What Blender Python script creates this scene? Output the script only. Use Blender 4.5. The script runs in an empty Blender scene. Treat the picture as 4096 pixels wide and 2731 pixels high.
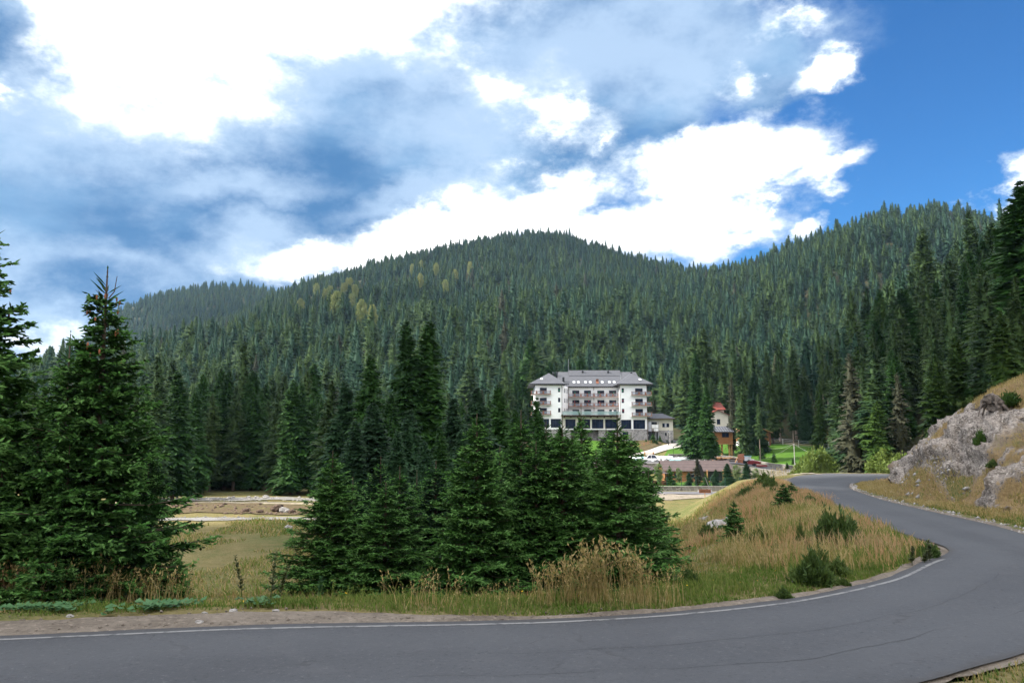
import bpy, bmesh, math, random
import numpy as np
from mathutils import Vector, Matrix
R = math.radians
SC = bpy.context.scene
COL = SC.collection

# ------------------------------------------------------------------ camera
FPX = 1024 * 28 / 36.0
PITCH = math.atan(89 / FPX)
cam_d = bpy.data.cameras.new("camera")
cam_d.lens = 28
cam_d.sensor_width = 36
cam_d.clip_start = 0.1
cam_d.clip_end = 20000
cam = bpy.data.objects.new("camera", cam_d)
COL.objects.link(cam)
cam.location = (0, 0, 0)
cam.rotation_euler = (math.pi / 2 + PITCH, 0, 0)
SC.camera = cam
SC.view_settings.view_transform = 'Standard'
SC.view_settings.look = 'None'
SC.view_settings.exposure = 0.9
SC.view_settings.gamma = 1
SC.cycles.max_bounces = 5
SC.cycles.diffuse_bounces = 1
SC.cycles.glossy_bounces = 2
SC.cycles.transmission_bounces = 3
SC.cycles.transparent_max_bounces = 6
SC.cycles.volume_bounces = 0
SC.cycles.use_denoising = True

CP, SP = math.cos(PITCH), math.sin(PITCH)
def ray(u, v):
    k = 341 - v
    return np.array([u - 512.0, FPX * CP - k * SP, FPX * SP + k * CP])
def at(u, v, d):                      # point on the line of sight at depth y = d
    r = ray(u, v)
    return r * (d / r[1])
def gp(u, v, z):                      # point on the line of sight at height z
    r = ray(u, v)
    return r * (z / r[2])
def tz(v):
    r0 = 341 - np.asarray(v, float)
    return (FPX * SP + r0 * CP) / (FPX * CP - r0 * SP)
def uof(x, y):
    return 512 + 801.4 * x / np.maximum(y, 1e-3)

# ------------------------------------------------------------------ sun and sky
SUN_EL, SUN_AZ = 44.0, -88.0          # azimuth from +Y, negative = left of the view
sd = np.array([math.sin(R(SUN_AZ)) * math.cos(R(SUN_EL)), math.cos(R(SUN_AZ)) * math.cos(R(SUN_EL)), math.sin(R(SUN_EL))])
sun_d = bpy.data.lights.new("sun", 'SUN')
sun_d.energy = 5.0
sun_d.angle = R(0.53)
sun_d.color = (1.0, 0.93, 0.82)
sun = bpy.data.objects.new("sun", sun_d)
COL.objects.link(sun)
sun.rotation_euler = Vector(sd).to_track_quat('Z', 'Y').to_euler()

world = bpy.data.worlds.new("World")
SC.world = world
world.use_nodes = True
WN = world.node_tree
WN.nodes.clear()
def wn(t, **k):
    n = WN.nodes.new(t)
    for a, b in k.items():
        setattr(n, a, b)
    return n
def wl(a, b):
    WN.links.new(a, b)
def wmath(op, a, b=None, c=None, clamp=False):
    n = wn('ShaderNodeMath', operation=op, use_clamp=clamp)
    for i, q in enumerate((a, b, c)):
        if q is None:
            continue
        if isinstance(q, (int, float)):
            n.inputs[i].default_value = q
        else:
            wl(q, n.inputs[i])
    return n.outputs[0]
def wrange(x, lo, hi, a=0.0, b=1.0):
    n = wn('ShaderNodeMapRange', interpolation_type='SMOOTHSTEP')
    wl(x, n.inputs[0])
    for i, q in zip((1, 2, 3, 4), (lo, hi, a, b)):
        n.inputs[i].default_value = q
    return n.outputs[0]
def wmix(f, a, b):
    n = wn('ShaderNodeMix', data_type='RGBA')
    if isinstance(f, (int, float)):
        n.inputs[0].default_value = f
    else:
        wl(f, n.inputs[0])
    for i, q in ((6, a), (7, b)):
        if isinstance(q, tuple):
            n.inputs[i].default_value = (*q, 1)
        else:
            wl(q, n.inputs[i])
    return n.outputs[2]
tc = wn('ShaderNodeTexCoord')
sep = wn('ShaderNodeSeparateXYZ')
wl(tc.outputs['Generated'], sep.inputs[0])
az = wmath('ARCTAN2', sep.outputs[0], sep.outputs[1])
el = wmath('ARCSINE', sep.outputs[2])
comb = wn('ShaderNodeCombineXYZ')
wl(az, comb.inputs[0]); wl(el, comb.inputs[1])
def wnoise(scale, detail, rough, off=0.0, vec=None, stretch=(1, 1, 1.6), dist=0.0):
    m = wn('ShaderNodeMapping')
    wl(vec or tc.outputs['Generated'], m.inputs[0])
    m.inputs['Location'].default_value = (off, off * 0.7, -off)
    m.inputs['Scale'].default_value = stretch
    n = wn('ShaderNodeTexNoise')
    n.inputs['Scale'].default_value = scale
    n.inputs['Detail'].default_value = detail
    n.inputs['Roughness'].default_value = rough
    n.inputs['Distortion'].default_value = dist
    wl(m.outputs[0], n.inputs['Vector'])
    return n
def azel(u, v):
    r = ray(u, v)
    return math.atan2(r[0], r[1]), math.asin(r[2] / np.linalg.norm(r))
def field(blobs, off):
    # warp the sky coordinates a little, then take the strongest of the cloud bodies
    nz = wnoise(6.5, 8, 0.62, off)
    vm = wn('ShaderNodeVectorMath', operation='SUBTRACT')
    wl(nz.outputs['Color'], vm.inputs[0]); vm.inputs[1].default_value = (.5, .5, .5)
    vs = wn('ShaderNodeVectorMath', operation='MULTIPLY')
    wl(vm.outputs[0], vs.inputs[0]); vs.inputs[1].default_value = (.22, .15, 0)
    va = wn('ShaderNodeVectorMath', operation='ADD')
    wl(comb.outputs[0], va.inputs[0]); wl(vs.outputs[0], va.inputs[1])
    best = None
    for (u, v, ru, rv, rot, amp) in blobs:
        a, e = azel(u, v)
        m = wn('ShaderNodeMapping', vector_type='TEXTURE')
        wl(va.outputs[0], m.inputs[0])
        m.inputs['Location'].default_value = (a, e, 0)
        m.inputs['Rotation'].default_value = (0, 0, R(rot))
        m.inputs['Scale'].default_value = (ru / 800.0, rv / 800.0, 1)
        ln = wn('ShaderNodeVectorMath', operation='LENGTH')
        wl(m.outputs[0], ln.inputs[0])
        q = wmath('MULTIPLY', wmath('SUBTRACT', 1.0, ln.outputs['Value']), amp)
        best = q if best is None else wmath('MAXIMUM', best, q)
    return wmath('MAXIMUM', best, -1.0)
WHITE = [(140, 40, 165, 95, -8, 1.5), (340, 5, 190, 66, 10, 1.4), (230, 75, 80, 50, 35, 1), (500, 88, 70, 36, 0, .8), (560, 112, 60, 26, -15, .6),
         (775, 18, 42, 13, -18, .7), (833, 66, 31, 19, 0, .95), (740, 152, 105, 38, 6, 1.3), (812, 170, 55, 20, 6, 1), (690, 178, 90, 45, 0, 1.2), (655, 150, 28, 22, 0, .7),
         (540, 205, 120, 42, 12, 1.4), (440, 232, 130, 36, 14, 1.3), (310, 262, 95, 28, 10, 1.1), (640, 232, 120, 44, -6, 1.4), (720, 238, 60, 22, 0, 1),
         (755, 201, 18, 12, 20, .9), (803, 222, 24, 15, 20, .9), (40, 338, 90, 32, 0, .9), (1004, 197, 40, 20, 25, 1.1), (2, 88, 22, 14, 0, .8),
         (735, 75, 22, 18, 0, .7), (600, 132, 22, 9, 20, .5), (700, 212, 100, 36, -4, 1.3), (575, 190, 90, 36, 10, 1.2)]
LIGHT = [(610, 45, 230, 80, 0, 1.2), (470, 110, 150, 60, 0, 1), (130, 120, 220, 60, 10, .9), (690, 60, 80, 60, 0, 1), (360, 70, 140, 40, 10, .9), (230, 190, 150, 24, 8, .55), (90, 260, 160, 24, 0, .5), (430, 190, 120, 24, 20, .7), (250, 245, 120, 30, 8, .7), (40, 320, 90, 40, 0, .8)]
GREY = [(250, 170, 480, 230, 0, 1.4), (610, 50, 230, 110, 0, 1.2), (100, 310, 280, 150, 0, 1.2), (740, 60, 90, 66, 0, 1), (480, 190, 150, 80, 0, 1)]
fw = field(WHITE, 3.1)
fl = field(LIGHT, 6.4)
fg = field(GREY, 9.7)
fine = wnoise(9.0, 9, 0.62, 1.7)
soft = wnoise(3.2, 5, 0.5, 5.2, stretch=(1, 1, 2.6))
fine_c = wmath('SUBTRACT', fine.outputs['Fac'], 0.5)
mw = wmath('ADD', fw, wmath('MULTIPLY', fine_c, 1.75))
mg = wmath('ADD', fg, wmath('MULTIPLY', fine_c, 0.9))
mask_g = wrange(mg, 0.0, 0.5)
edge = wrange(az, -0.42, 0.15, 1.05, 0.6)
mask_wn = wn('ShaderNodeMapRange', interpolation_type='SMOOTHSTEP')
wl(mw, mask_wn.inputs[0]); mask_wn.inputs[1].default_value = -0.16; wl(edge, mask_wn.inputs[2])
mask_w = mask_wn.outputs[0]
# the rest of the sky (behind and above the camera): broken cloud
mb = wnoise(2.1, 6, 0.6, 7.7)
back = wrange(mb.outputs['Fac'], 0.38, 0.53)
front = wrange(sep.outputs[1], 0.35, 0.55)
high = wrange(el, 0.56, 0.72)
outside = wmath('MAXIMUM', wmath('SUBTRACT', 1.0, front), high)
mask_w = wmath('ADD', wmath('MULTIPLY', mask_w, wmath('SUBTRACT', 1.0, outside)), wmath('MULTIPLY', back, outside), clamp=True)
sky = wn('ShaderNodeTexSky', sky_type='NISHITA')
sky.sun_disc = False
sky.sun_elevation = R(SUN_EL)
sky.sun_rotation = R(SUN_AZ)
sky.altitude = 1500
sky.air_density = 1.0
sky.dust_density = 0.3
sky.ozone_density = 2.0
hs = wn('ShaderNodeHueSaturation')
hs.inputs['Saturation'].default_value = 1.25
hs.inputs['Value'].default_value = 1.0
wl(sky.outputs[0], hs.inputs['Color'])
STR = 0.10
gs = 1.0 / STR
grey_a = (0.036 * gs, 0.12 * gs, 0.27 * gs)
grey_b = (0.15 * gs, 0.275 * gs, 0.44 * gs)
gcol = wmix(wrange(soft.outputs['Fac'], 0.40, 0.66), grey_a, grey_b)
puff = wnoise(12.0, 6, 0.6, 2.9)
wcol = wmix(wrange(wmath('ADD', mw, wmath('MULTIPLY', wmath('SUBTRACT', puff.outputs['Fac'], .5), 1.6)), 0.12, 0.85), (0.42 * gs, 0.50 * gs, 0.60 * gs), (1.15 * gs, 1.15 * gs, 1.15 * gs))
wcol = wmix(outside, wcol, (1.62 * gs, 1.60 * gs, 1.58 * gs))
tint = wmix(1.0, hs.outputs[0], (0.30, 0.70, 0.93)); tint.node.blend_type = 'MULTIPLY'
c1 = wmix(mask_g, tint, gcol)
ml = wmath('ADD', fl, wmath('MULTIPLY', fine_c, 1.7))
c1 = wmix(wmath('MULTIPLY', wrange(ml, -0.25, 0.8), 0.88), c1, (0.30 * gs, 0.40 * gs, 0.54 * gs))
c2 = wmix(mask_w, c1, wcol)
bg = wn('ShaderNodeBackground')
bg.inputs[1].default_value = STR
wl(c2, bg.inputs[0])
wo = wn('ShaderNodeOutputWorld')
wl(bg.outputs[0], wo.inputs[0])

# ------------------------------------------------------------------ helpers
rng = np.random.default_rng(7)
_tab = np.random.default_rng(11).random((256, 256))
_tab3 = np.random.default_rng(12).random((64, 64, 64))
def vnoise(x, y):
    x = np.asarray(x, float); y = np.asarray(y, float)
    ix = np.floor(x).astype(int); iy = np.floor(y).astype(int)
    fx = x - ix; fy = y - iy
    fx = fx * fx * (3 - 2 * fx); fy = fy * fy * (3 - 2 * fy)
    a = _tab[ix & 255, iy & 255]; b = _tab[(ix + 1) & 255, iy & 255]
    c = _tab[ix & 255, (iy + 1) & 255]; d = _tab[(ix + 1) & 255, (iy + 1) & 255]
    return (a + (b - a) * fx) * (1 - fy) + (c + (d - c) * fx) * fy
def fbm(x, y, o=4, g=0.5):
    s = 0; a = 1; t = 0
    for i in range(o):
        s = s + a * (vnoise(x * 2 ** i + 17.3 * i, y * 2 ** i + 5.1 * i) - .5); t += a; a *= g
    return s / t * 2
def vnoise3(x, y, z):
    ix, iy, iz = (np.floor(q).astype(int) for q in (x, y, z))
    fx, fy, fz = x - ix, y - iy, z - iz
    fx = fx * fx * (3 - 2 * fx); fy = fy * fy * (3 - 2 * fy); fz = fz * fz * (3 - 2 * fz)
    r = 0
    for a in (0, 1):
        for b in (0, 1):
            for c in (0, 1):
                w = (fx if a else 1 - fx) * (fy if b else 1 - fy) * (fz if c else 1 - fz)
                r = r + w * _tab3[(ix + a) & 63, (iy + b) & 63, (iz + c) & 63]
    return r
def fbm3(x, y, z, o=4, g=0.5):
    s = 0; a = 1; t = 0
    for i in range(o):
        s = s + a * (vnoise3(x * 2 ** i + 7.3 * i, y * 2 ** i, z * 2 ** i + 3.3 * i) - .5); t += a; a *= g
    return s / t * 2
def sstep(a, b, x):
    t = np.clip((x - a) / (b - a), 0, 1)
    return t * t * (3 - 2 * t)

def mesh_np(name, V, F, mat=None, smooth=False):      # F: (n,3) or (n,4) array
    V = np.asarray(V, np.float32); F = np.asarray(F, np.int32)
    me = bpy.data.meshes.new(name)
    k = F.shape[1]
    me.vertices.add(len(V)); me.vertices.foreach_set('co', V.ravel())
    me.loops.add(F.size); me.loops.foreach_set('vertex_index', F.ravel())
    me.polygons.add(len(F)); me.polygons.foreach_set('loop_start', np.arange(0, F.size, k, dtype=np.int32))
    me.update(calc_edges=True)
    if smooth:
        me.polygons.foreach_set('use_smooth', np.ones(len(F), bool))
    if mat:
        me.materials.append(mat)
    return me
def link(name, me, parent=None, loc=None, rz=None):
    o = bpy.data.objects.new(name, me)
    COL.objects.link(o)
    if parent:
        o.parent = parent
    if loc is not None:
        o.location = loc
    if rz is not None:
        o.rotation_euler = (0, 0, rz)
    return o
def tag(o, label=None, cat=None, group=None, kind=None):
    if label: o['label'] = label
    if cat: o['category'] = cat
    if group: o['group'] = group
    if kind: o['kind'] = kind
    return o
def thing(name, loc, label, cat, group=None, rz=0.0):
    o = bpy.data.objects.new(name, None)
    COL.objects.link(o)
    o.location = loc
    o.rotation_euler = (0, 0, rz)
    o.empty_display_size = 0.2
    return tag(o, label, cat, group)
def copy_tree(o, parent=None):
    c = o.copy(); COL.objects.link(c)
    if parent is not None:
        c.parent = parent
    for ch in list(o.children):
        copy_tree(ch, c)
    return c

class MB:
    def __init__(s): s.v = []; s.f = []
    def add(s, V, F):
        n = len(s.v)
        s.v += [tuple(map(float, p)) for p in V]
        s.f += [tuple(n + i for i in q) for q in F]
        return s
    def box(s, x0, x1, y0, y1, z0, z1):
        return s.add([(x0, y0, z0), (x1, y0, z0), (x1, y1, z0), (x0, y1, z0), (x0, y0, z1), (x1, y0, z1), (x1, y1, z1), (x0, y1, z1)],
                     [(0, 3, 2, 1), (4, 5, 6, 7), (0, 1, 5, 4), (1, 2, 6, 5), (2, 3, 7, 6), (3, 0, 4, 7)])
    def prism(s, poly, z0, z1):                      # plan polygon (counter-clockwise) extruded upwards
        n = len(poly)
        V = [(x, y, z0) for x, y in poly] + [(x, y, z1) for x, y in poly]
        F = [tuple(range(n))[::-1], tuple(range(n, 2 * n))] + [(i, (i + 1) % n, n + (i + 1) % n, n + i) for i in range(n)]
        return s.add(V, F)
    def tube(s, pts, rad, k=8, cap=True):
        pts = [Vector(p) for p in pts]
        if not hasattr(rad, '__len__'): rad = [rad] * len(pts)
        V = []; F = []
        for i, p in enumerate(pts):
            t = (pts[min(i + 1, len(pts) - 1)] - pts[max(i - 1, 0)]).normalized()
            a = t.cross(Vector((0.13, 1, 0.21))).normalized(); b = t.cross(a)
            for j in range(k):
                an = 2 * math.pi * j / k
                V.append(p + (a * math.cos(an) + b * math.sin(an)) * rad[i])
        for i in range(len(pts) - 1):
            for j in range(k):
                F.append((i * k + j, i * k + (j + 1) % k, (i + 1) * k + (j + 1) % k, (i + 1) * k + j))
        if cap:
            F.append(tuple(range(k))[::-1]); F.append(tuple((len(pts) - 1) * k + j for j in range(k)))
        return s.add(V, F)
    def slab(s, poly, th):                           # 3-D polygon with a thickness straight down
        n = len(poly)
        V = list(poly) + [(x, y, z - th) for x, y, z in poly]
        F = [tuple(range(n)), tuple(range(n, 2 * n))[::-1]] + [(i, n + i, n + (i + 1) % n, (i + 1) % n) for i in range(n)]
        return s.add(V, F)
    def blob(s, c, r, seed=0, sub=2, amp=0.25, flat=1.0):
        bm = bmesh.new(); bmesh.ops.create_icosphere(bm, subdivisions=sub, radius=1)
        V = []
        for v in bm.verts:
            p = v.co
            n = float(fbm3(np.array([p.x * 1.3 + seed * 3.7 + 9]), np.array([p.y * 1.3 + 20]), np.array([p.z * 1.3 + seed + 20]), 3)[0])
            q = p * (1 + amp * n * 1.6)
            V.append((c[0] + q.x * r[0], c[1] + q.y * r[1], c[2] + q.z * r[2] * flat))
        F = [tuple(v.index for v in f.verts) for f in bm.faces]
        bm.free()
        return s.add(V, F)
    def obj(s, name, mat, parent=None, loc=None, rz=None, smooth=False, bevel=0):
        me = bpy.data.meshes.new(name)
        me.from_pydata(s.v, [], s.f)
        me.materials.append(mat)
        if smooth:
            for p in me.polygons: p.use_smooth = True
        me.validate()
        o = link(name, me, parent, loc, rz)
        if bevel:
            b = o.modifiers.new('bevel', 'BEVEL'); b.width = bevel; b.segments = 2; b.limit_method = 'ANGLE'
        return o

# ------------------------------------------------------------------ materials
def lin(r, g, b):
    f = lambda c: (c / 255 / 12.92) if c <= 10 else ((c / 255 + 0.055) / 1.055) ** 2.4
    return (f(r), f(g), f(b))
class Mat:
    def __init__(s, name, rough=0.8, spec=0.3, metal=0.0):
        s.m = bpy.data.materials.new(name); s.m.use_nodes = True
        s.t = s.m.node_tree; s.b = s.t.nodes['Principled BSDF']
        s.b.inputs['Roughness'].default_value = rough
        s.b.inputs['Specular IOR Level'].default_value = spec
        s.b.inputs['Metallic'].default_value = metal
        s.co = s.t.nodes.new('ShaderNodeTexCoord')
        s.ge = None
    def n(s, t, **k):
        n = s.t.nodes.new(t)
        for a, b in k.items(): setattr(n, a, b)
        return n
    def l(s, a, b): s.t.links.new(a, b)
    def noise(s, scale, detail=5, rough=0.6, stretch=(1, 1, 1), src='Object', dist=0.0):
        mp = s.n('ShaderNodeMapping'); s.l(s.co.outputs[src], mp.inputs[0]); mp.inputs['Scale'].default_value = stretch
        n = s.n('ShaderNodeTexNoise')
        n.inputs['Scale'].default_value = scale; n.inputs['Detail'].default_value = detail; n.inputs['Roughness'].default_value = rough
        n.inputs['Distortion'].default_value = dist
        s.l(mp.outputs[0], n.inputs['Vector'])
        return n.outputs['Fac']
    def ramp(s, x, lo, hi, a=0.0, b=1.0):
        n = s.n('ShaderNodeMapRange', interpolation_type='SMOOTHSTEP')
        s.l(x, n.inputs[0])
        for i, q in zip((1, 2, 3, 4), (lo, hi, a, b)): n.inputs[i].default_value = q
        return n.outputs[0]
    def mix(s, f, a, b, mode='MIX'):
        n = s.n('ShaderNodeMix', data_type='RGBA', blend_type=mode)
        if isinstance(f, (int, float)): n.inputs[0].default_value = f
        else: s.l(f, n.inputs[0])
        for i, q in ((6, a), (7, b)):
            if isinstance(q, tuple): n.inputs[i].default_value = (*q, 1)
            else: s.l(q, n.inputs[i])
        return n.outputs[2]
    def math(s, op, a, b=None, clamp=False):
        n = s.n('ShaderNodeMath', operation=op, use_clamp=clamp)
        for i, q in enumerate((a, b)):
            if q is None: continue
            if isinstance(q, (int, float)): n.inputs[i].default_value = q
            else: s.l(q, n.inputs[i])
        return n.outputs[0]
    def col(s, c):
        if isinstance(c, tuple): s.b.inputs['Base Color'].default_value = (*c, 1)
        else: s.l(c, s.b.inputs['Base Color'])
        return s
    def bump(s, h, strength=0.5, dist=0.05):
        n = s.n('ShaderNodeBump'); n.inputs['Strength'].default_value = strength; n.inputs['Distance'].default_value = dist
        s.l(h, n.inputs['Height']); s.l(n.outputs[0], s.b.inputs['Normal'])
        return s
    def rand(s):
        return s.n('ShaderNodeObjectInfo').outputs['Random']
def plain(name, c, rough=0.7, spec=0.3, var=0.12, scale=3.0, metal=0.0, bump=0.0):
    m = Mat(name, rough, spec, metal)
    f = m.noise(scale, 4)
    m.col(m.mix(m.ramp(f, 0.3, 0.7), tuple(q * (1 - var) for q in c), tuple(min(1, q * (1 + var)) for q in c)))
    if bump: m.bump(m.noise(scale * 6, 3), bump, 0.02)
    return m.m
def foliage(name, a, b, c=None, trans=0.0, rough=0.65, scale=0.6):
    m = Mat(name, rough, 0.25)
    x = m.mix(m.ramp(m.rand(), 0.0, 1.0), a, b)
    f = m.noise(scale, 4, 0.7)
    x = m.mix(m.ramp(f, 0.35, 0.7), x, c or tuple(q * 1.5 for q in b))
    m.col(x)
    if trans:
        tr = m.n('ShaderNodeBsdfTranslucent'); m.l(x, tr.inputs[0])
        ms = m.n('ShaderNodeMixShader'); ms.inputs[0].default_value = trans
        out = [q for q in m.t.nodes if q.type == 'OUTPUT_MATERIAL'][0]
        m.l(m.b.outputs[0], ms.inputs[1]); m.l(tr.outputs[0], ms.inputs[2]); m.l(ms.outputs[0], out.inputs[0])
    return m.m

def m_asphalt():
    m = Mat("asphalt", 0.82, 0.35)
    big = m.noise(0.16, 4, 0.55); fine = m.noise(11, 4, 0.85); mid = m.noise(1.1, 5, 0.6, (1, 1, 1))
    c = m.mix(m.ramp(big, 0.3, 0.7), (0.043, 0.046, 0.053), (0.056, 0.060, 0.068))
    c = m.mix(m.ramp(mid, 0.5, 0.75), c, (0.058, 0.061, 0.068))
    c = m.mix(m.ramp(fine, 0.56, 0.76), c, (0.11, 0.112, 0.118))
    c = m.mix(m.ramp(fine, 0.45, 0.28), c, (0.022, 0.023, 0.026))
    v = m.n('ShaderNodeTexVoronoi', feature='DISTANCE_TO_EDGE'); v.inputs['Scale'].default_value = 0.16
    mp = m.n('ShaderNodeMapping'); m.l(m.co.outputs['Object'], mp.inputs[0])
    nz = m.n('ShaderNodeTexNoise'); nz.inputs['Scale'].default_value = 1.4; nz.inputs['Detail'].default_value = 6
    va = m.n('ShaderNodeVectorMath', operation='MULTIPLY_ADD'); m.l(nz.outputs['Color'], va.inputs[0]); va.inputs[1].default_value = (1.6, 1.6, 0); m.l(m.co.outputs['Object'], va.inputs[2])
    m.l(m.co.outputs['Object'], nz.inputs['Vector']); m.l(va.outputs[0], v.inputs['Vector'])
    crack = m.math('MULTIPLY', m.ramp(v.outputs['Distance'], 0.008, 0.001), m.ramp(mid, 0.45, 0.62))
    c = m.mix(m.math('MULTIPLY', crack, .5), c, (0.025, 0.025, 0.028))
    la = m.n('ShaderNodeAttribute', attribute_name='lateral').outputs['Fac']
    tr = m.math('MULTIPLY', m.math('ABSOLUTE', m.math('SINE', m.math('MULTIPLY', la, 6.283))), 1.0)
    c = m.mix(m.math('MULTIPLY', m.ramp(tr, .55, .95), .22), c, (0.075, 0.079, 0.087))
    ed = m.math('ABSOLUTE', m.math('SUBTRACT', la, 0.5)); c = m.mix(m.math('MULTIPLY', m.ramp(m.math('ADD', ed, m.math('MULTIPLY', m.math('SUBTRACT', mid, .5), .12)), .44, .5), .7), c, (0.042, 0.040, 0.040))
    m.col(c); m.bump(fine, 0.6, 0.02)
    return m.m
def m_meadow():
    m = Mat("meadow", 0.95, 0.1)
    n1 = m.noise(0.06, 6, 0.75); n2 = m.noise(0.42, 7, 0.8); n3 = m.noise(5.0, 5, 0.8)
    c = m.mix(m.ramp(n1, 0.42, 0.56), (0.115, 0.098, 0.032), (0.062, 0.085, 0.017))
    c = m.mix(m.ramp(n2, 0.42, 0.68), c, (0.165, 0.135, 0.06))
    c = m.mix(m.ramp(n2, 0.46, 0.34), c, (0.05, 0.075, 0.018))
    c = m.mix(m.ramp(n3, 0.35, 0.72, 0, .6), c, (0.25, 0.21, 0.11))
    c = m.mix(m.ramp(n3, 0.45, 0.25, 0, .5), c, (0.06, 0.07, 0.03))
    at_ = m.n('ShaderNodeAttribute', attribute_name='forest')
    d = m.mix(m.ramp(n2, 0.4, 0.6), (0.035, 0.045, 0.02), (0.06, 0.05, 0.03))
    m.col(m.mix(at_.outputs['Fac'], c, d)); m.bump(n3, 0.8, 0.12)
    return m.m
def m_gravel(name, a, b, scale=6.0):
    m = Mat(name, 0.95, 0.1)
    n1 = m.noise(0.6, 5, 0.7); n2 = m.noise(scale, 5, 0.8)
    c = m.mix(m.ramp(n1, 0.4, 0.65), a, b)
    c = m.mix(m.ramp(n2, 0.5, 0.72), c, tuple(min(.8, q * 1.5) for q in a))
    c = m.mix(m.ramp(n2, 0.45, 0.3), c, tuple(q * 0.45 for q in b))
    m.col(c); m.bump(n2, 0.7, 0.04)
    return m.m
def m_rock():
    m = Mat("limestone", 0.9, 0.2)
    n1 = m.noise(0.35, 6, 0.7); n2 = m.noise(1.5, 7, 0.75, (1.3, 1, .6)); n3 = m.noise(7, 5, 0.75)
    c = m.mix(m.ramp(n2, 0.36, 0.62), (0.10, 0.082, 0.068), (0.31, 0.27, 0.235))
    c = m.mix(m.ramp(n3, 0.52, 0.66), c, (0.50, 0.45, 0.40))
    c = m.mix(m.ramp(n3, 0.47, 0.34), c, (0.03, 0.026, 0.024))
    c = m.mix(m.ramp(n1, 0.52, 0.66, 0, .6), c, (0.22, 0.16, 0.10))
    at_ = m.n('ShaderNodeAttribute', attribute_name='grass')
    g = m.mix(m.ramp(n3, 0.35, 0.7), (0.16, 0.105, 0.045), (0.27, 0.19, 0.09))
    g = m.mix(m.ramp(n1, 0.55, 0.7), g, (0.12, 0.12, 0.04))
    k = m.math('ADD', at_.outputs['Fac'], m.math('MULTIPLY', m.math('SUBTRACT', n3, 0.5), 1.2))
    k = m.math('ADD', k, m.math('MULTIPLY', m.math('SUBTRACT', n2, 0.5), 0.9))
    m.col(m.mix(m.ramp(k, 0.42, 0.62), c, g)); m.bump(n2, 0.9, 0.25)
    return m.m
def m_stonewall(name="rubble_stone", a=(0.2, 0.19, 0.19), b=(0.36, 0.34, 0.33), scale=1.6, mortar=(0.42, 0.41, 0.4)):
    m = Mat(name, 0.9, 0.15)
    v = m.n('ShaderNodeTexVoronoi'); v.inputs['Scale'].default_value = scale; m.l(m.co.outputs['Object'], v.inputs['Vector'])
    e = m.n('ShaderNodeTexVoronoi', feature='DISTANCE_TO_EDGE'); e.inputs['Scale'].default_value = scale; m.l(m.co.outputs['Object'], e.inputs['Vector'])
    sp = m.n('ShaderNodeSeparateColor'); m.l(v.outputs['Color'], sp.inputs[0])
    c = m.mix(sp.outputs[0], a, b)
    c = m.mix(m.ramp(e.outputs['Distance'], 0.05, 0.02), c, mortar)
    m.col(c); m.bump(m.ramp(e.outputs['Distance'], 0.0, 0.1), 0.5, 0.05)
    return m.m
def m_tiles(name, a, b, period=0.42, axis=1):
    m = Mat(name, 0.6, 0.4)
    w = m.n('ShaderNodeTexWave', wave_type='BANDS', bands_direction='Z' if axis == 2 else ('Y' if axis == 1 else 'X'), wave_profile='SAW')
    w.inputs['Scale'].default_value = 1.0 / period / 3.14 * 1.57 * 0.64; w.inputs['Distortion'].default_value = 0
    m.l(m.co.outputs['Object'], w.inputs['Vector'])
    f = m.noise(1.3, 4)
    c = m.mix(m.ramp(f, 0.3, 0.7), a, b)
    c = m.mix(m.ramp(w.outputs['Fac'], 0.75, 1.0), c, tuple(q * 0.45 for q in a))
    m.col(c); m.bump(w.outputs['Fac'], 0.6, 0.06)
    return m.m
def m_logs(name, a, b, period=0.28):
    m = Mat(name, 0.6, 0.3)
    w = m.n('ShaderNodeTexWave', wave_type='BANDS', bands_direction='Z', wave_profile='SIN')
    w.inputs['Scale'].default_value = 0.314 / period; m.l(m.co.outputs['Object'], w.inputs['Vector'])
    f = m.noise(2.0, 5, .6, (1, 1, 5))
    c = m.mix(m.ramp(f, 0.3, 0.7), a, b)
    c = m.mix(m.ramp(w.outputs['Fac'], 0.35, 0.05), c, tuple(q * 0.3 for q in a))
    m.col(c); m.bump(w.outputs['Fac'], 0.8, 0.08)
    return m.m
def m_glass(name="window_glass", c=(0.008, 0.013, 0.03), rough=0.08):
    m = Mat(name, rough, 0.25); m.col(m.mix(m.ramp(m.noise(0.5, 2), .4, .6), c, tuple(q * 1.8 for q in c)))
    return m.m
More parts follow.
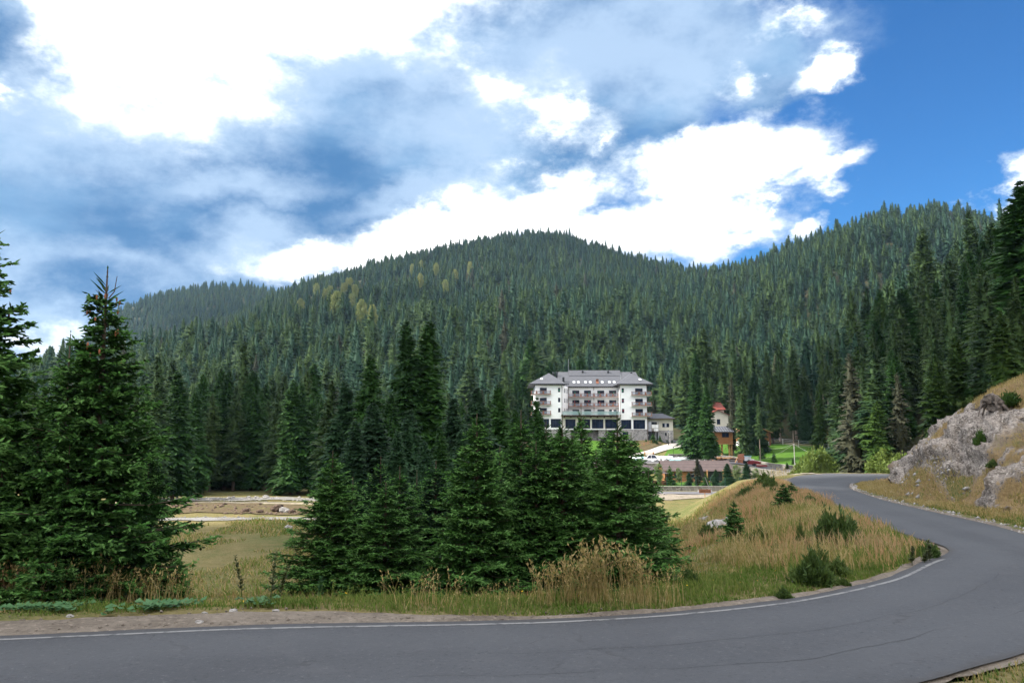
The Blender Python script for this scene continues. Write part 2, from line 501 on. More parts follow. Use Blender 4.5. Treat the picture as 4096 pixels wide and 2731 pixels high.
M = dict(
    asphalt=m_asphalt(), meadow=m_meadow(), rock=m_rock(),
    shoulder=m_gravel("shoulder_gravel", (0.165, 0.14, 0.115), (0.11, 0.092, 0.075)),
    dirt=m_gravel("pale_dirt", (0.36, 0.31, 0.22), (0.27, 0.23, 0.16), 2.0),
    sand=m_gravel("sandy_ground", (0.25, 0.215, 0.175), (0.17, 0.15, 0.11), 2.0),
    gravel=m_gravel("river_gravel", (0.20, 0.195, 0.19), (0.13, 0.12, 0.10), 2.5),
    soil=m_gravel("brown_soil", (0.095, 0.07, 0.042), (0.085, 0.075, 0.035), 2.0),
    drive=plain("drive_asphalt", (0.12, 0.118, 0.128), 0.9, var=.12, scale=.5),
    pave=plain("pale_paving", (0.36, 0.34, 0.31), 0.85, var=.08, scale=.6),
    lawn=None,
    paint=None,
    wall=plain("white_render", (0.9, 0.9, 0.9), 0.9, 0.1, .03, .8),
    cream=plain("cream_render", (0.60, 0.57, 0.49), 0.9, 0.1, .05, .8),
    roof=m_tiles("grey_tiles", (0.065, 0.068, 0.08), (0.085, 0.089, 0.103), 0.75, 2),
    roofdark=m_tiles("dark_roof", (0.055, 0.06, 0.075), (0.07, 0.075, 0.09), 0.5, 2),
    roofbrown=m_tiles("brown_tiles", (0.075, 0.052, 0.05), (0.095, 0.066, 0.062), 0.55, 2),
    roofred=m_tiles("red_tiles", (0.18, 0.035, 0.025), (0.23, 0.055, 0.038), 0.5, 2),
    stone=m_stonewall(), stone2=m_stonewall("pale_rubble", (0.14, 0.13, 0.11), (0.30, 0.28, 0.245), 1.3, (0.34, 0.32, 0.29)),
    stonecap=plain("stone_coping", (0.30, 0.285, 0.26), 0.9),
    glass=m_glass(), frame=plain("dark_frame", (0.03, 0.035, 0.045), 0.5),
    wood=plain("stained_wood", (0.21, 0.085, 0.05), 0.6, var=.2, scale=2), wood2=plain("honey_wood", (0.42, 0.22, 0.10), 0.6, var=.2, scale=2),
    rafter=plain("dark_wood", (0.07, 0.035, 0.022), 0.7), logs=m_logs("log_wall", (0.33, 0.13, 0.045), (0.46, 0.21, 0.085)),
    metal=plain("grey_metal", (0.3, 0.31, 0.33), 0.45, .5, metal=.6), black=plain("black_iron", (0.02, 0.022, 0.024), 0.5),
    concrete=plain("concrete", (0.42, 0.41, 0.39), 0.9), bark=plain("bark", (0.085, 0.062, 0.048), 0.95, .1, .3, 4, bump=.6),
    pale_bark=plain("pale_bark", (0.24, 0.19, 0.16), 0.95, .1, .25, 2), 
    railglass=None, tarp=plain("white_tarp", (0.62, 0.70, 0.72), 0.5, .4, .12, 1.2), tarp2=plain("turquoise_tarp", (0.22, 0.48, 0.50), 0.5, .4, .2, 1.2),
    carwhite=plain("white_car_paint", (0.78, 0.79, 0.8), 0.25, .5, .02), tyre=plain("tyre_rubber", (0.02, 0.02, 0.02), 0.9),
    redpaint=plain("dark_red_paint", (0.16, 0.02, 0.025), 0.4), white=plain("white_paint", (0.8, 0.8, 0.8), 0.5, var=.02),
    skin=plain("skin", (0.5, 0.32, 0.24), 0.6), hair=plain("hair", (0.05, 0.03, 0.02), 0.7), cloth=plain("white_cloth", (0.72, 0.72, 0.72), 0.9),
    cone=plain("spruce_cone", (0.24, 0.09, 0.04), 0.7), greenfence=plain("green_steel", (0.03, 0.08, 0.06), 0.6),
    rockw=plain("pale_boulder", (0.27, 0.255, 0.24), 0.9, .2, .35, 3, bump=.8), rockb=plain("earthy_boulder", (0.10, 0.07, 0.052), 0.9, .2, .45, 2, bump=.8),
    stump=plain("weathered_stump", (0.12, 0.10, 0.085), 0.9, .2, .6, 4, bump=1.0),
)
def _lawn():
    m = Mat("mown_lawn", 0.9, 0.15)
    a = m.noise(0.25, 4); b = m.noise(3, 4, .7)
    c = m.mix(m.ramp(a, .35, .65), (0.042, 0.11, 0.01), (0.066, 0.14, 0.016))
    m.col(m.mix(m.ramp(b, .4, .7, 0, .5), c, (0.035, 0.095, 0.01))); return m.m
M['lawn'] = _lawn()
def _paint():
    m = Mat("worn_road_paint", 0.8, .3)
    a = m.noise(4, 6, .75); b = m.noise(0.5, 4)
    k = m.math('MULTIPLY', m.ramp(a, .36, .52), m.ramp(b, .3, .5, .45, 1))
    m.col(m.mix(k, (0.075, 0.077, 0.083), (0.19, 0.19, 0.19))); return m.m
M['paint'] = _paint()
def _rg():
    m = Mat("railing_glass", 0.05, .5); m.col((0.35, 0.5, 0.5)); m.b.inputs['Alpha'].default_value = 0.45; return m.m
M['railglass'] = _rg()
M['needle'] = foliage("spruce_needles", (0.004838, 0.02722, 0.003629), (0.02419, 0.07862, 0.008467), (0.03326, 0.09677, 0.01512), 0.12, scale=1.3)
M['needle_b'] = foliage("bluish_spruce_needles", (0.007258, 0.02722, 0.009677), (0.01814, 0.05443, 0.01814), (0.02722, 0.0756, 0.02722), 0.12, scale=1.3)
M['needle_y'] = foliage("fresh_green_needles", (0.02625, 0.06375, 0.0075), (0.03375, 0.0825, 0.0105), (0.05625, 0.105, 0.0165), 0.15, scale=1.0)
M['needle_f'] = foliage("forest_needles", (0.005, 0.030, 0.012), (0.040, 0.076, 0.016), (0.050, 0.092, 0.022), 0.12, scale=0.25)
M['needle_h'] = foliage("bluish_forest_needles", (0.004, 0.028, 0.018), (0.018, 0.056, 0.028), (0.026, 0.07, 0.034), 0.12, scale=0.25)
M['needle_g'] = foliage("grey_dry_needles", (0.024, 0.032, 0.016), (0.036, 0.04, 0.02), (0.05, 0.052, 0.03), 0.05, scale=0.4)
M['leaf'] = foliage("pale_leaves", (0.11, 0.17, 0.06), (0.15, 0.21, 0.09), (0.2, 0.26, 0.11), 0.25, scale=0.6)
M['leaf_y'] = foliage("yellow_green_leaves", (0.1445, 0.187, 0.051), (0.221, 0.238, 0.068), (0.272, 0.2805, 0.102), 0.2, scale=0.3)
M['willow'] = foliage("willow_leaves", (0.1152, 0.1728, 0.0288), (0.1296, 0.1872, 0.036), (0.18, 0.2376, 0.0648), 0.25, scale=0.4)
M['juniper'] = foliage("juniper_sprigs", (0.035, 0.07, 0.014), (0.055, 0.09, 0.018), (0.085, 0.13, 0.03), 0.12, scale=1.5)
M['dock'] = foliage("dark_weed", (0.05, 0.06, 0.02), (0.06, 0.08, 0.03), (0.1, 0.12, 0.04), 0.15, scale=3)
def m_grass(name, cols, scale=0.5):
    m = Mat(name, 0.85, 0.15)
    f = m.noise(scale, 4, .65); g = m.noise(11, 2, .5)
    c = m.mix(m.ramp(f, .38, .62), cols[0], cols[1]); c = m.mix(m.ramp(g, .4, .65), c, cols[2])
    m.col(c)
    tr = m.n('ShaderNodeBsdfTranslucent'); m.l(c, tr.inputs[0])
    ms = m.n('ShaderNodeMixShader'); ms.inputs[0].default_value = 0.3
    out = [q for q in m.t.nodes if q.type == 'OUTPUT_MATERIAL'][0]
    m.l(m.b.outputs[0], ms.inputs[1]); m.l(tr.outputs[0], ms.inputs[2]); m.l(ms.outputs[0], out.inputs[0])
    return m.m
M['dry'] = m_grass("dry_grass_blades", ((0.36, 0.265, 0.115), (0.42, 0.335, 0.17), (0.24, 0.20, 0.06)))
M['red'] = m_grass("reddish_grass", ((0.425, 0.2295, 0.119), (0.442, 0.2975, 0.17), (0.357, 0.2465, 0.119)))
M['green'] = m_grass("green_grass_blades", ((0.102, 0.1615, 0.0255), (0.204, 0.2125, 0.0595), (0.1445, 0.1955, 0.0425)))
M['short'] = m_grass("short_grass_blades", ((0.0595, 0.1275, 0.01275), (0.102, 0.1615, 0.0255), (0.17, 0.187, 0.0595)))
M['broad'] = foliage("broad_leaves", (0.04, 0.11, 0.04), (0.05, 0.13, 0.045), (0.08, 0.17, 0.07), 0.2, scale=2)

# ------------------------------------------------------------------ sun blockers added high up (outside the frame) to shade ground, woods and hills
m_blocker = Mat("blocker_white", 1.0, 0.0); m_blocker.col((0.9, 0.9, 0.92)); M['sun_blocker'] = m_blocker.m
def shade_blocker(cx, cy, gz_, rx, ry, zc, seed):
    """an added blocker at height zc whose shadow is centred on ground point (cx, cy, gz_)"""
    k = (zc - gz_) / sd[2]; o = (cx + sd[0] * k, cy + sd[1] * k, zc)
    b = MB(); g_ = random.Random(seed)
    b.blob((0, 0, 0), (rx * .8, ry * .8, 26), seed, 4, .35)
    for i in range(9):
        a = i * .7 + g_.random(); r = .55 + .2 * g_.random()
        b.blob((math.cos(a) * rx * r, math.sin(a) * ry * r, g_.uniform(-4, 10)), (rx * .38, ry * .38, 22), seed + i, 3, .4)
    c = b.obj("sun_blocker", M['sun_blocker'], None, o, smooth=True); tag(c, kind='stuff')
shade_blocker(-5, 26, -5, 74, 50, 520, 3)
shade_blocker(45, 58, -4, 26, 22, 520, 4)
shade_blocker(-65, 160, -2, 50, 20, 520, 5)
shade_blocker(-150, 800, 140, 190, 90, 950, 6)
shade_blocker(62, 88, -3, 24, 24, 520, 12)
shade_blocker(125, 190, 10, 62, 95, 520, 9)
shade_blocker(-10, 82, -8, 15, 20, 520, 8)
shade_blocker(60, 1330, 290, 380, 150, 1150, 14)
shade_blocker(-560, 1500, 200, 160, 260, 1150, 19)

M['tips'] = foliage("young_needle_tips", (0.051, 0.17, 0.0255), (0.119, 0.272, 0.0595), (0.17, 0.323, 0.0935), 0.2, scale=2.0)

# ------------------------------------------------------------------ road edges (inner/left L, outer/right R)
ZR = -3.8
def P(x, y, z): return (x, y, z)
def G(u, v, z=ZR): return tuple(gp(u, v, z))
PAIRS = [
 (P(-150, -6, ZR), P(-150, -12, ZR)), (P(-90, 4, ZR), P(-90, -1.5, ZR)), (P(-40, 11.2, ZR), P(-40, 5.6, ZR)), (P(-20, 14, ZR), P(-19.4, 8.4, ZR)),
 (G(0, 636), P(-9.6, 9.6, ZR)), (G(257, 625), P(-5, 10.2, ZR)), (G(522, 620), P(0.4, 10.7, ZR)), (G(653, 613), P(3.6, 11.2, ZR)),
 (G(757, 603), G(930, 682)), (G(827, 592), G(1024, 655)), (G(888, 577), P(12.3, 16.4, ZR)), (G(923, 561), P(15.6, 19.8, ZR)),
 (G(950, 550), P(17.8, 24, -3.85)), (P(15, 31, -3.95), G(1024, 534, -3.95)), (P(16.6, 37, -4.2), G(981, 522, -4.2)),
 (P(18, 42.5, -4.4), G(947, 514.7, -4.4)), (P(20.3, 50.5, -4.7), G(913, 507, -4.7)), (G(817, 496, -5.0), G(879.5, 498.6, -5.0)),
 (P(25.2, 68, -5.3), G(859, 491.6, -5.4)), (G(798, 488, -5.5), G(850.5, 487.8, -5.7)), (G(784, 482, -5.9), G(849, 485, -5.8)),
 (G(789, 479, -6), G(852.5, 482.6, -5.9)), (G(798, 475.5, -6.1), P(40.5, 92.5, -5.97)), (G(814, 473.8, -6.2), G(875, 480, -6.05)),
 (G(830, 473, -6.25), P(48, 100.5, -6.15)), (P(56, 118.5, -6.35), P(56, 108, -6.3)), (P(78, 124, -6.6), P(78, 115, -6.6)), (P(160, 140, -7.5), P(160, 131, -7.5))]
def catmull(pts, n=10):
    p = np.array(pts, float); out = []
    for i in range(len(p) - 1):
        a, b, c, d = p[max(i - 1, 0)], p[i], p[i + 1], p[min(i + 2, len(p) - 1)]
        L = np.linalg.norm(c - b)
        m1 = (c - a) / (np.linalg.norm(c - a) + 1e-9) * L * .95; m2 = (d - b) / (np.linalg.norm(d - b) + 1e-9) * L * .95
        for k in range(n):
            t = k / n
            out.append((2 * t**3 - 3 * t**2 + 1) * b + (t**3 - 2 * t**2 + t) * m1 + (-2 * t**3 + 3 * t**2) * c + (t**3 - t**2) * m2)
    out.append(p[-1])
    return np.array(out)
EL = catmull([a for a, b in PAIRS]); ER = catmull([b for a, b in PAIRS])
EC = (EL + ER) / 2
HW = np.linalg.norm((EL - ER)[:, :2], axis=1) / 2
def _near(x, y, poly):
    best = np.full(x.shape, 1e9); bz = np.zeros(x.shape)
    for i in range(len(poly) - 1):
        a, b = poly[i], poly[i + 1]
        d = b - a; l2 = d[0]**2 + d[1]**2 + 1e-12
        t = np.clip(((x - a[0]) * d[0] + (y - a[1]) * d[1]) / l2, 0, 1)
        q = (x - a[0] - t * d[0])**2 + (y - a[1] - t * d[1])**2
        m = q < best
        best = np.where(m, q, best); bz = np.where(m, a[2] + t * d[2], bz)
    return np.sqrt(best), bz
CEN = np.column_stack([EC, HW])
def road_info(x, y):                  # distance outside the road edge (0 inside), road height, True on the valley side
    x = np.asarray(x, float); y = np.asarray(y, float)
    far = (np.abs(x - 10) > 260) | (y > 330)
    dl = np.full(x.shape, 400.0); dr = np.full(x.shape, 401.0); zl = np.full(x.shape, ZR); zr = np.full(x.shape, ZR)
    k = ~far
    if k.any():
        dl[k], zl[k] = _near(x[k], y[k], EL); dr[k], zr[k] = _near(x[k], y[k], ER)
    # inside test: even-odd over the closed ribbon outline
    ins = np.zeros(x.shape, bool)
    poly = np.vstack([EL[:, :2], ER[::-1, :2]])
    if k.any():
        xx, yy = x[k], y[k]; c = np.zeros(xx.shape, bool)
        for i in range(len(poly)):
            x1, y1 = poly[i]; x2, y2 = poly[(i + 1) % len(poly)]
            if y1 == y2: continue
            c ^= ((y1 > yy) != (y2 > yy)) & (xx < (x2 - x1) * (yy - y1) / (y2 - y1) + x1)
        ins[k] = c
    left = dl < dr
    s = np.where(ins, 0, np.minimum(dl, dr)); z = np.where(left, zl, zr)
    return s, z, left, ins

# ------------------------------------------------------------------ terrain height
def smax(a, b, k):
    h = np.clip(.5 + .5 * (a - b) / k, 0, 1)
    return b + (a - b) * h + k * h * (1 - h)
ZY = np.array([100, 150, 165, 185, 196, 198, 210, 222, 235, 243, 250, 262, 300.])
ZX = np.array([5, 18, 30, 43, 49, 56, 66, 76, 88, 110.])
ZT = np.array([
 [-11, -11, -11, -11, -11, -11, -11, -11, -9, -8, -7, -6, -4],
 [-11, -11, -11, -11, -11, -8.3, -8.1, -7.4, -4.4, -3.05, -3.05, -3.05, -1.5],
 [-11, -11, -11, -11, -11, -8.3, -8.1, -7.4, -4.6, -3.05, -3.05, -3.05, -1.5],
 [-11, -11, -11, -11, -11, -8.2, -8.0, -7.2, -4.8, -3.1, -3.05, -3.0, -1.0],
 [-11, -11, -11, -11, -11, -8.2, -8.0, -7.2, -5.4, -4.3, -3.4, -2.6, 0],
 [-11, -11, -11, -11, -11, -8.4, -8.2, -7.3, -6.0, -5.2, -4.5, -3.4, .5],
 [-11, -11, -11, -11, -10.6, -9.9, -8.9, -7.2, -5.3, -4.6, -4.0, -3.0, 1],
 [-11, -11, -11, -10.7, -9.6, -9.4, -7.9, -6.2, -4.6, -4.0, -3.2, -2, 3],
 [-11, -11, -10.8, -10.2, -9.0, -8.8, -7.2, -5.6, -4.0, -3.2, -2.4, -1, 5],
 [-11, -11, -10.6, -9, -7, -6.5, -5, -3, -1, 0.5, 2, 4, 10]])
def zone(x, y):
    x = np.clip(x, ZX[0], ZX[-1] - 1e-6); y = np.clip(y, ZY[0], ZY[-1] - 1e-6)
    i = np.clip(np.searchsorted(ZX, x, side='right') - 1, 0, len(ZX) - 2); j = np.clip(np.searchsorted(ZY, y, side='right') - 1, 0, len(ZY) - 2)
    fx = (x - ZX[i]) / (ZX[i + 1] - ZX[i]); fy = (y - ZY[j]) / (ZY[j + 1] - ZY[j])
    return (ZT[i, j] * (1 - fx) + ZT[i + 1, j] * fx) * (1 - fy) + (ZT[i, j + 1] * (1 - fx) + ZT[i + 1, j + 1] * fx) * fy
def tab(u, pts):
    a = np.array(pts, float); return np.interp(u, a[:, 0], a[:, 1])
M_SKY = [(-300, 400), (0, 388), (60, 368), (120, 345), (200, 322), (227, 312), (270, 292), (290, 283), (350, 268), (400, 256), (450, 245), (480, 238), (500, 232), (530, 229),
         (565, 231), (600, 242), (650, 259), (700, 269), (740, 264), (770, 254), (800, 241), (850, 220), (900, 205), (935, 201), (970, 204), (1000, 211), (1040, 222), (1200, 262), (1500, 330)]
C_SKY = [(-300, 400), (0, 384), (45, 372), (63, 355), (90, 322), (118, 301), (150, 290), (200, 281), (240, 281), (270, 286), (310, 300), (380, 345), (500, 420)]
S_SKY = [(640, 425), (740, 400), (765, 372), (785, 345), (825, 317), (852, 302), (881, 284), (921, 262), (953, 249), (1005, 221), (1060, 195), (1200, 160), (1500, 130)]
def Hills(x, y):
    ys = np.maximum(y, 1.0)
    u = np.where(y > 5, uof(x, ys), 1500 * np.sign(x)); u = np.clip(u, -300, 1500)
    nz = fbm(x / 260, y / 260, 4); nz2 = fbm(x / 90 + 40, y / 90, 3)
    yc = tab(u, [(0, 1250), (300, 1400), (560, 1450), (700, 1250), (800, 1050), (1024, 950), (1500, 900)])
    y0 = tab(u, [(-300, 215), (100, 225), (480, 262), (650, 275), (760, 290), (830, 300), (1024, 380), (1500, 380)])
    zc = tz(tab(u, M_SKY)) * yc - 19
    t = (y - y0) / (yc - y0)
    m = -11 + (zc + 11) * np.where(t < 1, np.clip(t, 0, 1) ** 1.08, 1 - .9 * (t - 1) * (t > 1))
    m = m + (nz * 42 + nz2 * 9) * np.clip(t * 4, 0, 1) * np.clip((1 - t) * 3, 0, 1)
    m = np.where(t <= 0, -40, m)
    yc2 = 1900.0; y02 = 1100.0
    zc2 = tz(tab(u, C_SKY)) * yc2 - 19
    t2 = (y - y02) / (yc2 - y02)
    c = -30 + (zc2 + 30) * np.where(t2 < 1, np.clip(t2, 0, 1), 1 - .8 * (t2 - 1)) + nz * 30 * np.clip(t2, 0, 1) * np.clip((1 - t2) * 3, 0, 1)
    c = np.where(t2 <= 0, -60, c)
    yc3 = tab(u, [(640, 250), (765, 250), (825, 285), (1005, 350), (1500, 330)]); y03 = tab(u, [(640, 240), (765, 250), (800, 246), (825, 228), (850, 175), (880, 132), (930, 112), (1500, 90)])
    zc3 = tz(tab(u, S_SKY)) * yc3 - 21
    t3 = (y - y03) / (yc3 - y03)
    zb = tab(u, [(760, -6), (825, -6), (850, -8), (880, -7.5), (940, -5), (1000, 0), (1500, 2)])
    s_ = zb + (np.maximum(zc3, zb) - zb) * np.where(t3 < 1, np.clip(t3, 0, 1), 1 - .8 * (t3 - 1) ** 1.0)
    s_ = s_ + nz2 * 5 * np.clip(t3 * 3, 0, 1)
    s_ = np.where((t3 <= 0) | (u < 745), -60, s_)
    return m, c, s_
def rock_h(x, y, s, z):
    n = fbm(x / 7 + 3, y / 7, 3)
    s0 = 1.2 + 1.7 * (1 - sstep(47, 62, y)) + 3.6 * sstep(60, 76, y) + 1.0 * n
    k = 1.45 - .42 * (1 - sstep(48, 66, y))
    r = np.maximum(0, s - s0)
    cap = 8.0 - .6 * sstep(66, 82, y) - 1.0 * (1 - sstep(44, 56, y))
    up = cap * np.tanh(1.15 * r * k / cap) + 3.6 * sstep(4, 17, r) + .04 * np.maximum(0, r - 12)
    return z + up + np.minimum(s, s0) * 0.05
def H(x, y, flat_lawn=False):
    x = np.asarray(x, float); y = np.asarray(y, float)
    s, zr, left, ins = road_info(x, y)
    base = np.where((x > 5), zone(x, y), -11.0)
    base = np.where(y < 110, -11.0, base) + .25 * fbm(x / 14, y / 14, 3) * (1 - sstep(138, 146, y) * (x > 5))
    base = base + .45 * sstep(106.5, 109, y + .06 * x) * (1 - sstep(112, 119, y + .06 * x)) * (x < -5) * (1 + fbm(x / 2, y / 2, 3))
    m, c, sp = Hills(x, y)
    g = None
    n = fbm(x / 5, y / 5, 4); nn = fbm(x / 1.3, y / 1.3, 2)
    g = .165 * np.maximum(0, s - 2.0) + .12 * np.maximum(0, s - 22) * 0 
    g = g + .018 * np.maximum(0, s - 6) ** 1.3 * (y < 60) * (x < 30) + .40 * np.maximum(0, s - 7.5) * sstep(24, 38, y) * sstep(0, 6, x) + .35 * np.maximum(0, s - 4.5) * sstep(44, 58, y) * sstep(0, 6, x) * (1 - sstep(92, 110, y))
    rough = np.clip((s - 1.2) / 4, 0, 1)
    bank = zr - g + (n * .35 + nn * .10) * rough
    v = smax(base, bank, 1.2)
    hill = np.maximum(np.maximum(m, c), sp)
    # camera-side bank and rock side
    upb = zr + np.minimum(2.2, .2 * np.maximum(0, s - 1.0)) + .3 * np.maximum(0, s - 13)
    rk = rock_h(x, y, s, zr) + .5 * n * np.clip((s - 8) / 4, 0, 1)
    w = sstep(26, 36, y) * sstep(14, 20, x)
    r = upb * (1 - w) + rk * w
    out = np.where(left, v, r)
    out = np.where(s > 0, out, zr)
    out = np.where(hill > out, out + (hill - out) * np.clip(s / 6, 0, 1), out)
    return out - .06 * (s < .3) * (1 - s / .3)

def hit(u, v, dmin=12, dmax=260, n=700):   # where a line of sight meets the ground
    r = ray(u, v); r = r / r[1]
    d = np.geomspace(dmin, dmax, n)
    h = H(r[0] * d, d); b = r[2] * d < h
    i = int(np.argmax(b)) if b.any() else n - 1
    return np.array([r[0] * d[i], d[i], h[i]])
def gz(x, y): return float(H(np.array([x]), np.array([y]))[0])

# ------------------------------------------------------------------ ground sheet
def axis(a, lo, hi, n, c=0.0):
    t = np.linspace(math.asinh((lo - c) / a), math.asinh((hi - c) / a), n); return c + a * np.sinh(t)
gx = axis(26, -2300, 2300, 660, 12); gy = axis(30, -120, 3200, 700, 30)
GX, GY = np.meshgrid(gx, gy)
X = GX.ravel(); Y = GY.ravel()
S_, Z_, L_, I_ = road_info(X, Y)
Z = H(X, Y) - np.where(I_, .22, 0)
inrock = (~L_) & (S_ > 2.2) & (Y > 38) & (Y < 92) & (X > 22) & (X < 60)
Z = Z - np.where(inrock, .7, 0)
nx, ny = len(gx), len(gy)
ii = np.arange(nx * ny).reshape(ny, nx)
F = np.stack([ii[:-1, :-1], ii[:-1, 1:], ii[1:, 1:], ii[1:, :-1]], -1).reshape(-1, 4)
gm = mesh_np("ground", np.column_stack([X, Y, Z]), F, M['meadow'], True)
m_, c_, s_ = Hills(X, Y)
Z2 = zone(X, Y)
U_ = uof(X, Y)
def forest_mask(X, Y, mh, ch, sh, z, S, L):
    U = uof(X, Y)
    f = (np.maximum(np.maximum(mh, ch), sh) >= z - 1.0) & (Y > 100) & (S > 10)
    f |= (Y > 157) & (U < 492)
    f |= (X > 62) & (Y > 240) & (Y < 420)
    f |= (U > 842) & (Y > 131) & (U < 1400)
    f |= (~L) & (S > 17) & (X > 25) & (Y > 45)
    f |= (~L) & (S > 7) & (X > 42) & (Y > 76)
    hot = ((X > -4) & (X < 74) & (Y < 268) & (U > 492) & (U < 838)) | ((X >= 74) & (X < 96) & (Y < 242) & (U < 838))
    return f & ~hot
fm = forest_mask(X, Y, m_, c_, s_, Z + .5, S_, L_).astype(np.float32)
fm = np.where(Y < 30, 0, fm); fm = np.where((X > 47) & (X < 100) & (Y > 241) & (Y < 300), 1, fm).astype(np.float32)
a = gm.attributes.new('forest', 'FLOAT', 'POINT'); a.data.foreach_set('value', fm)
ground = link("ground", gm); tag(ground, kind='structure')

def patch(name, A, B, mat, off=.05, na=2, nb=6, z=None, kind='structure', jag=0.0, seed=0):
    """draped sheet between two polylines"""
    A = np.array(A, float); B = np.array(B, float)
    t = np.linspace(0, 1, nb)[:, None]
    px = A[None, :, 0] * (1 - t) + B[None, :, 0] * t; py = A[None, :, 1] * (1 - t) + B[None, :, 1] * t
    if jag:
        e = np.sin(np.pi * np.linspace(0, 1, nb))[:, None]
        px = px + (1 - e) * jag * fbm(px * .7 + seed, py * .7, 3); py = py + (1 - e) * jag * fbm(px * .7 + 50 + seed, py * .7, 3)
    if z is None:
        pz = H(px.ravel(), py.ravel()).reshape(px.shape) + off
    else:
        pz = z(px, py)
    V = np.column_stack([px.ravel(), py.ravel(), pz.ravel()])
    n = A.shape[0]; k = np.arange(nb * n).reshape(nb, n)
    F = np.stack([k[:-1, :-1], k[:-1, 1:], k[1:, 1:], k[1:, :-1]], -1).reshape(-1, 4)
    o = link(name, mesh_np(name, V, F, mat, True)); tag(o, kind=kind)
    return o
def dens(pts, n=12):
    return catmull([(*p[:2], 0) for p in pts], n)[:, :2]

# ------------------------------------------------------------------ road, edge line, shoulders
def ribbon(name, A, B, za, zb, mat, m=1):
    n = len(A); V = []
    t = np.linspace(0, 1, m + 1)
    for k in t:
        V.append(np.column_stack([A[:, 0] * (1 - k) + B[:, 0] * k, A[:, 1] * (1 - k) + B[:, 1] * k, za * (1 - k) + zb * k]))
    V = np.vstack(V); ids = np.arange((m + 1) * n).reshape(m + 1, n)
    F = np.stack([ids[:-1, :-1], ids[:-1, 1:], ids[1:, 1:], ids[1:, :-1]], -1).reshape(-1, 4)
    if (EL[50, 1] if False else 1): F = F[:, ::-1]
    o = link(name, mesh_np(name, V, F, mat, False)); tag(o, kind='structure'); return o
n_ = len(EL)
def lateral(Epts, Other, d):
    v = (Other - Epts)[:, :2]; v = v / np.linalg.norm(v, axis=1)[:, None]
    return Epts[:, :2] + v * np.asarray(d).reshape(-1, 1)
arc = np.concatenate([[0], np.cumsum(np.linalg.norm(np.diff(EL[:, :2], axis=0), axis=1))])
arc2 = np.concatenate([[0], np.cumsum(np.linalg.norm(np.diff(ER[:, :2], axis=0), axis=1))])
# dense resample along the road so that the edges can be ragged
def resample(E, ref, step=.22):
    s = np.arange(0, ref[-1], step)
    return np.column_stack([np.interp(s, ref, E[:, i]) for i in range(3)]), s
k0 = (arc > 60) & (arc < arc[-1])
ELd, sL = resample(EL, arc); ERo, _ = resample(ER, arc)      # same parameter
rag = .07 * fbm(sL * .8, sL * 0 + 3, 4)
Ad = lateral(ELd, ERo, rag); Bd = lateral(ERo, ELd, .12 * fbm(sL * .5, sL * 0 + 9, 4))
road = ribbon("road", Ad, Bd, ELd[:, 2] + .02, ERo[:, 2] + .02, M['asphalt'], 6)
_l = np.repeat(np.linspace(0, 1, 7), len(Ad)).astype(np.float32); _a = road.data.attributes.new('lateral', 'FLOAT', 'POINT'); _a.data.foreach_set('value', _l)
M['crack'] = plain('crack_dark', (.03, .03, .032), .9)  # dark tone of the cracks in the asphalt
# worn white edge line
off1 = .26 + .02 * fbm(sL * .6, sL * 0 + 1, 3); off2 = off1 + .11
kk = slice(None)
kk = (ELd[:, 1] < 24.5)
pl = ribbon("road_edge_line", lateral(ELd, ERo, off1)[kk], lateral(ELd, ERo, off2)[kk], ELd[kk, 2] + .026, ELd[kk, 2] + .026, M['paint'])
for q_, (lo_, s1, s2, sd_) in enumerate([(1.9, 168, 186, 1), (2.7, 172, 200, 2), (3.7, 150, 178, 3), (3.2, 186, 214, 4), (1.3, 190, 206, 5), (4.3, 178, 205, 6), (2.2, 150, 166, 7)]):
    m_ = (sL > s1) & (sL < s2); ss = sL[m_]; oo = lo_ + .35 * fbm(ss * .25, ss * 0 + sd_, 3) + .10 * fbm(ss * 1.7, ss * 0 + sd_, 3); ww = .002 + .009 * np.clip(fbm(ss * .9, ss * 0 + 30 + sd_, 2) + .4, 0, 1)
    ribbon("road_crack", lateral(ELd, ERo, 0 * sL)[m_] + (lateral(ELd, ERo, 0 * sL + 1)[m_] - lateral(ELd, ERo, 0 * sL)[m_]) * oo[:, None], lateral(ELd, ERo, 0 * sL)[m_] + (lateral(ELd, ERo, 0 * sL + 1)[m_] - lateral(ELd, ERo, 0 * sL)[m_]) * (oo + ww)[:, None], ELd[m_, 2] + .024, ELd[m_, 2] + .024, M['crack'])
# shoulders: draped, wide at the left of the picture
pxm = ELd[:, 0]
wL = .35 + 1.0 * (1 - sstep(-7, 1.5, pxm)) * (ELd[:, 1] < 20) + .15 * fbm(sL * .4, sL * 0 + 20, 4) + .9 * np.exp(-((ELd[:, 0] - 31.5) ** 2 + (ELd[:, 1] - 93) ** 2) / 60)
wL = wL * np.where((sL > 110) & (ELd[:, 1] < 34), .9, 1)
wR = (.45 + .2 * fbm(sL * .5, sL * 0 + 30, 4)) * np.where(ERo[:, 1] < 26, .4, 1)
def shoulder(E, O, w, ragged):
    a_ = lateral(E, O, .30 + 0 * w); b_ = lateral(E, O, -np.maximum(w, .15) - ragged)
    m = 5; V = []
    for k in np.linspace(0, 1, m):
        q = a_ * (1 - k) + b_ * k
        z = H(q[:, 0], q[:, 1]); z = np.where(k < .3, E[:, 2] + .004, np.maximum(z + .035, E[:, 2] - 1.0))
        V.append(np.column_stack([q, z]))
    n = len(E); ids = np.arange(m * n).reshape(m, n)
    F = np.stack([ids[:-1, :-1], ids[:-1, 1:], ids[1:, 1:], ids[1:, :-1]], -1).reshape(-1, 4)
    o = link("road_shoulder", mesh_np("road_shoulder", np.vstack(V), F, M['shoulder'], False)); tag(o, kind='structure')
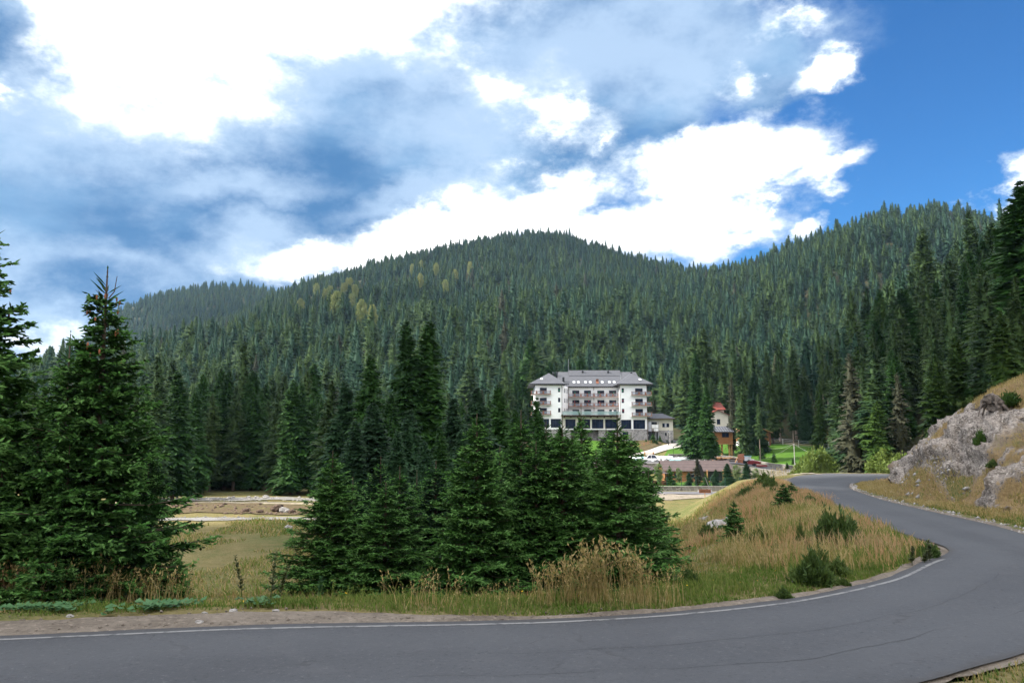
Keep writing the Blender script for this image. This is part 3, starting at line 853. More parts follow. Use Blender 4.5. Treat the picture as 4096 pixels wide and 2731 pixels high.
shoulder(ELd, ERo, wL, .12 * fbm(sL * 2, sL * 0 + 5, 3)); shoulder(ERo, ELd, wR, .2 * fbm(sL * 1.5, sL * 0 + 6, 3))

# ------------------------------------------------------------------ valley roads, tracks, lawns
dirt = dens([(-120, 121.5), (-70, 122.4), (-45, 122.3), (-20, 120.8), (0, 121), (12, 125), (22, 132)])
patch("dirt_track", dirt + [0, -.9], dirt + [0, 2.2], M['dirt'], .10, nb=5, jag=.5)
st = dens([(-100, 103), (-60, 100.5), (-42, 100), (-28, 100.6), (-16, 102), (5, 103)])
patch("stream_bed", st + [0, -1.0], st + [0, 2.0], M['gravel'], .08, nb=5, jag=1.0, seed=4)
so = dens([(-110, 106), (-60, 106), (-35, 106.5), (-18, 106), (4, 106)])
patch("bare_soil_bank", so + [0, 0], so + [0, 10], M['soil'], .10, nb=12, jag=2.5, seed=7)
patch("stony_clearing", dens([(-62, 125.5), (-40, 127), (-20, 126)]), dens([(-58, 130), (-40, 133), (-20, 131)]), M['gravel'], .1, nb=8, jag=2.5, seed=9)
lr = dens([(-10, 140), (5, 141), (18, 142), (30, 142.5), (45, 142), (60, 139)])
patch("valley_road", lr + [0, -2.6], lr + [0, 3.0], M['drive'], .12, nb=5)
patch("sandy_lay_by", dens([(10, 124), (20, 125), (29, 130), (36, 137)]), dens([(8, 139), (18, 139.2), (30, 139.6), (44, 139.2)]), M['sand'], .09, nb=14, jag=2.0, seed=11)
patch("sandy_lay_by", dens([(31, 113), (38, 114), (44, 116)]), dens([(30, 120), (36, 121), (44, 119)]), M['sand'], .09, nb=8, jag=2.5, seed=14)
# hotel forecourt, car park, drive
pk = dens([(8, 199), (25, 198.6), (45, 198.6), (58, 199)])
patch("car_park", pk, dens([(8, 220), (25, 220.5), (45, 221), (58, 217)]), M['drive'], .16, nb=14)
dr = dens([(54, 199), (58, 198), (62, 195), (66, 190), (70, 183), (76, 172)])
wallline = [(53, 218.5), (59.5, 214), (64, 207), (71, 195.5), (75, 188), (80, 178)]
patch("hotel_drive", dr, dens(wallline), M['drive'], .18, nb=10)
patch("lawn", dens([(42, 222), (50, 222.5), (53.5, 219), (60, 214.4), (63, 209)]), dens([(48, 241), (54, 247), (60, 251), (68, 250), (74, 243)]), M['lawn'], .22, nb=18)
patch("lawn", dens([(63, 209.2), (64.5, 207.3), (71.5, 195.8), (75.5, 188.3), (80.5, 178.3)]), dens([(74, 243), (78, 240), (82, 235), (88, 227), (92, 212)]), M['lawn'], .22, nb=24)
dw = dens([(30, 221), (38, 226), (46, 236), (52, 246), (60, 256), (68, 262)])
patch("pale_driveway", dw + [-1.5, 1.2], dw + [1.6, -1.2], M['pave'], .25, nb=5)
dw2 = dens([(46, 242), (52, 251), (60, 259), (70, 266)])
patch("upper_drive", dw2 + [-2, 3.5], dw2 + [0.3, 0.3], M['drive'], .24, nb=6)
patch("lawn", dens([(6, 222), (20, 222), (37, 224)]), dens([(6, 243), (20, 243), (38, 238)]), M['lawn'], .2, nb=10)
patch("garden_soil", dens([(38, 229), (44, 238)]), dens([(30, 240), (46, 245)]), M['soil'], .2, nb=8)
patch("yard_paving", dens([(14, 150), (30, 150), (46, 150), (60, 150)]), dens([(14, 176), (30, 176), (46, 176), (60, 172)]), M['lawn'], .12, nb=6)

# ------------------------------------------------------------------ rock outcrop beside the road
rx = np.arange(22, 62, .20); ry = np.arange(38, 92, .24)
RX, RY = np.meshgrid(rx, ry); x = RX.ravel(); y = RY.ravel()
s, zr, left, ins = road_info(x, y)
hz = H(x, y)
slope = sstep(.2, 5, s)
e = .3
hx = (H(x + e, y) - hz) / e; hy = (H(x, y + e) - hz) / e
nl = np.sqrt(hx**2 + hy**2 + 1)
N3 = np.column_stack([-hx / nl, -hy / nl, 1 / nl])
steep = np.sqrt(hx**2 + hy**2)
lo = fbm3(x / 4 + 5, y / 4, hz / 3, 4); hi = fbm3(x / 1.1, y / 1.1, hz / .8 + 9, 4, .6)
crag = 1 - np.abs(fbm3(x / 2.2 + 9, y / 2.2, hz / 1.6 + 4, 4, .6)) * 2
gr = 1 - sstep(.30, .62, steep + .55 * lo + .1)
gr = np.maximum(gr, sstep(.28, .5, fbm(x / 3.2 + 30, y / 3.2, 4)) * .9)
gr = np.maximum(gr, (1 - sstep(2.2, 3.4, s)))
gr = np.maximum(gr, .9 * (1 - sstep(46, 56, y + .5 * (x - 28))) * sstep(-.25, .1, fbm(x / 3 + 60, y / 3, 4)))
gr = np.maximum(gr, sstep(-.5, .8, hz - zr - 6.7 - 1.3 * lo))
amp = (1 - .8 * gr) * sstep(1.2, 3.0, s)
ledge = np.abs(((hz * .55 + lo * 1.6 + .35 * hi) % 1.0) - .5) * 2
blk = fbm3(np.floor(x / .9 + lo * 2) * .37, np.floor(y / .9 + hi) * .37, np.floor(hz / .7 + lo) * .41, 1)
disp = amp * (lo * .9 + hi * .38 + (crag - .5) * .75 + (ledge - .5) * .6 + blk * .75)
V = np.column_stack([x, y, hz + .04]) + N3 * disp[:, None]
keep = (~left) & (s > 1.0)
nx2, ny2 = len(rx), len(ry); ii = np.arange(nx2 * ny2).reshape(ny2, nx2)
F = np.stack([ii[:-1, :-1], ii[:-1, 1:], ii[1:, 1:], ii[1:, :-1]], -1).reshape(-1, 4)
F = F[keep[F].all(1)]
me = mesh_np("rock_outcrop", V, F, M['rock'], False)
a = me.attributes.new('grass', 'FLOAT', 'POINT'); a.data.foreach_set('value', gr.astype(np.float32))
rock = link("rock_outcrop", me); tag(rock, kind='structure')
RK = dict(x=x, y=y, z=V[:, 2], gr=gr, s=s, left=left)

# ------------------------------------------------------------------ loose stones on the gravel shoulder
def pebbles(name, x, y, r, mat):
    z = H(x, y); n = len(x); g_ = np.random.default_rng(len(x))
    oc = np.array([[1, 0, 0], [0, 1, 0], [-1, 0, 0], [0, -1, 0], [0, 0, .7], [0, 0, -.7]]); F0 = np.array([[0, 1, 4], [1, 2, 4], [2, 3, 4], [3, 0, 4], [1, 0, 5], [2, 1, 5], [3, 2, 5], [0, 3, 5]])
    V = (oc[None] * (.7 + .6 * g_.random((n, 6, 1)))) * r[:, None, None] + np.column_stack([x, y, z + .03])[:, None, :]
    F = (np.arange(n)[:, None, None] * 6 + F0[None]).reshape(-1, 3)
    o = link(name, mesh_np(name, V.reshape(-1, 3), F, mat)); tag(o, kind='stuff')
g0 = np.random.default_rng(3); x = g0.uniform(-12, 3, 380); i = np.searchsorted(ELd[:900, 0], x); y = np.interp(x, ELd[:900, 0], ELd[:900, 1]) + .12 + g0.random(380) ** 1.3 * np.where(x < -4, 1.5, .5)
pebbles("shoulder_stones", x, y, .012 + .04 * g0.random(380) ** 3, M['shoulder'])
j = g0.integers(0, len(ERo), 2600); j = j[(ERo[j, 1] > 28) & (ERo[j, 1] < 90)]; v = (ERo - ELd)[j, :2]; v = v / np.linalg.norm(v, axis=1)[:, None]; q = ERo[j, :2] + v * (.1 + .8 * g0.random(len(j)))[:, None]
pebbles("roadside_rubble", q[:, 0], q[:, 1], .03 + .10 * g0.random(len(j)) ** 3, M['rockw'])
k = np.where((~RK['left']) & (RK['s'] > 1.6) & (RK['s'] < 3.6) & (RK['y'] > 48))[0]; k = g0.choice(k, 260); 
pebbles("scree", RK['x'][k], RK['y'][k], .06 + .22 * g0.random(260) ** 3, M['rockw'])

gq = np.random.default_rng(8); n = 1500; x = gq.uniform(-62, -14, n); y = 106.5 + 9.5 * gq.random(n) ** 1.2; kq = fbm(x / 4, y / 4, 3) > -.15
pebbles("bank_rubble", x[kq], y[kq], .07 + .38 * gq.random(kq.sum()) ** 4, M['rockb'])
x = gq.uniform(-60, -18, 500); y = gq.uniform(125.5, 133, 500); pebbles("clearing_stones", x, y, .06 + .3 * gq.random(500) ** 4, M['rockw'])
x = gq.uniform(-62, -12, 900); y = gq.uniform(99.5, 103, 900); pebbles("stream_stones", x, y, .05 + .16 * gq.random(900) ** 3, M['gravel'])

# ------------------------------------------------------------------ tree meshes
def kites(P0, D, S, N, length, width, sag=0.0):
    """leaf-shaped folded pairs of triangles: root P0, direction D, side S, normal N"""
    P0 = np.asarray(P0); L = length[:, None]; W = width[:, None]
    tip = P0 + D * L
    mid = P0 + D * L * .42
    a = mid + S * W * .5 - N * W * sag
    b = mid - S * W * .5 - N * W * sag
    V = np.stack([P0, a, tip, b], 1).reshape(-1, 3)
    n = len(P0); k = np.arange(n)[:, None] * 4
    F = np.concatenate([k + [0, 1, 2], k + [0, 2, 3]], 0)
    return V, F
def unit(v): return v / (np.linalg.norm(v, axis=-1, keepdims=True) + 1e-9)
def cat(parts):
    Vs = []; Fs = []; n = 0
    for V, F in parts:
        Vs.append(V); Fs.append(F + n); n += len(V)
    return np.vstack(Vs), np.vstack(Fs)
UP = np.array([0, 0, 1.0])

def profile(t, k=1.0):            # crown radius along the crown, t = 0 bottom, 1 top
    return np.clip((1 - t) ** (.74 * k) * (1 - .45 * np.exp(-t * 9)), 0.0, 1)

def forest_crown(seed, Ht, Rad, base, nb, sub, sparse=0.0, droop=.35, ex=.88):
    g = np.random.default_rng(seed)
    t = np.sort(g.random(nb) ** 1.12)                    # more branches low down
    z = base + (Ht - base) * t
    az = g.random(nb) * 2 * np.pi
    lop = 1 + .28 * np.sin(az + seed) * np.sin(t * 9 + seed) + .22 * np.sin(3 * az + t * 14)
    r = Rad * profile(t, ex) * lop * (.72 + .5 * g.random(nb)) + .12
    keep = g.random(nb) > sparse * (1.2 - t)
    t, z, az, r = t[keep], z[keep], az[keep], r[keep]; nb = len(t)
    dr = droop * (1 - t) - .35 * t ** 2
    D = unit(np.column_stack([np.cos(az), np.sin(az), -dr]))
    S = np.column_stack([-np.sin(az), np.cos(az), 0 * az])
    N = np.cross(D, S); N = N * np.sign(N[:, 2:3])
    P0 = np.column_stack([0 * z, 0 * z, z])
    parts = [kites(P0, D, S, N, r, .34 * r + .18, .35)]
    for j in range(sub):
        f = .25 + .7 * g.random(nb); sgn = g.choice([-1, 1], nb)
        Q = P0 + D * (r * f)[:, None]
        a = (.5 + .5 * g.random(nb)) * sgn
        E = unit(D * np.cos(a)[:, None] + S * np.sin(a)[:, None] - UP * (.15 + .45 * g.random(nb))[:, None])
        T = unit(np.cross(E, UP + .3 * g.standard_normal((nb, 3))))
        NN = np.cross(E, T); NN = NN * np.sign(NN[:, 2:3])
        l = (.22 + .32 * g.random(nb)) * r * (1.15 - .5 * f) + .15
        parts.append(kites(Q, E, T, NN, l, l * .36, .3))
    # the dense inner mass of shaded needles
    kz, ka = 12, 9; tt = np.linspace(0, .97, kz); V = []
    for q in tt:
        rr = Rad * profile(np.array(q), ex) * (.40 + .18 * g.random(ka)) + .05
        aa = np.arange(ka) * 2 * np.pi / ka + q * 5
        V.append(np.column_stack([np.cos(aa) * rr, np.sin(aa) * rr, base + (Ht - base) * q - .25 * g.random(ka) * rr]))
    V = np.vstack(V); Fq = []
    for i in range(kz - 1):
        for j in range(ka):
            a, b, c, d = i * ka + j, i * ka + (j + 1) % ka, (i + 1) * ka + (j + 1) % ka, (i + 1) * ka + j
            Fq += [(a, b, c), (a, c, d)]
    parts.append((V, np.array(Fq)))
    return cat(parts)
def stem(Ht, r0, k=7, z0=-.6, bend=0.0):
    hs = np.linspace(0, 1, 7); V = []
    for h in hs:
        for j in range(k):
            a = 2 * np.pi * j / k; r = r0 * (1 - h) ** .8 + .012
            V.append((math.cos(a) * r + bend * h * h, math.sin(a) * r, z0 + (Ht - z0) * h))
    F = [(i * k + j, i * k + (j + 1) % k, (i + 1) * k + (j + 1) % k, (i + 1) * k + j) for i in range(6) for j in range(k)]
    return np.array(V), np.array(F)
def tree_meshes(name, V, F, Ht, r0, leafmat, barkmat=None):
    cm = mesh_np(name + "_crown", V, F, leafmat)
    sv, sf = stem(Ht * .97, r0)
    tm = mesh_np(name + "_trunk", sv, sf, barkmat or M['bark'], True)
    return cm, tm

def near_crown(seed, Ht, Rad, twig=.085, whorl=.24, lead=.75, brush=.05, open_=0.0, base=.12):
    """young spruce: whorls of branches carrying twigs that carry twiglets, each a thin needle brush"""
    g = np.random.default_rng(seed)
    B0 = []; Baz = []; Bl = []; Bt = []
    z = base
    while z < Ht - lead:
        t = z / (Ht - lead * .6)
        nbr = g.integers(6, 9)
        a0 = g.random() * 6.28
        for j in range(nbr):
            a = a0 + j * 6.283 / nbr + g.normal(0, .22)
            l = Rad * ((1 - t) ** .88 + .03) * (.78 + .4 * g.random()) * (1 + .14 * math.sin(2 * a + seed))
            if t < .10: l *= .78 + 2 * t
            if g.random() < open_: l *= .55
            B0.append(z + g.normal(0, .10)); Baz.append(a); Bl.append(max(l, .16)); Bt.append(t)
        z += whorl * (.75 + .5 * g.random()) * (1.0 if t < .75 else 1.15)
        # small branches between the whorls
        for j in range(4):
            a = g.random() * 6.28; l = Rad * ((1 - t) ** .9) * (.35 + .3 * g.random())
            B0.append(z - whorl * g.random() * .7); Baz.append(a); Bl.append(max(l, .1)); Bt.append(t)
    B0 = np.array(B0); Baz = np.array(Baz); Bl = np.array(Bl); Bt = np.array(Bt); nb = len(B0)
    O = np.column_stack([np.cos(Baz), np.sin(Baz), 0 * Baz]); S = np.column_stack([-np.sin(Baz), np.cos(Baz), 0 * Baz])
    pitch0 = .10 + .75 * Bt ** 2 - .25 * (1 - Bt)        # young branches rise, old ones hang
    curve = .28 * (1 - Bt) + .10
    def bp(i, f):                                          # point and tangent along branch i
        L = Bl[i]; x = f * L
        zz = B0[i] + x * np.tan(pitch0[i]) * (1 - .3 * f) + curve[i] * L * (f ** 2.2 - .75 * f) * .8
        p = O[i] * x[:, None]; p[:, 2] = zz
        return p
    brush_P = []; brush_D = []; brush_L = []; brush_W = []; brush_T = []
    wood = []
    def addb(Pa, Pb, w, tipm=None):
        brush_T.append(np.zeros(len(Pa), bool) if tipm is None else tipm)
        d = Pb - Pa; l = np.linalg.norm(d, axis=1)
        brush_P.append(Pa); brush_D.append(d / (l[:, None] + 1e-9)); brush_L.append(l); brush_W.append(w + 0 * l)
    idx = np.arange(nb)
    # branch axis: four needle brushes over the outer part
    for k in range(5):
        f0 = .15 + .17 * k; f1 = min(1.0, f0 + .20)
        addb(bp(idx, np.full(nb, f0)), bp(idx, np.full(nb, f1)), brush * 1.15, np.full(nb, k >= 4))
    # second order twigs
    cnt = np.maximum(4, (Bl / twig * 2.0).astype(int))
    I = np.repeat(idx, cnt); f = g.random(len(I)) ** .72 * .95 + .04
    sg = g.choice([-1., 1.], len(I))
    Pa = bp(I, f); Pt = unit(bp(I, np.minimum(f + .05, 1.0)) - bp(I, f - .04))
    ang = .75 + .35 * g.random(len(I))
    Sd = S[I] * sg[:, None]
    up = g.normal(-.10, .30, len(I))
    D2 = unit(Pt * np.cos(ang)[:, None] + Sd * np.sin(ang)[:, None] + UP * up[:, None])
    l2 = (.42 * Bl[I] * (1 - f) + .07 + .10 * g.random(len(I))) * (.7 + .5 * g.random(len(I)))
    l2 = np.minimum(l2, .75)
    inner = f < .28
    l2 = np.where(inner & (Bl[I] > .8), l2 * .55, l2)
    Pb = Pa + D2 * l2[:, None] + UP * (-.10 * l2 ** 1.5)[:, None]
    addb(Pa, Pb, brush, (f > .72) & (g.random(len(f)) < .7))
    # third order
    c3 = np.clip((l2 / .075).astype(int), 0, 8)
    J = np.repeat(np.arange(len(I)), c3); h = .2 + .75 * g.random(len(J)); s3 = g.choice([-1., 1.], len(J))
    Dj = D2[J]; side = unit(np.cross(Dj, UP)) * s3[:, None]
    D3 = unit(Dj * .75 + side * .65 + UP * g.normal(-.12, .38, len(J))[:, None])
    l3 = .05 + .11 * g.random(len(J)) + .18 * l2[J] * (1 - h)
    Pc = Pa[J] + (Pb - Pa)[J] * h[:, None]
    addb(Pc, Pc + D3 * l3[:, None], brush * .92, ((f[J] > .62) | (h > .8)) & (f[J] > .35) & (g.random(len(J)) < .6))
    # leader with its topmost shoots
    nl = 10; zz = np.linspace(Ht - lead, Ht, nl + 1)
    Pl = np.column_stack([0 * zz, 0 * zz, zz]); addb(Pl[:-1], Pl[1:], brush * .8)
    m = 16; a = g.random(m) * 6.28; q = Ht - lead + g.random(m) * lead * .55
    Pq = np.column_stack([0 * a, 0 * a, q]); Dq = unit(np.column_stack([np.cos(a), np.sin(a), .9 + 0 * a])); addb(Pq, Pq + Dq * (.16 + .22 * g.random(m))[:, None] * (lead / .75), brush * .8)
    BP = np.vstack(brush_P); BD = np.vstack(brush_D); BLn = np.concatenate(brush_L); BW = np.concatenate(brush_W) * (.8 + .4 * g.random(len(BLn)))
    side = unit(np.cross(BD, UP + .01)); nor = np.cross(side, BD)
    th = g.random(len(BLn)) * 1.2
    s1 = side * np.cos(th)[:, None] + nor * np.sin(th)[:, None]; s2 = -side * np.sin(th)[:, None] + nor * np.cos(th)[:, None]
    a = kites(BP, BD, s1, s2, BLn, BW, .0); b = kites(BP, BD, s2, s1, BLn, BW, .0)
    V, F = cat([a, b])
    tm_ = np.concatenate(brush_T); global TIPMASK; TIPMASK = np.concatenate([tm_, tm_, tm_, tm_])
    # wood of the branches
    wv = []; 
    P1 = bp(idx, np.full(nb, .0)); P2 = bp(idx, np.full(nb, .5)); P3 = bp(idx, np.full(nb, .92))
    r = (.008 + .010 * Bl)[:, None]
    W = []; FW = []
    for (p, q, ra, rb) in ((P1, P2, r, r * .6), (P2, P3, r * .6, r * .25)):
        d = unit(q - p); s_ = unit(np.cross(d, UP)); n_2 = np.cross(s_, d)
        ring = []
        for (c, rr) in ((p, ra), (q, rb)):
            for k in range(3):
                an = 2.094 * k; ring.append(c + (s_ * math.cos(an) + n_2 * math.sin(an)) * rr)
        VV = np.stack(ring, 1).reshape(-1, 3); k = np.arange(len(p))[:, None] * 6
        FF = np.concatenate([k + [0, 1, 4, 3], k + [1, 2, 5, 4], k + [2, 0, 3, 5]], 0)
        W.append(VV); FW.append(FF)
    FWt = [FW[0], FW[1] + len(W[0])]
    return V, F, np.vstack(W), np.vstack(FWt)

def leafy_crown(seed, Ht, Rad, base, n, leaf=.3, shape=1.0):
    g = np.random.default_rng(seed)
    nc = 34
    t = g.random(nc); z = base + (Ht - base) * (.12 + .86 * t); a = g.random(nc) * 6.28
    rr = Rad * np.sqrt(np.clip(np.sin(np.pi * (.12 + .86 * t) ** shape), 0, 1)) * np.sqrt(g.random(nc)) * .85
    C = np.column_stack([np.cos(a) * rr, np.sin(a) * rr, z]); cr = Rad * (.22 + .22 * g.random(nc))
    i = g.integers(0, nc, n); d = unit(g.standard_normal((n, 3))); q = C[i] + d * (cr[i] * g.random(n) ** .4)[:, None]
    D = unit(g.standard_normal((n, 3)) + d * .5); Sx = unit(np.cross(D, g.standard_normal((n, 3)))); N = np.cross(D, Sx)
    l = leaf * (.6 + .8 * g.random(n))
    return kites(q, D, Sx, N, l, l * .75, .1)
def shrub(seed, Ht, Rad, n, leaf=.16, up=1.2, width=.2):
    """many fine upright shoots with needle or leaf sprigs"""
    g = np.random.default_rng(seed)
    a = g.random(n) * 6.28; r = Rad * np.sqrt(g.random(n)); 
    h = Ht * (1 - (r / Rad) ** 2 * .65) * (.45 + .6 * g.random(n))
    lob = .7 + .35 * np.sin(a * 3 + seed) ** 2
    B = np.column_stack([np.cos(a) * r * .35, np.sin(a) * r * .35, 0 * a]); T = np.column_stack([np.cos(a) * r * lob, np.sin(a) * r * lob, h * (.8 + .3 * np.sin(a * 2 + seed))])
    parts = []
    for k in range(9):
        f = .12 + .88 * g.random(n)
        Pn = B + (T - B) * f[:, None] + g.normal(0, .03 * Rad, (n, 3)); Pn[:, 2] = np.maximum(Pn[:, 2], .01)
        D = unit((T - B) * .8 / Ht + g.standard_normal((n, 3)) * .45 + UP * up * .4)
        Sx = unit(np.cross(D, g.standard_normal((n, 3)))); N = np.cross(D, Sx)
        l = leaf * (.6 + .9 * g.random(n)); parts.append(kites(Pn, D, Sx, N, l, l * width, .1))
    return cat(parts)

# ---- shared meshes
LOW = []
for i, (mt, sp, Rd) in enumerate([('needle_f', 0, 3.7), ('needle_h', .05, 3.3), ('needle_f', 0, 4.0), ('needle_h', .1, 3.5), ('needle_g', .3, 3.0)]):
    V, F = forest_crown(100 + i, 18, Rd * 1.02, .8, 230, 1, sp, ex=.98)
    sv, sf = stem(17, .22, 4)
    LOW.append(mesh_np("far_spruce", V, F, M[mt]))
MID = {}
def midset(key, n, mt, Ht, Rd, base, nb, sub, sparse=0., bark=None):
    MID[key] = []
    for i in range(n):
        V, F = forest_crown(hash((len(MID), i)) % 9999 if False else 200 + 31 * len(MID) + i, Ht, Rd * (.9 + .2 * ((i * 37) % 5) / 4), base * (.7 + .6 * ((i * 53) % 7) / 6), nb, sub, sparse)
        MID[key].append(tree_meshes("spruce", V, F, Ht, .30, M[mt], bark) + (Ht,))
midset('forest', 6, 'needle_f', 22, 2.7, 2.5, 520, 5)
midset('tallstem', 4, 'needle_f', 24, 2.4, 8.0, 380, 5, .1, M['pale_bark'])
midset('dark', 5, 'needle', 20, 3.0, 1.6, 900, 9)
midset('grey', 3, 'needle_g', 20, 2.5, 2.5, 420, 5, .35, M['pale_bark'])
midset('bright', 3, 'needle_y', 18, 3.0, .8, 620, 6)
midset('skirt', 4, 'needle_b', 16, 2.8, .5, 900, 9)
NEAR = []
def tipped(me):
    me.materials.append(M['tips']); me.polygons.foreach_set('material_index', TIPMASK.astype(np.int32)); return me
def wood_mesh(nm, W, FW, h, r):
    sv, sf = stem(h, r); return mesh_np(nm, np.vstack([sv, W]), np.vstack([sf, FW + len(sv)]), M['bark'])
for i, (Hh, Rr, kw) in enumerate([(7.4, 2.1, {}), (7.2, 2.25, dict(whorl=.22)), (7.5, 1.95, dict(open_=.12)), (6.8, 2.2, dict(whorl=.26)), (7.4, 2.1, dict(open_=.25, lead=.95, whorl=.27))]):
    V, F, W, FW = near_crown(500 + i, Hh, Rr, **kw)
    NEAR.append((tipped(mesh_np("young_spruce_crown", V, F, M['needle'])), wood_mesh("young_spruce_trunk", W, FW, Hh * .985, .085), None, Hh, Rr))
V, F, W, FW = near_crown(540, 3.0, .95, twig=.07, whorl=.26, lead=.5, brush=.06)
SAP = [(tipped(mesh_np("sapling_crown", V, F, M['needle'])), wood_mesh("sapling_trunk", W, FW, 2.9, .04), None, 3.0, .95)]
V, F, W, FW = near_crown(541, 8.4, 2.35, twig=.085, whorl=.25, lead=1.15, brush=.055, open_=.2)
BIG = (tipped(mesh_np("big_spruce_crown", V, F, M['needle'])), wood_mesh("big_spruce_trunk", W, FW, 8.3, .11), None, 8.4, 2.35)

def put_tree(kind, x, y, z, h, w=1.0, label='', group=None, rz=None, cat_='tree', name='spruce_tree', mat=None, tilt=0):
    """one tree = an Empty with crown, trunk (and limbs) as children"""
    t = thing(name, (x, y, z), label, cat_, group, random.random() * 6.28 if rz is None else rz)
    if len(kind) == 5:
        cm, lm, tm, Hh, Rr = kind; s = h / Hh
        link('crown', cm, t); link('trunk', lm, t)
    else:
        cm, tm, Hh = kind; s = h / Hh
        link('crown', cm, t); link('trunk', tm, t)
    t.scale = (s * w, s * w, s)
    if mat:
        c = [q for q in t.children if q.name.startswith('crown')][0]
        c.material_slots[0].link = 'OBJECT'; c.material_slots[0].material = mat
    if tilt: t.rotation_euler[0] = tilt
    return t
random.seed(5)
def by_px(kind, u, vtop, d, w=1.0, label='', group=None, vbase=None, ph=None, **k):
    """tree whose tip is seen at (u, vtop), standing on the ground at distance d"""
    p = at(u, vtop, d); z = gz(p[0], d)
    if vbase is not None: z = at(u, vbase, d)[2]
    return put_tree(kind, p[0], d, z - .05, p[2] - z, w, label, group, **k)

# ---- the big spruce group in the foreground
FG = 'young spruces on the slope below the near roadside'
fgt = [  # u, vtop, depth, mesh, width, label
 (333, 446, 27.5, 0, 1.02, 'young spruce at the left end of the dense clump, crown reaching the grass'),
 (353, 473, 33, 3, 1.0, 'spruce half hidden behind the leftmost spruce of the central clump'),
 (381, 452, 36, 1, 1.0, 'slim spruce tip just right of the leftmost spruce of the central clump'),
 (400, 462, 31, 2, 1.0, 'spruce with a bushy pale tip behind the low spruce of the central clump'),
 (386, 478, 27, 3, 1.15, 'lowest of the front row spruces, second from the left of the central clump'),
 (436, 456, 33, 1, 1.1, 'spruce in the gap between the low front spruce and the tallest middle front spruce'),
 (417, 466, 40, 4, .9, 'thin spruce tip set back in the middle of the central clump'),
 (477, 408, 26.5, 1, .98, 'broad front spruce in the middle of the clump with a long bare leader'),
 (521, 405, 29.5, 2, .95, 'tall spruce just right of the broad middle spruce of the clump'),
 (500, 442, 33, 3, .95, 'spruce wedged behind the two tallest middle spruces of the clump'),
 (546, 417, 31, 0, .95, 'spruce whose tip stands before the lower left of the hotel'),
 (562, 411, 27.5, 4, 1.0, 'open branched front spruce whose twigs cover the hotel terrace windows'),
 (581, 404, 32, 2, .9, 'bright spruce whose tip rises highest before the hotel terrace'),
 (617, 409, 26.5, 4, 1.12, 'right end spruce of the front clump with long drooping lower branches'),
 (631, 430, 30, 3, .95, 'spruce tip just right of the long armed end spruce of the clump'),
 (596, 446, 30, 1, .95, 'spruce filling the gap between the bright spruce and the right end spruce'),
 (648, 462, 28.5, 2, .75, 'small spruce at the right foot of the front clump'),
 (572, 428, 29.5, 3, 1.0, 'spruce standing between the open branched front spruce and the bright one'),
 (536, 436, 27.5, 0, .95, 'full front spruce just below the left lower corner of the hotel'),
 (606, 424, 33, 1, 1.0, 'rear spruce filling the back of the clump under the hotel right wing'),

]
for i, (u, vt, d, k, w, lb) in enumerate(fgt):
    kd = NEAR[k]; d = d * (.83 if d < 30 else .87)
    p = at(u, vt, d); z = gz(p[0], d); h = p[2] - z
    w2 = w * 1.02 * (7.2 / max(h, 4.5)) ** .75
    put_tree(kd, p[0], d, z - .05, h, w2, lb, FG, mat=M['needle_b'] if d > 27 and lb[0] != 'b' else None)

# ---- the spruces at the left
def cones(t, n, Ht, Rd, seed):
    g = random.Random(seed)
    bm = MB().tube([(0, 0, 0), (0, 0, -.035), (0, 0, -.09), (0, 0, -.13)], [.008, .02, .019, .006], 6)
    first = None
    for i in range(n):
        a = g.random() * 6.28; f = .70 + .24 * g.random(); r = Rd * (1 - f) * (.55 + .5 * g.random()) + .05
        loc = (math.cos(a) * r, math.sin(a) * r, Ht * f - .1)
        if first is None: first = bm.obj('cone', M['cone'], t, loc); c = first
        else: c = first.copy(); COL.objects.link(c); c.parent = t; c.location = loc
LG = 'tall spruces beside the road at the left'
t = by_px(BIG, 108, 263, 21.5, 1.15, 'big dark spruce at the left with a long forked leader and brown cones', LG, rz=.6); cones(t, 22, 8.4, 2.35, 3)
lead = MB().tube([(.05, 0, 7.55), (.16, .02, 7.75), (.2, .03, 8.15)], [.014, .011, .006], 6).obj('side_leader', M['bark'], t)
t = by_px(BIG, -14, 196, 21, 1.15, 'spruce cut by the left edge of the photo, with cones near its top', LG, rz=2.4); cones(t, 14, 8.4, 2.35, 8)
by_px(NEAR[4], 71, 328, 30, .85, 'thin topped spruce between the edge spruce and the big left spruce', LG)
by_px(NEAR[2], 40, 420, 24, 1.05, 'lower spruce filling the gap at the foot of the two left spruces', LG)
by_px(NEAR[0], 150, 430, 24.5, .95, 'shorter spruce against the right flank of the big left spruce', LG)
by_px(NEAR[1], 70, 440, 20.5, 1.15, 'bushy low spruce in front of the big left spruce', LG)
by_px(NEAR[3], 5, 430, 20.5, 1.1, 'bushy low spruce at the foot of the edge spruce', LG)
by_px(SAP[0], 178, 547, 22, 1.1, 'tiny spruce at the right foot of the big left spruce', LG)

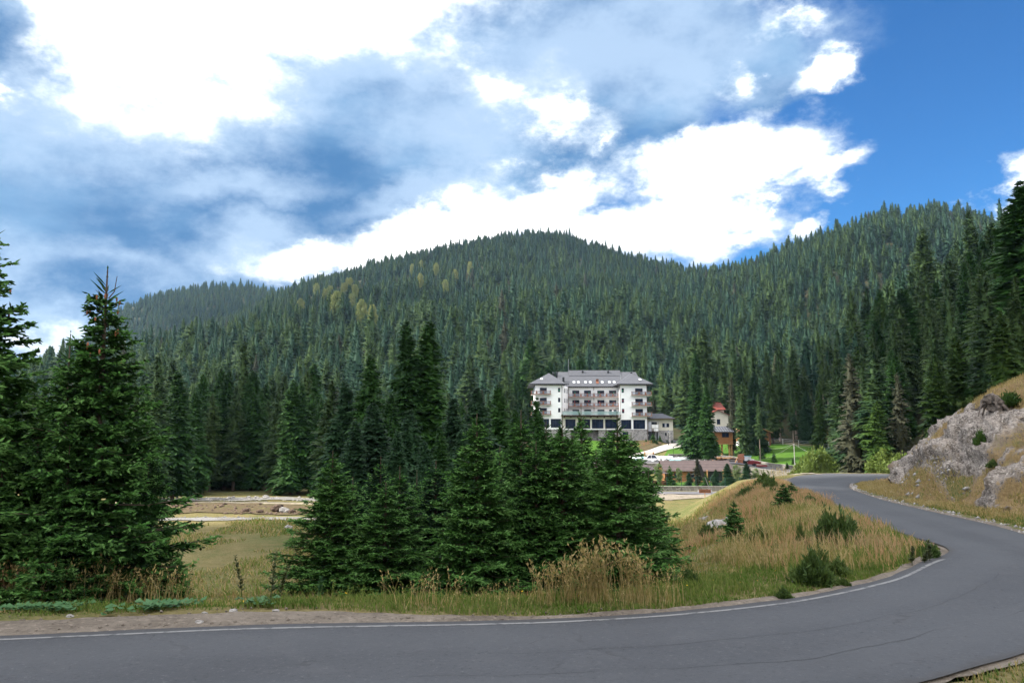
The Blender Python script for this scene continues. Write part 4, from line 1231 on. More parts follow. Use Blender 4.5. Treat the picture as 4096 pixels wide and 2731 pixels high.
# ---- mid distance
MG = 'mature spruces standing behind the young clump'
mids = [(371, 354, 75, 'dark', 2, .95, 'tall dark spruce left of the twin spruces behind the clump'), (407, 320, 84, 'dark', 3, .95, 'left one of the tall twin spruces, with a thin top'),
 (429, 320, 86, 'dark', 0, 1.15, 'right one of the tall twin spruces, with a full rounded top'), (410, 408, 46, 'skirt', 1, .95, 'green spruce standing before the foot of the tall twin spruces'),
 (477, 387, 58, 'skirt', 2, .9, 'spruce with a fresh green top just left of the hotel, nearer the twin spruces'), (499, 383, 64, 'dark', 4, .95, 'spruce just left of the hotel, nearer to its balconies'),
 (454, 397, 54, 'skirt', 3, 1.0, 'spruce between the twin spruces and the pair left of the hotel'), (537, 396, 48, 'dark', 1, .75, 'narrow dark spruce overlapping the left balconies of the hotel'),
 (331, 379, 80, 'forest', 1, 1.1, 'spruce left of the tall dark spruce, behind the left end of the clump'), (345, 380, 76, 'skirt', 0, 1.0, 'spruce close against the left of the tall dark spruce'),
 (391, 392, 66, 'dark', 2, .9, 'spruce crown low between the tall dark spruce and the twin spruces'), (373, 402, 48, 'skirt', 2, .95, 'nearer spruce in front of the tall dark spruce'),
 (355, 420, 46, 'skirt', 3, .95, 'green spruce just behind the left tips of the young clump'), (440, 425, 48, 'dark', 0, .9, 'dark spruce low behind the middle of the young clump'),
 (424, 440, 42, 'skirt', 1, .9, 'small spruce just behind the middle tips of the young clump'), (515, 408, 56, 'dark', 3, .9, 'spruce just below and left of the hotel balconies'),
 (398, 430, 44, 'skirt', 0, .9, 'small spruce behind the second row of the young clump'), (463, 428, 44, 'skirt', 2, .9, 'small spruce peeking over the middle of the clump'),
 (560, 425, 46, 'dark', 2, .8, 'spruce behind the tips that cover the hotel base')]
for (u, vt, d, kd, k, w, lb) in mids:
    by_px(MID[kd][k], u, vt, d, w, lb, MG)
EG = 'spruces at the edge of the forest beyond the meadow'
edge = [(159, 352, 118), (178, 370, 124), (196, 391, 140), (213, 394, 146), (222, 368, 158), (229, 370, 152), (237, 385, 148), (254, 391, 150), (261, 391, 155), (279, 388, 146),
        (294, 379, 139), (301, 382, 141), (268, 400, 160), (246, 402, 158), (205, 402, 152), (187, 398, 150), (312, 392, 146), (322, 398, 140), (286, 396, 152), (171, 392, 140), (149, 388, 130), (136, 380, 140), (120, 384, 150)]
elab = ['narrow spruce standing beside the big left spruce, its top above the others', 'spruce second right of the big left spruce, at the meadow edge', 'brownish slim spruce at the meadow edge left of the broad green one', 'broad green spruce at the meadow edge, low branches spread',
 'dark spruce tip behind the broad green meadow-edge spruce', 'twin of the dark spruce tip behind the meadow edge, slightly right', 'straight dark spruce in the centre of the meadow-edge row', 'spruce just right of the centre of the meadow-edge row', 'close neighbour on the right in the meadow-edge row centre',
 'slim spruce left of the large meadow-edge spruce that stands forward', 'large spruce standing forward in the meadow near the stony clearing', 'close companion of the large forward meadow spruce']
for i, (u, vt, d) in enumerate(edge):
    kd = 'dark' if i % 3 else 'forest'
    lb = elab[i] if i < len(elab) else 'dark spruce standing behind the front row at the far meadow edge'
    by_px(MID[kd][i % 5], u, vt, d, 1.25 if i in (3, 10) else 1.1, lb, EG)

# ------------------------------------------------------------------ right side specimen trees
RG = 'spruces of the right hand forest edge'
spec = [(695, 367, 204, 'dark', 2, .95, 'left of the two dense spruces standing on the hotel lawn'), (706, 383, 200, 'dark', 3, .95, 'right of the two dense spruces standing on the hotel lawn'),
 (731, 375, 224, 'grey', 0, .8, 'greyish brown spruce right of the stilted log room'), (742, 381, 214, 'forest', 2, .9, 'slim spruce right of the greyish brown one by the log room'),
 (754, 371, 226, 'skirt', 0, 1.0, 'bluish spruce above the log house'), (758, 392, 212, 'tallstem', 1, .7, 'thin spruce with a bare lower stem before the log house'),
 (777, 349, 246, 'tallstem', 0, 1.0, 'tall bare stemmed spruce just right of the log house'), (768, 355, 250, 'forest', 3, 1.0, 'tall spruce behind the log house roof'),
 (791, 378, 232, 'tallstem', 2, .9, 'spruce with twin bare stems at the top of the small lawn'), (806, 390, 238, 'skirt', 2, 1.0, 'shorter dense spruce above the wire fence'),
 (819, 382, 225, 'bright', 0, .9, 'yellowish green spruce above the willow bush'), (836, 366, 190, 'forest', 4, 1.0, 'tall spruce behind the willow bush'),
 (849, 353, 142, 'grey', 1, .95, 'thin greyish spruce with a bare stem right of the willow bush'), (861, 350, 150, 'forest', 5, 1.0, 'dense tall spruce behind the far road bend'),
 (876, 318, 175, 'dark', 4, 1.0, 'tall dark spruce behind the far road bend'), (897, 372, 133, 'grey', 2, 1.0, 'brownish dying spruce left of the rock outcrop'),
 (934, 353, 92, 'bright', 1, 1.0, 'bright green spruce at the left top of the rock outcrop'), (919, 331, 160, 'dark', 0, 1.0, 'dark spruce behind the bright one on the outcrop'),
 (1000, 310, 72, 'bright', 2, 1.0, 'bright spruce on top of the rock outcrop left of the tallest tree'), (977, 316, 96, 'bright', 0, 1.0, 'second bright spruce on the rock outcrop, further back'),
 (1020, 181, 88, 'dark', 1, 1.3, 'tallest spruce, dark, at the right edge of the photo'), (1008, 300, 86, 'dark', 3, 1.1, 'dark spruce left of the tallest one at the right edge'),
 (955, 322, 112, 'forest', 0, 1.0, 'olive spruce behind the outcrop, between the bright spruces'), (1040, 250, 78, 'bright', 1, 1.1, 'spruce partly outside the right edge above the rock')]
for (u, vt, d, kd, k, w, lb) in spec:
    t = by_px(MID[kd][k % len(MID[kd])], u, vt, d, w, lb, RG)
    hh = t.scale[2]
    if d < 120: t.scale = (hh * w * (1.25 if hh < .7 else 1), hh * w * (1.25 if hh < .7 else 1), hh)
# extra bare stems
def small(u, vb, vt, d, kind, w, lb, grp, mat=None, vbase=True, **k):
    p = at(u, vb, d); z = gz(p[0], d)
    q = at(u, vt, d); h = abs(q[2] - p[2])
    return put_tree(kind, p[0], d, z - .03, h, w, lb, grp, mat=mat, **k)
LT = 'small young trees planted on the hotel lawns'
sm = [(762, 0, 453, 440, 217, 'small spruce on the small lawn, left of the middle'), (774, 0, 459, 447, 211, 'dark round spruce in the middle of the small lawn'), (769, 0, 448, 441, 226, 'tiny bluish spruce high on the small lawn'),
      (657, 0, 449, 443, 238, 'lone little spruce on the hotel lawn beside the pale drive'), (787, 0, 466, 458, 200, 'dark low bush at the foot of the small lawn'), (793, 0, 458, 450, 206, 'small dark spruce right of the pole on the small lawn'),
      (757, 0, 455, 443, 222, 'little sapling below the log house'), (763, 0, 446, 431, 232, 'round bluish tree beside the log house')]
for i, (u, _, vb, vt, d, lb) in enumerate(sm):
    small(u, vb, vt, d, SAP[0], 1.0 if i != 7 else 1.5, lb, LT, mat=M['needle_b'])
FT = 'small trees along the garden fence beyond the valley road'
V, F = leafy_crown(71, 7, 1.5, .6, 2600, .28); birch = (mesh_np("birch_crown", V, F, M['leaf']), mesh_np("birch_trunk", *stem(6.6, .07), M['pale_bark'], True), 7.0)
V, F = leafy_crown(72, 9, 3.4, 1.0, 5000, .5); bigleaf = (mesh_np("leaf_tree_crown", V, F, M['leaf_y']), mesh_np("leaf_tree_trunk", *stem(8, .16), M['pale_bark'], True), 9.0)
ft = [(659, 486, 463, 158, 'b', 'pale leafy sapling left of the long cabin'), (670, 484, 463, 162, 's', 'little spruce before the left end of the long cabin'), (679, 482, 465, 164, 'b', 'pale leafy sapling before the cabin wall'),
      (689, 485, 470, 158, 'd', 'dark little spruce before the cabin doorway'), (698, 487, 458, 160, 'g', 'thin brown spruce before the middle of the long cabin'), (716, 486, 468, 158, 'd', 'dark spruce before the right part of the long cabin'),
      (728, 489, 463, 153, 'd', 'tall fence side spruce at the right end of the long cabin'), (737, 486, 464, 158, 'b', 'pale leafy sapling right of the long cabin'), (747, 487, 462, 156, 'd', 'dense spruce right of the long cabin by the fence'),
      (756, 485, 466, 157, 'b', 'airy pale sapling at the right end of the fence row'), (706, 487, 472, 158, 's', 'small spruce between two darker ones before the cabin'), (648, 484, 468, 160, 'd', 'small spruce by the dark garden pavilion')]
for (u, vb, vt, d, k, lb) in ft:
    if k == 'b': small(u, vb, vt, d, birch, 1.0, lb, FT, name='leafy_sapling')
    elif k == 'g': small(u, vb, vt, d, MID['grey'][0], 2.3, lb, FT)
    else: small(u, vb, vt, d, MID['skirt'][1] if k == 'd' else SAP[0], 1.7 if k == 'd' else 1.2, lb, FT)
GT = 'little shrubs and spruces planted before the hotel annex'
for (u, vb, vt, d, lb) in [(653, 440, 430, 240, 'little spruce by the stone corner of the hotel'), (660, 438, 431, 243, 'spruce bush before the annex door'), (646, 440, 436, 241, 'low shrub beside the hotel stone base'),
                           (667, 437, 433, 246, 'low shrub at the annex wall'), (672, 436, 432, 247, 'round shrub at the end of the annex')]:
    small(u, vb, vt, d, SAP[0], 1.3, lb, GT)
V, F = shrub(61, 5.5, 4.2, 11000, .42, 1.0, .32); wil = mesh_np("willow_foliage", V, F, M['willow'])
def bush(name, me, u, d, sx, sz, lb, cat_, grp=None, mat=None, z=None, x=None):
    p = at(u, 480, d); xx = p[0] if x is None else x
    o = link(name, me, None, (xx, d, (gz(xx, d) if z is None else z) - .05), random.random() * 6.28)
    o.scale = (sx, sx, sz); tag(o, lb, cat_, grp)
    if mat: o.material_slots[0].link = 'OBJECT'; o.material_slots[0].material = mat
    return o
bush('willow_bush', wil, 818, 150, 1.25, 1.35, 'large bright willow bush at the far bend of the road', 'bush')
bush('willow_bush', wil, 834, 156, .9, 1.2, 'right shoulder of willow growth beside the large willow bush', 'bush')
V, F = shrub(62, 3.2, 2.6, 3600, .3, .7, .6); hz = mesh_np("hazel_foliage", V, F, M['willow'])
for i, (u, d, s, sz, lb) in enumerate([(862, 136, .9, .8, 'low leafy bush left of three beyond the far road bend'), (874, 134, 1.1, 1.0, 'middle leafy bush beyond the far road bend'), (887, 131, 1.2, 1.25, 'taller leafy bush beside the left foot of the rock'), (903, 118, .9, .9, 'leafy bush just behind the rock foot')]):
    bush('roadside_bush', hz, u, d, s, sz, lb, 'bush', 'leafy bushes beyond the far bend')

# ------------------------------------------------------------------ forest: nearest trees one by one, the rest as one mass
g = np.random.default_rng(21)
def scatter(y0, y1, sp):
    xs = []; 
    nyy = int((y1 - y0) / sp)
    for j in range(nyy):
        y = y0 + j * sp
        xa, xb = (-130 - 512) / 801.4 * y, (1160 - 512) / 801.4 * y
        n = int((xb - xa) / sp)
        xx = xa + (np.arange(n) + g.random(n) * 1.0) * sp
        xs.append(np.column_stack([xx, y + (g.random(n) - .5) * sp * 1.2]))
    return np.vstack(xs)
Pn = np.vstack([scatter(46, 230, 4.8), scatter(230, 420, 7.2), scatter(420, 1000, 9.3), scatter(1000, 2050, 10.0)])
X, Y = Pn[:, 0], Pn[:, 1]
S_, Zr_, L_, I_ = road_info(X, Y)
Z = H(X, Y); mh, ch, sh = Hills(X, Y)
U = uof(X, Y)
ok = forest_mask(X, Y, mh, ch, sh, Z, S_, L_)
# a little open ground: trees stand in the first rows of the meadow edge by hand
ok &= ~((U > 110) & (U < 330) & (Y < 160))
ok &= ~((X > 15) & (X < 46) & (Y < 276))
near_s = np.array([[o.location[0], o.location[1]] for o in COL.objects if o.name.startswith('spruce_tree') and o.parent is None])
for q in near_s:
    ok &= ((X - q[0])**2 + (Y - q[1])**2) > 5.5
# behind the crests nothing is seen
ycr = tab(U, [(0, 1250), (300, 1400), (560, 1450), (700, 1250), (800, 1050), (1024, 950), (1500, 900)])
ok &= ~((Y > ycr * 1.04) & (tz(tab(U, C_SKY)) * 1900 < 0)) 
ok &= ~((Y > ycr * 1.03) & (U > 330))
ok &= ~((Y > ycr * 1.03) & (Y < 1250) & (U > 290))
X, Y, Z, U, S_ = X[ok], Y[ok], Z[ok], U[ok], S_[ok]
cl = fbm(X / 60, Y / 60, 3)
hh = (19 + 6 * cl + g.normal(0, 3.6, len(X))) * (1 + .12 * (g.random(len(X)) > .93)); hh = np.clip(hh, 9, 30) * np.interp(Y, [230, 300, 700, 1400], [1, 1.22, 1.35, 1.25])
hh = np.where((~(S_ > 30)) & (Y < 100), hh * .6, hh)
wd = (.85 + .5 * g.random(len(X))) * np.interp(Y, [230, 400], [1, 1.12])
gap = (fbm(X / 22 + 70, Y / 22, 2) > .42) & (Y > 420); hh = np.where(gap, hh * .62, hh)
# which ones stand largest and in view: first hit rows seen from the road
inv = (U > -20) & (U < 1044)
prox = np.where(inv, Y, 1e9)
vis_rank = np.full(len(X), 1e9)
# occlusion by columns: walk outwards, keep a running skyline of tree tops
order = np.argsort(Y); sky_ = np.full(1100, -1.0)
vis = np.zeros(len(X))
for i in order:
    if not inv[i]: continue
    uu = int(U[i]) + 20; wpx = max(1, int(2.2 * 800 / Y[i]))
    top = (Z[i] + hh[i] * .97) / Y[i]
    a, b = max(0, uu - wpx), min(1099, uu + wpx + 1)
    seg = sky_[a:b]; e = np.clip(top - np.maximum(seg, Z[i] / Y[i]), 0, None).sum()
    vis[i] = e
    c0, c1 = max(0, uu - max(1, wpx // 3)), min(1099, uu + max(1, wpx // 3) + 1)
    sky_[c0:c1] = np.maximum(sky_[c0:c1], (Z[i] + hh[i] * .72) / Y[i])
rank = np.argsort(-vis)
NI = 212
ind = set(rank[:NI].tolist())
mask = np.ones(len(X), bool); mask[list(ind)] = False
def flabel(u, y):
    if u < 330: return ('spruce in the front rows of the dense stand behind the left meadow' if y < 195 else 'spruce tip deep in the dense stand behind the left meadow'), 'spruces of the stand behind the left meadow'
    if u < 492: return 'spruce rising behind the mature trees left of the hotel', 'spruces of the forest left of the hotel'
    if u < 640: return 'spruce of the forest foot directly behind the hotel roof', 'spruces of the forest behind the hotel'
    if u < 745: return 'spruce of the forest foot behind the chalets and lawn', 'spruces of the forest behind the chalets'
    if u < 860: return 'spruce on the dark wooded slope above the small lawn and wire fence', 'spruces of the slope above the small lawn'
    if u > 1000: return 'spruce at the right edge of the photo on the dark slope', 'spruces of the slope above the rock'
    return ('spruce in the lower rows of the dark slope right behind the rock' if y < 170 else ('spruce halfway up the dark wooded slope behind the rock' if y < 260 else 'spruce high on the dark slope near the far right ridge')), 'spruces of the slope above the rock'
for i in sorted(ind):
    lb, gr = flabel(U[i], Y[i])
    r = g.random()
    kd = 'forest' if r < .66 else ('dark' if r < .90 else ('grey' if r < .93 else 'tallstem'))
    if U[i] > 860 and r > .55: kd = 'dark' if r < .86 else 'bright'
    if 500 < U[i] < 860 and Y[i] < 290 and r > .5: kd = 'tallstem' if r < .9 else 'grey'
    if Z[i] > -10.5 and U[i] < 480: kd = 'forest'
    k = MID[kd][int(g.integers(0, len(MID[kd])))]
    put_tree(k, X[i], Y[i], Z[i] - .3, hh[i], wd[i] * 1.02, lb, gr)
# the mass
Xm, Ym, Zm, hm, wm = X[mask], Y[mask], Z[mask], hh[mask], wd[mask]
print("forest mass", len(Xm))
pm = bpy.data.meshes.new("forest_points"); pm.vertices.add(len(Xm)); pm.vertices.foreach_set('co', np.column_stack([Xm, Ym, Zm - .3]).astype(np.float32).ravel())
def pattr(n, v, t='FLOAT'):
    a = pm.attributes.new(n, t, 'POINT'); a.data.foreach_set('vector' if t == 'FLOAT_VECTOR' else 'value', v.ravel())
sc = np.column_stack([hm / 22 * wm, hm / 22 * wm, hm / 22 * (.86 + .3 * g.random(len(hm)))]).astype(np.float32)
pattr('tscale', sc, 'FLOAT_VECTOR'); pattr('trot', (g.random(len(Xm)) * 6.28).astype(np.float32))
vi = g.integers(0, 4, len(Xm)); vi = np.where(g.random(len(Xm)) < .012, 4, vi); pattr('tvar', vi.astype(np.int32), 'INT')
forest = link("hillside_forest", pm); tag(forest, kind='stuff')
ng = bpy.data.node_groups.new("forest_scatter", 'GeometryNodeTree')
ng.interface.new_socket("Geometry", in_out='INPUT', socket_type='NodeSocketGeometry'); ng.interface.new_socket("Geometry", in_out='OUTPUT', socket_type='NodeSocketGeometry')
gi = ng.nodes.new('NodeGroupInput'); go = ng.nodes.new('NodeGroupOutput')
iop = ng.nodes.new('GeometryNodeInstanceOnPoints'); ng.links.new(gi.outputs[0], iop.inputs['Points'])
g2i = ng.nodes.new('GeometryNodeGeometryToInstance')
for lm in reversed(LOW):
    so = bpy.data.objects.new("far_spruce", lm)
    oi = ng.nodes.new('GeometryNodeObjectInfo'); oi.inputs['Object'].default_value = so
    ng.links.new(oi.outputs['Geometry'], g2i.inputs[0])
    
ng.links.new(g2i.outputs[0], iop.inputs['Instance']); iop.inputs['Pick Instance'].default_value = True
def named(n, t):
    q = ng.nodes.new('GeometryNodeInputNamedAttribute'); q.data_type = t; q.inputs[0].default_value = n; return [o for o in q.outputs if o.enabled][0]
ng.links.new(named('tvar', 'INT'), iop.inputs['Instance Index'])
ng.links.new(named('tscale', 'FLOAT_VECTOR'), iop.inputs['Scale'])
cx = ng.nodes.new('ShaderNodeCombineXYZ'); ng.links.new(named('trot', 'FLOAT'), cx.inputs[2])
e2r = ng.nodes.new('FunctionNodeEulerToRotation'); ng.links.new(cx.outputs[0], e2r.inputs[0]); ng.links.new(e2r.outputs[0], iop.inputs['Rotation'])
ng.links.new(iop.outputs[0], go.inputs[0])
md = forest.modifiers.new("scatter", 'NODES'); md.node_group = ng

# yellow-green broadleaved trees high on the hill
for (u, v) in [q for i_, q in enumerate([(316, 297), (322, 300), (330, 304), (337, 296), (343, 303), (349, 299), (341, 311), (351, 313), (361, 313), (326, 309), (421, 272), (415, 280), (420, 289), (430, 268), (436, 276), (412, 276),
               (448, 272), (470, 275), (483, 278), (455, 288), (361, 330), (400, 306), (445, 300), (428, 309), (372, 340), (336, 322), (386, 291), (355, 306), (128, 322), (300, 318)]) if i_ % 5 not in (1, 3)]:
    p = hit(u, v + 6, 200, 1700, 900)
    put_tree(bigleaf, p[0], p[1], p[2] + 6, 19 + 5 * random.random(), (.42 + .22 * random.random()), 'pale yellow-green leafy tree among dark spruces on the middle hill', 'leafy trees on the hill', name='leafy_tree')

# ------------------------------------------------------------------ the hotel (local origin: facade plane, eye level)
HXC, HY = 25.4, 245.0
PXM = 0.02257
def hx(c): return (c - 1152) * PXM
def hz_(c, d=0): return (1090 - c) * PXM * (HY + d) / HY
hotel = thing("hotel_building", (HXC, HY, -3.05), 'large white five storey mountain hotel with grey hipped roof and wooden balconies', 'hotel')
Z0 = 3.05                                              # eye level above the hotel base
def Zh(c, d=0): return hz_(c, d) + Z0
WD = 22.0
xl0, xl1, xr0, xr1 = hx(347), hx(703), hx(1497), hx(1865)
ML, MR, REC = -7.4, 8.7, 10.0
ztop = Zh(470)
# stone base, white walls: one wall mesh per block, set 3 mm apart
zst = Zh(1074)
b = MB(); b.prism([(xl0, 0), (xl1, 0), (ML, REC + .0), (ML, WD), (xl0, WD)], zst, ztop - .1); b.obj('wall', M['wall'], hotel)
b = MB(); b.prism([(xr0, 0), (xr1, 0), (xr1, WD), (MR, WD), (MR, REC)], zst, ztop - .1); b.obj('wall', M['wall'], hotel)
b = MB(); b.box(ML - .01, MR + .01, REC, WD - .3, Zh(905), ztop - .25); b.obj('wall', M['wall'], hotel)
# ground floor front block between the wings, carries the terrace
FX0, FX1 = xl1 + .02, xr0 - .02
b = MB(); b.box(FX0, FX1, .5, REC - .02, Zh(1066), Zh(905) - .05)
b.obj('wall', M['cream'], hotel)
b = MB(); b.box(FX0 - .2, FX1 + .1, -.5, REC - .05, Zh(1079), Zh(1067)); b.obj('floor_slab', M['white'], hotel)
b = MB(); b.box(xl0 - .06, xl1 + .1, -.08, WD, -.8, zst - .003); b.obj('stone_base', M['stone'], hotel)
b = MB(); b.box(xr0 - .1, xr1 + .06, -.08, WD, -.8, zst - .003); b.obj('stone_base', M['stone'], hotel)
b = MB()
for (x0, x1) in ((FX0 + .12, FX0 + 2.6), (FX0 + 4.6, FX0 + 6.6), (hx(1200), hx(1320)), (hx(1425), FX1 - .12)):
    b.box(x0, x1, -.1, .8, -.8, Zh(1080))
b.box(FX0 + .2, FX1 - .2, 3.0, 3.3, -.8, Zh(1080))
b.obj('stone_base', M['stone'], hotel)
# terrace canopy edge with rafters, and glass railing
b = MB(); b.box(FX0 - .25, FX1 + .1, -1.4, REC - .04, Zh(893), Zh(882)); b.obj('terrace_deck', M['rafter'], hotel)
b = MB()
for c in (735, 825, 915, 1005, 1095, 1185, 1276, 1368, 1450):
    b.box(hx(c) - .13, hx(c) + .13, -1.3, .45, Zh(918), Zh(893) - .003)
for k in range(1): pass
rf = b.obj('rafter', M['rafter'], hotel); rf['kind'] = 'stuff'
rail = MB().box(FX0 + .1, FX1 - .1, -1.25, -1.22, Zh(882) + .03, Zh(830)).obj('glass_railing', M['railglass'], hotel)
p_ = MB()
for c in np.linspace(712, 1486, 13): p_.box(hx(c) - .02, hx(c) + .02, -1.20, -1.16, Zh(882) + .01, Zh(829))
p_.box(FX0 + .1, FX1 - .1, -1.26, -1.20, Zh(830) + .004, Zh(828)); p_.obj('railing_frame', M['metal'], rail)

def window(cx0, cx1, cz0, cz1, yy, d=0, nm='window', mull=1, parent=None, x_off=None, deep=.10, blue=False):
    s_ = (HY + d) / HY
    x0, x1 = hx(cx0) if not d else ((cx0 - 1152) * PXM * s_ + 25.4 * (s_ - 1)), hx(cx1) if not d else ((cx1 - 1152) * PXM * s_ + 25.4 * (s_ - 1))
    # account for the deeper plane: the photo's column maps to a different x there
    if d:
        x0 = ((2040 + cx0 * .2934) / 4 - 512) / 796.4 * (HY + d) - HXC; x1 = ((2040 + cx1 * .2934) / 4 - 512) / 796.4 * (HY + d) - HXC
    z1, z0 = Zh(cz0, d), Zh(cz1, d)
    w = .07
    f = MB().box(x0, x1, yy - .05, yy + .03, z1 - w, z1).box(x0, x1, yy - .05, yy + .03, z0, z0 + w)
    f.box(x0, x0 + w, yy - .05, yy + .03, z0 + w, z1 - w).box(x1 - w, x1, yy - .05, yy + .03, z0 + w, z1 - w)
    for k in range(1, mull + 1):
        xm = x0 + (x1 - x0) * k / (mull + 1); f.box(xm - .03, xm + .03, yy - .045, yy + .03, z0 + w, z1 - w)
    fo = f.obj(nm, M['frame'], parent or hotel)
    MB().box(x0 + w - .01, x1 - w + .01, yy - .02, yy - .008, z0 + w - .01, z1 - w + .01).obj('pane', M['glass'], fo)
    return x0, x1, z0, z1
# main block: three storeys of balcony doors
cols = [(848, 943), (1008, 1102), (1188, 1283), (1349, 1446)]
rows = [(548, 634), (677, 762), (806, 880)]
for r, (a_, b_) in enumerate(rows):
    for (c0, c1) in cols:
        x0, x1, z0, z1 = window(c0, c1, a_, b_, REC, REC, 'balcony_door', 1)
# wings
for (a_, b_) in ((512, 570), (648, 706), (786, 843)):
    window(653, 683, a_, b_, 0, mull=0)
for (a_, b_) in ((518, 577), (658, 715), (797, 853)):
    window(1520, 1550, a_, b_, 0, mull=0)
for (a_, b_) in ((510, 600), (647, 735), (785, 872)):
    window(405, 500, a_, b_, 0, nm='balcony_door', mull=1)
for (a_, b_) in ((520, 608), (660, 745), (798, 888)):
    window(1703, 1805, a_, b_, 0, nm='balcony_door', mull=1)
for (c0, c1) in ((552, 690),): window(c0, c1, 932, 1050, 0, mull=3)
window(400, 530, 932, 1050, 0, mull=3)
for (c0, c1) in ((1505, 1643), (1672, 1830)): window(c0, c1, 945, 1068, 0, mull=3)
for (c0, c1) in ((752, 890), (925, 1088), (1112, 1268), (1292, 1450)): window(c0, c1, 938, 1062, .5, mull=2)
window(1525, 1600, 1105, 1175, -.08, mull=1)
# the slanted inner wall of the left wing
vx, vy = ML - xl1, REC
ln = math.hypot(vx, vy); ux, uy = vx / ln, vy / ln; nx_, ny_ = uy, -ux
for (f0) in (.42, .64, .84):
    for (a_, b_) in ((520, 580), (655, 712), (790, 848)):
        c = [(xl1 + ux * ln * f0 + nx_ * .03 + ux * e_, uy * ln * f0 + ny_ * .03 + uy * e_) for e_ in (-.45, .45)]
        z1, z0 = Zh(a_, 4), Zh(b_, 4)
        q = MB().add([(c[0][0], c[0][1], z0), (c[1][0], c[1][1], z0), (c[1][0], c[1][1], z1), (c[0][0], c[0][1], z1), (c[0][0] - nx_ * .1, c[0][1] - ny_ * .1, z0), (c[1][0] - nx_ * .1, c[1][1] - ny_ * .1, z0), (c[1][0] - nx_ * .1, c[1][1] - ny_ * .1, z1), (c[0][0] - nx_ * .1, c[0][1] - ny_ * .1, z1)],
                     [(0, 1, 2, 3), (7, 6, 5, 4), (0, 4, 5, 1), (1, 5, 6, 2), (2, 6, 7, 3), (3, 7, 4, 0)])
        q.obj('window', M['glass'], hotel)
# balconies
def balcony(x0, x1, zslab, yf, yb, posts, side=0, dark=True):
    """slab at zslab (its underside), front at yf, back at yb; wood rails and grey infill"""
    s = MB().box(x0, x1, yf, yb - .01, zslab, zslab + .16).obj('balcony', M['wall'], hotel)
    t = MB(); h = 1.12; z0 = zslab + .17; z1 = z0 + h
    t.box(x0 - .04, x1 + .04, yf - .06, yf + .02, z0 - .08, z0 + .14)          # wooden beam in front of the slab
    t.box(x0 - .04, x1 + .04, yf - .07, yf + .03, z1 - .08, z1)
    for p in posts:
        t.box(p - .09, p + .09, yf - .05, yf + .03, z0 + .141, z1 - .081)
        if p not in (posts[0], posts[-1]):
            t.box(p - .24, p + .24, yf - .045, yf - .012, z0 + .15, z1 - .35)
    if side:
        xs = x1 if side > 0 else x0
        t.box(xs - .05 + .02 * side, xs + .05 + .02 * side, yf + .04, yb - .05, z1 - .08, z1 - .003); t.box(xs - .05 + .02 * side, xs + .05 + .02 * side, yf + .04, yb - .05, z0 - .17, z0 + .14)
        for yy in np.arange(yf + .7, yb, .9): t.box(xs - .04 + .02 * side, xs + .04 + .02 * side, yy, yy + .12, z0 + .141, z1 - .081)
    t.obj('wooden_rail', M['wood'], s)
    gi_ = MB().box(x0 + .02, x1 - .02, yf - .005, yf + .005, z0 + .16, z1 - .1); gi_.obj('railing_panel', M['railmesh'], s)
_q = Mat('railing_mesh', .6); _q.col((.3, .31, .36)); _q.b.inputs['Alpha'].default_value = .38; M['railmesh'] = _q.m
M['railpanel'] = plain("grey_rail_panel", (0.40, 0.41, 0.46), .6)
for (a_) in (608, 748, 882):                            # left wing, wrapping its outer corner
    balcony(hx(288), hx(555), Zh(a_), -1.3, .0, [hx(292), hx(360), hx(450), hx(548)], -1)
    MB().box(hx(288), xl0 - .03, .0, 4.5, Zh(a_), Zh(a_) + .16).obj('balcony', M['wall'], hotel)
    MB().box(hx(288) - .06, hx(288), 0, 4.5, Zh(a_) + 1.2, Zh(a_) + 1.29).box(hx(288) - .06, hx(288), 0, 4.5, Zh(a_), Zh(a_) + .3).obj('wooden_rail', M['wood'], hotel)
for (a_) in (620, 762, 902):
    balcony(hx(1643), hx(1918), Zh(a_), -1.3, .0, [hx(1650), hx(1748), hx(1835), hx(1912)], 1)
    MB().box(xr1 + .03, hx(1918), 0, 5.5, Zh(a_), Zh(a_) + .16).obj('balcony', M['wall'], hotel)
    MB().box(hx(1918), hx(1918) + .06, 0, 5.5, Zh(a_) + 1.2, Zh(a_) + 1.29).box(hx(1918), hx(1918) + .06, 0, 5.5, Zh(a_), Zh(a_) + .3).obj('wooden_rail', M['wood'], hotel)
    MB().box(xr1 + .005, xr1 + .04, 1.2, 3.6, Zh(a_) + .17, Zh(a_) + 2.3).obj('balcony_door', M['glass'], hotel)
pm_ = lambda c: ((2040 + c * .2934) / 4 - 512) / 796.4 * (HY + REC - 1.5) - HXC
for (a_) in (642, 772):
    ps = [pm_(c) for c in (797, 880, 965, 1053, 1143, 1228, 1315, 1400, 1470)]
    balcony(ML + .02, MR - .02, Zh(a_, REC - 1.5), REC - 1.6, REC, ps)
    for c in (965, 1143, 1315):
        MB().box(pm_(c) - .05, pm_(c) + .05, REC - 1.5, REC - .02, Zh(a_, REC) + .2, Zh(a_, REC) + 2.1).obj('partition', M['white'], hotel)
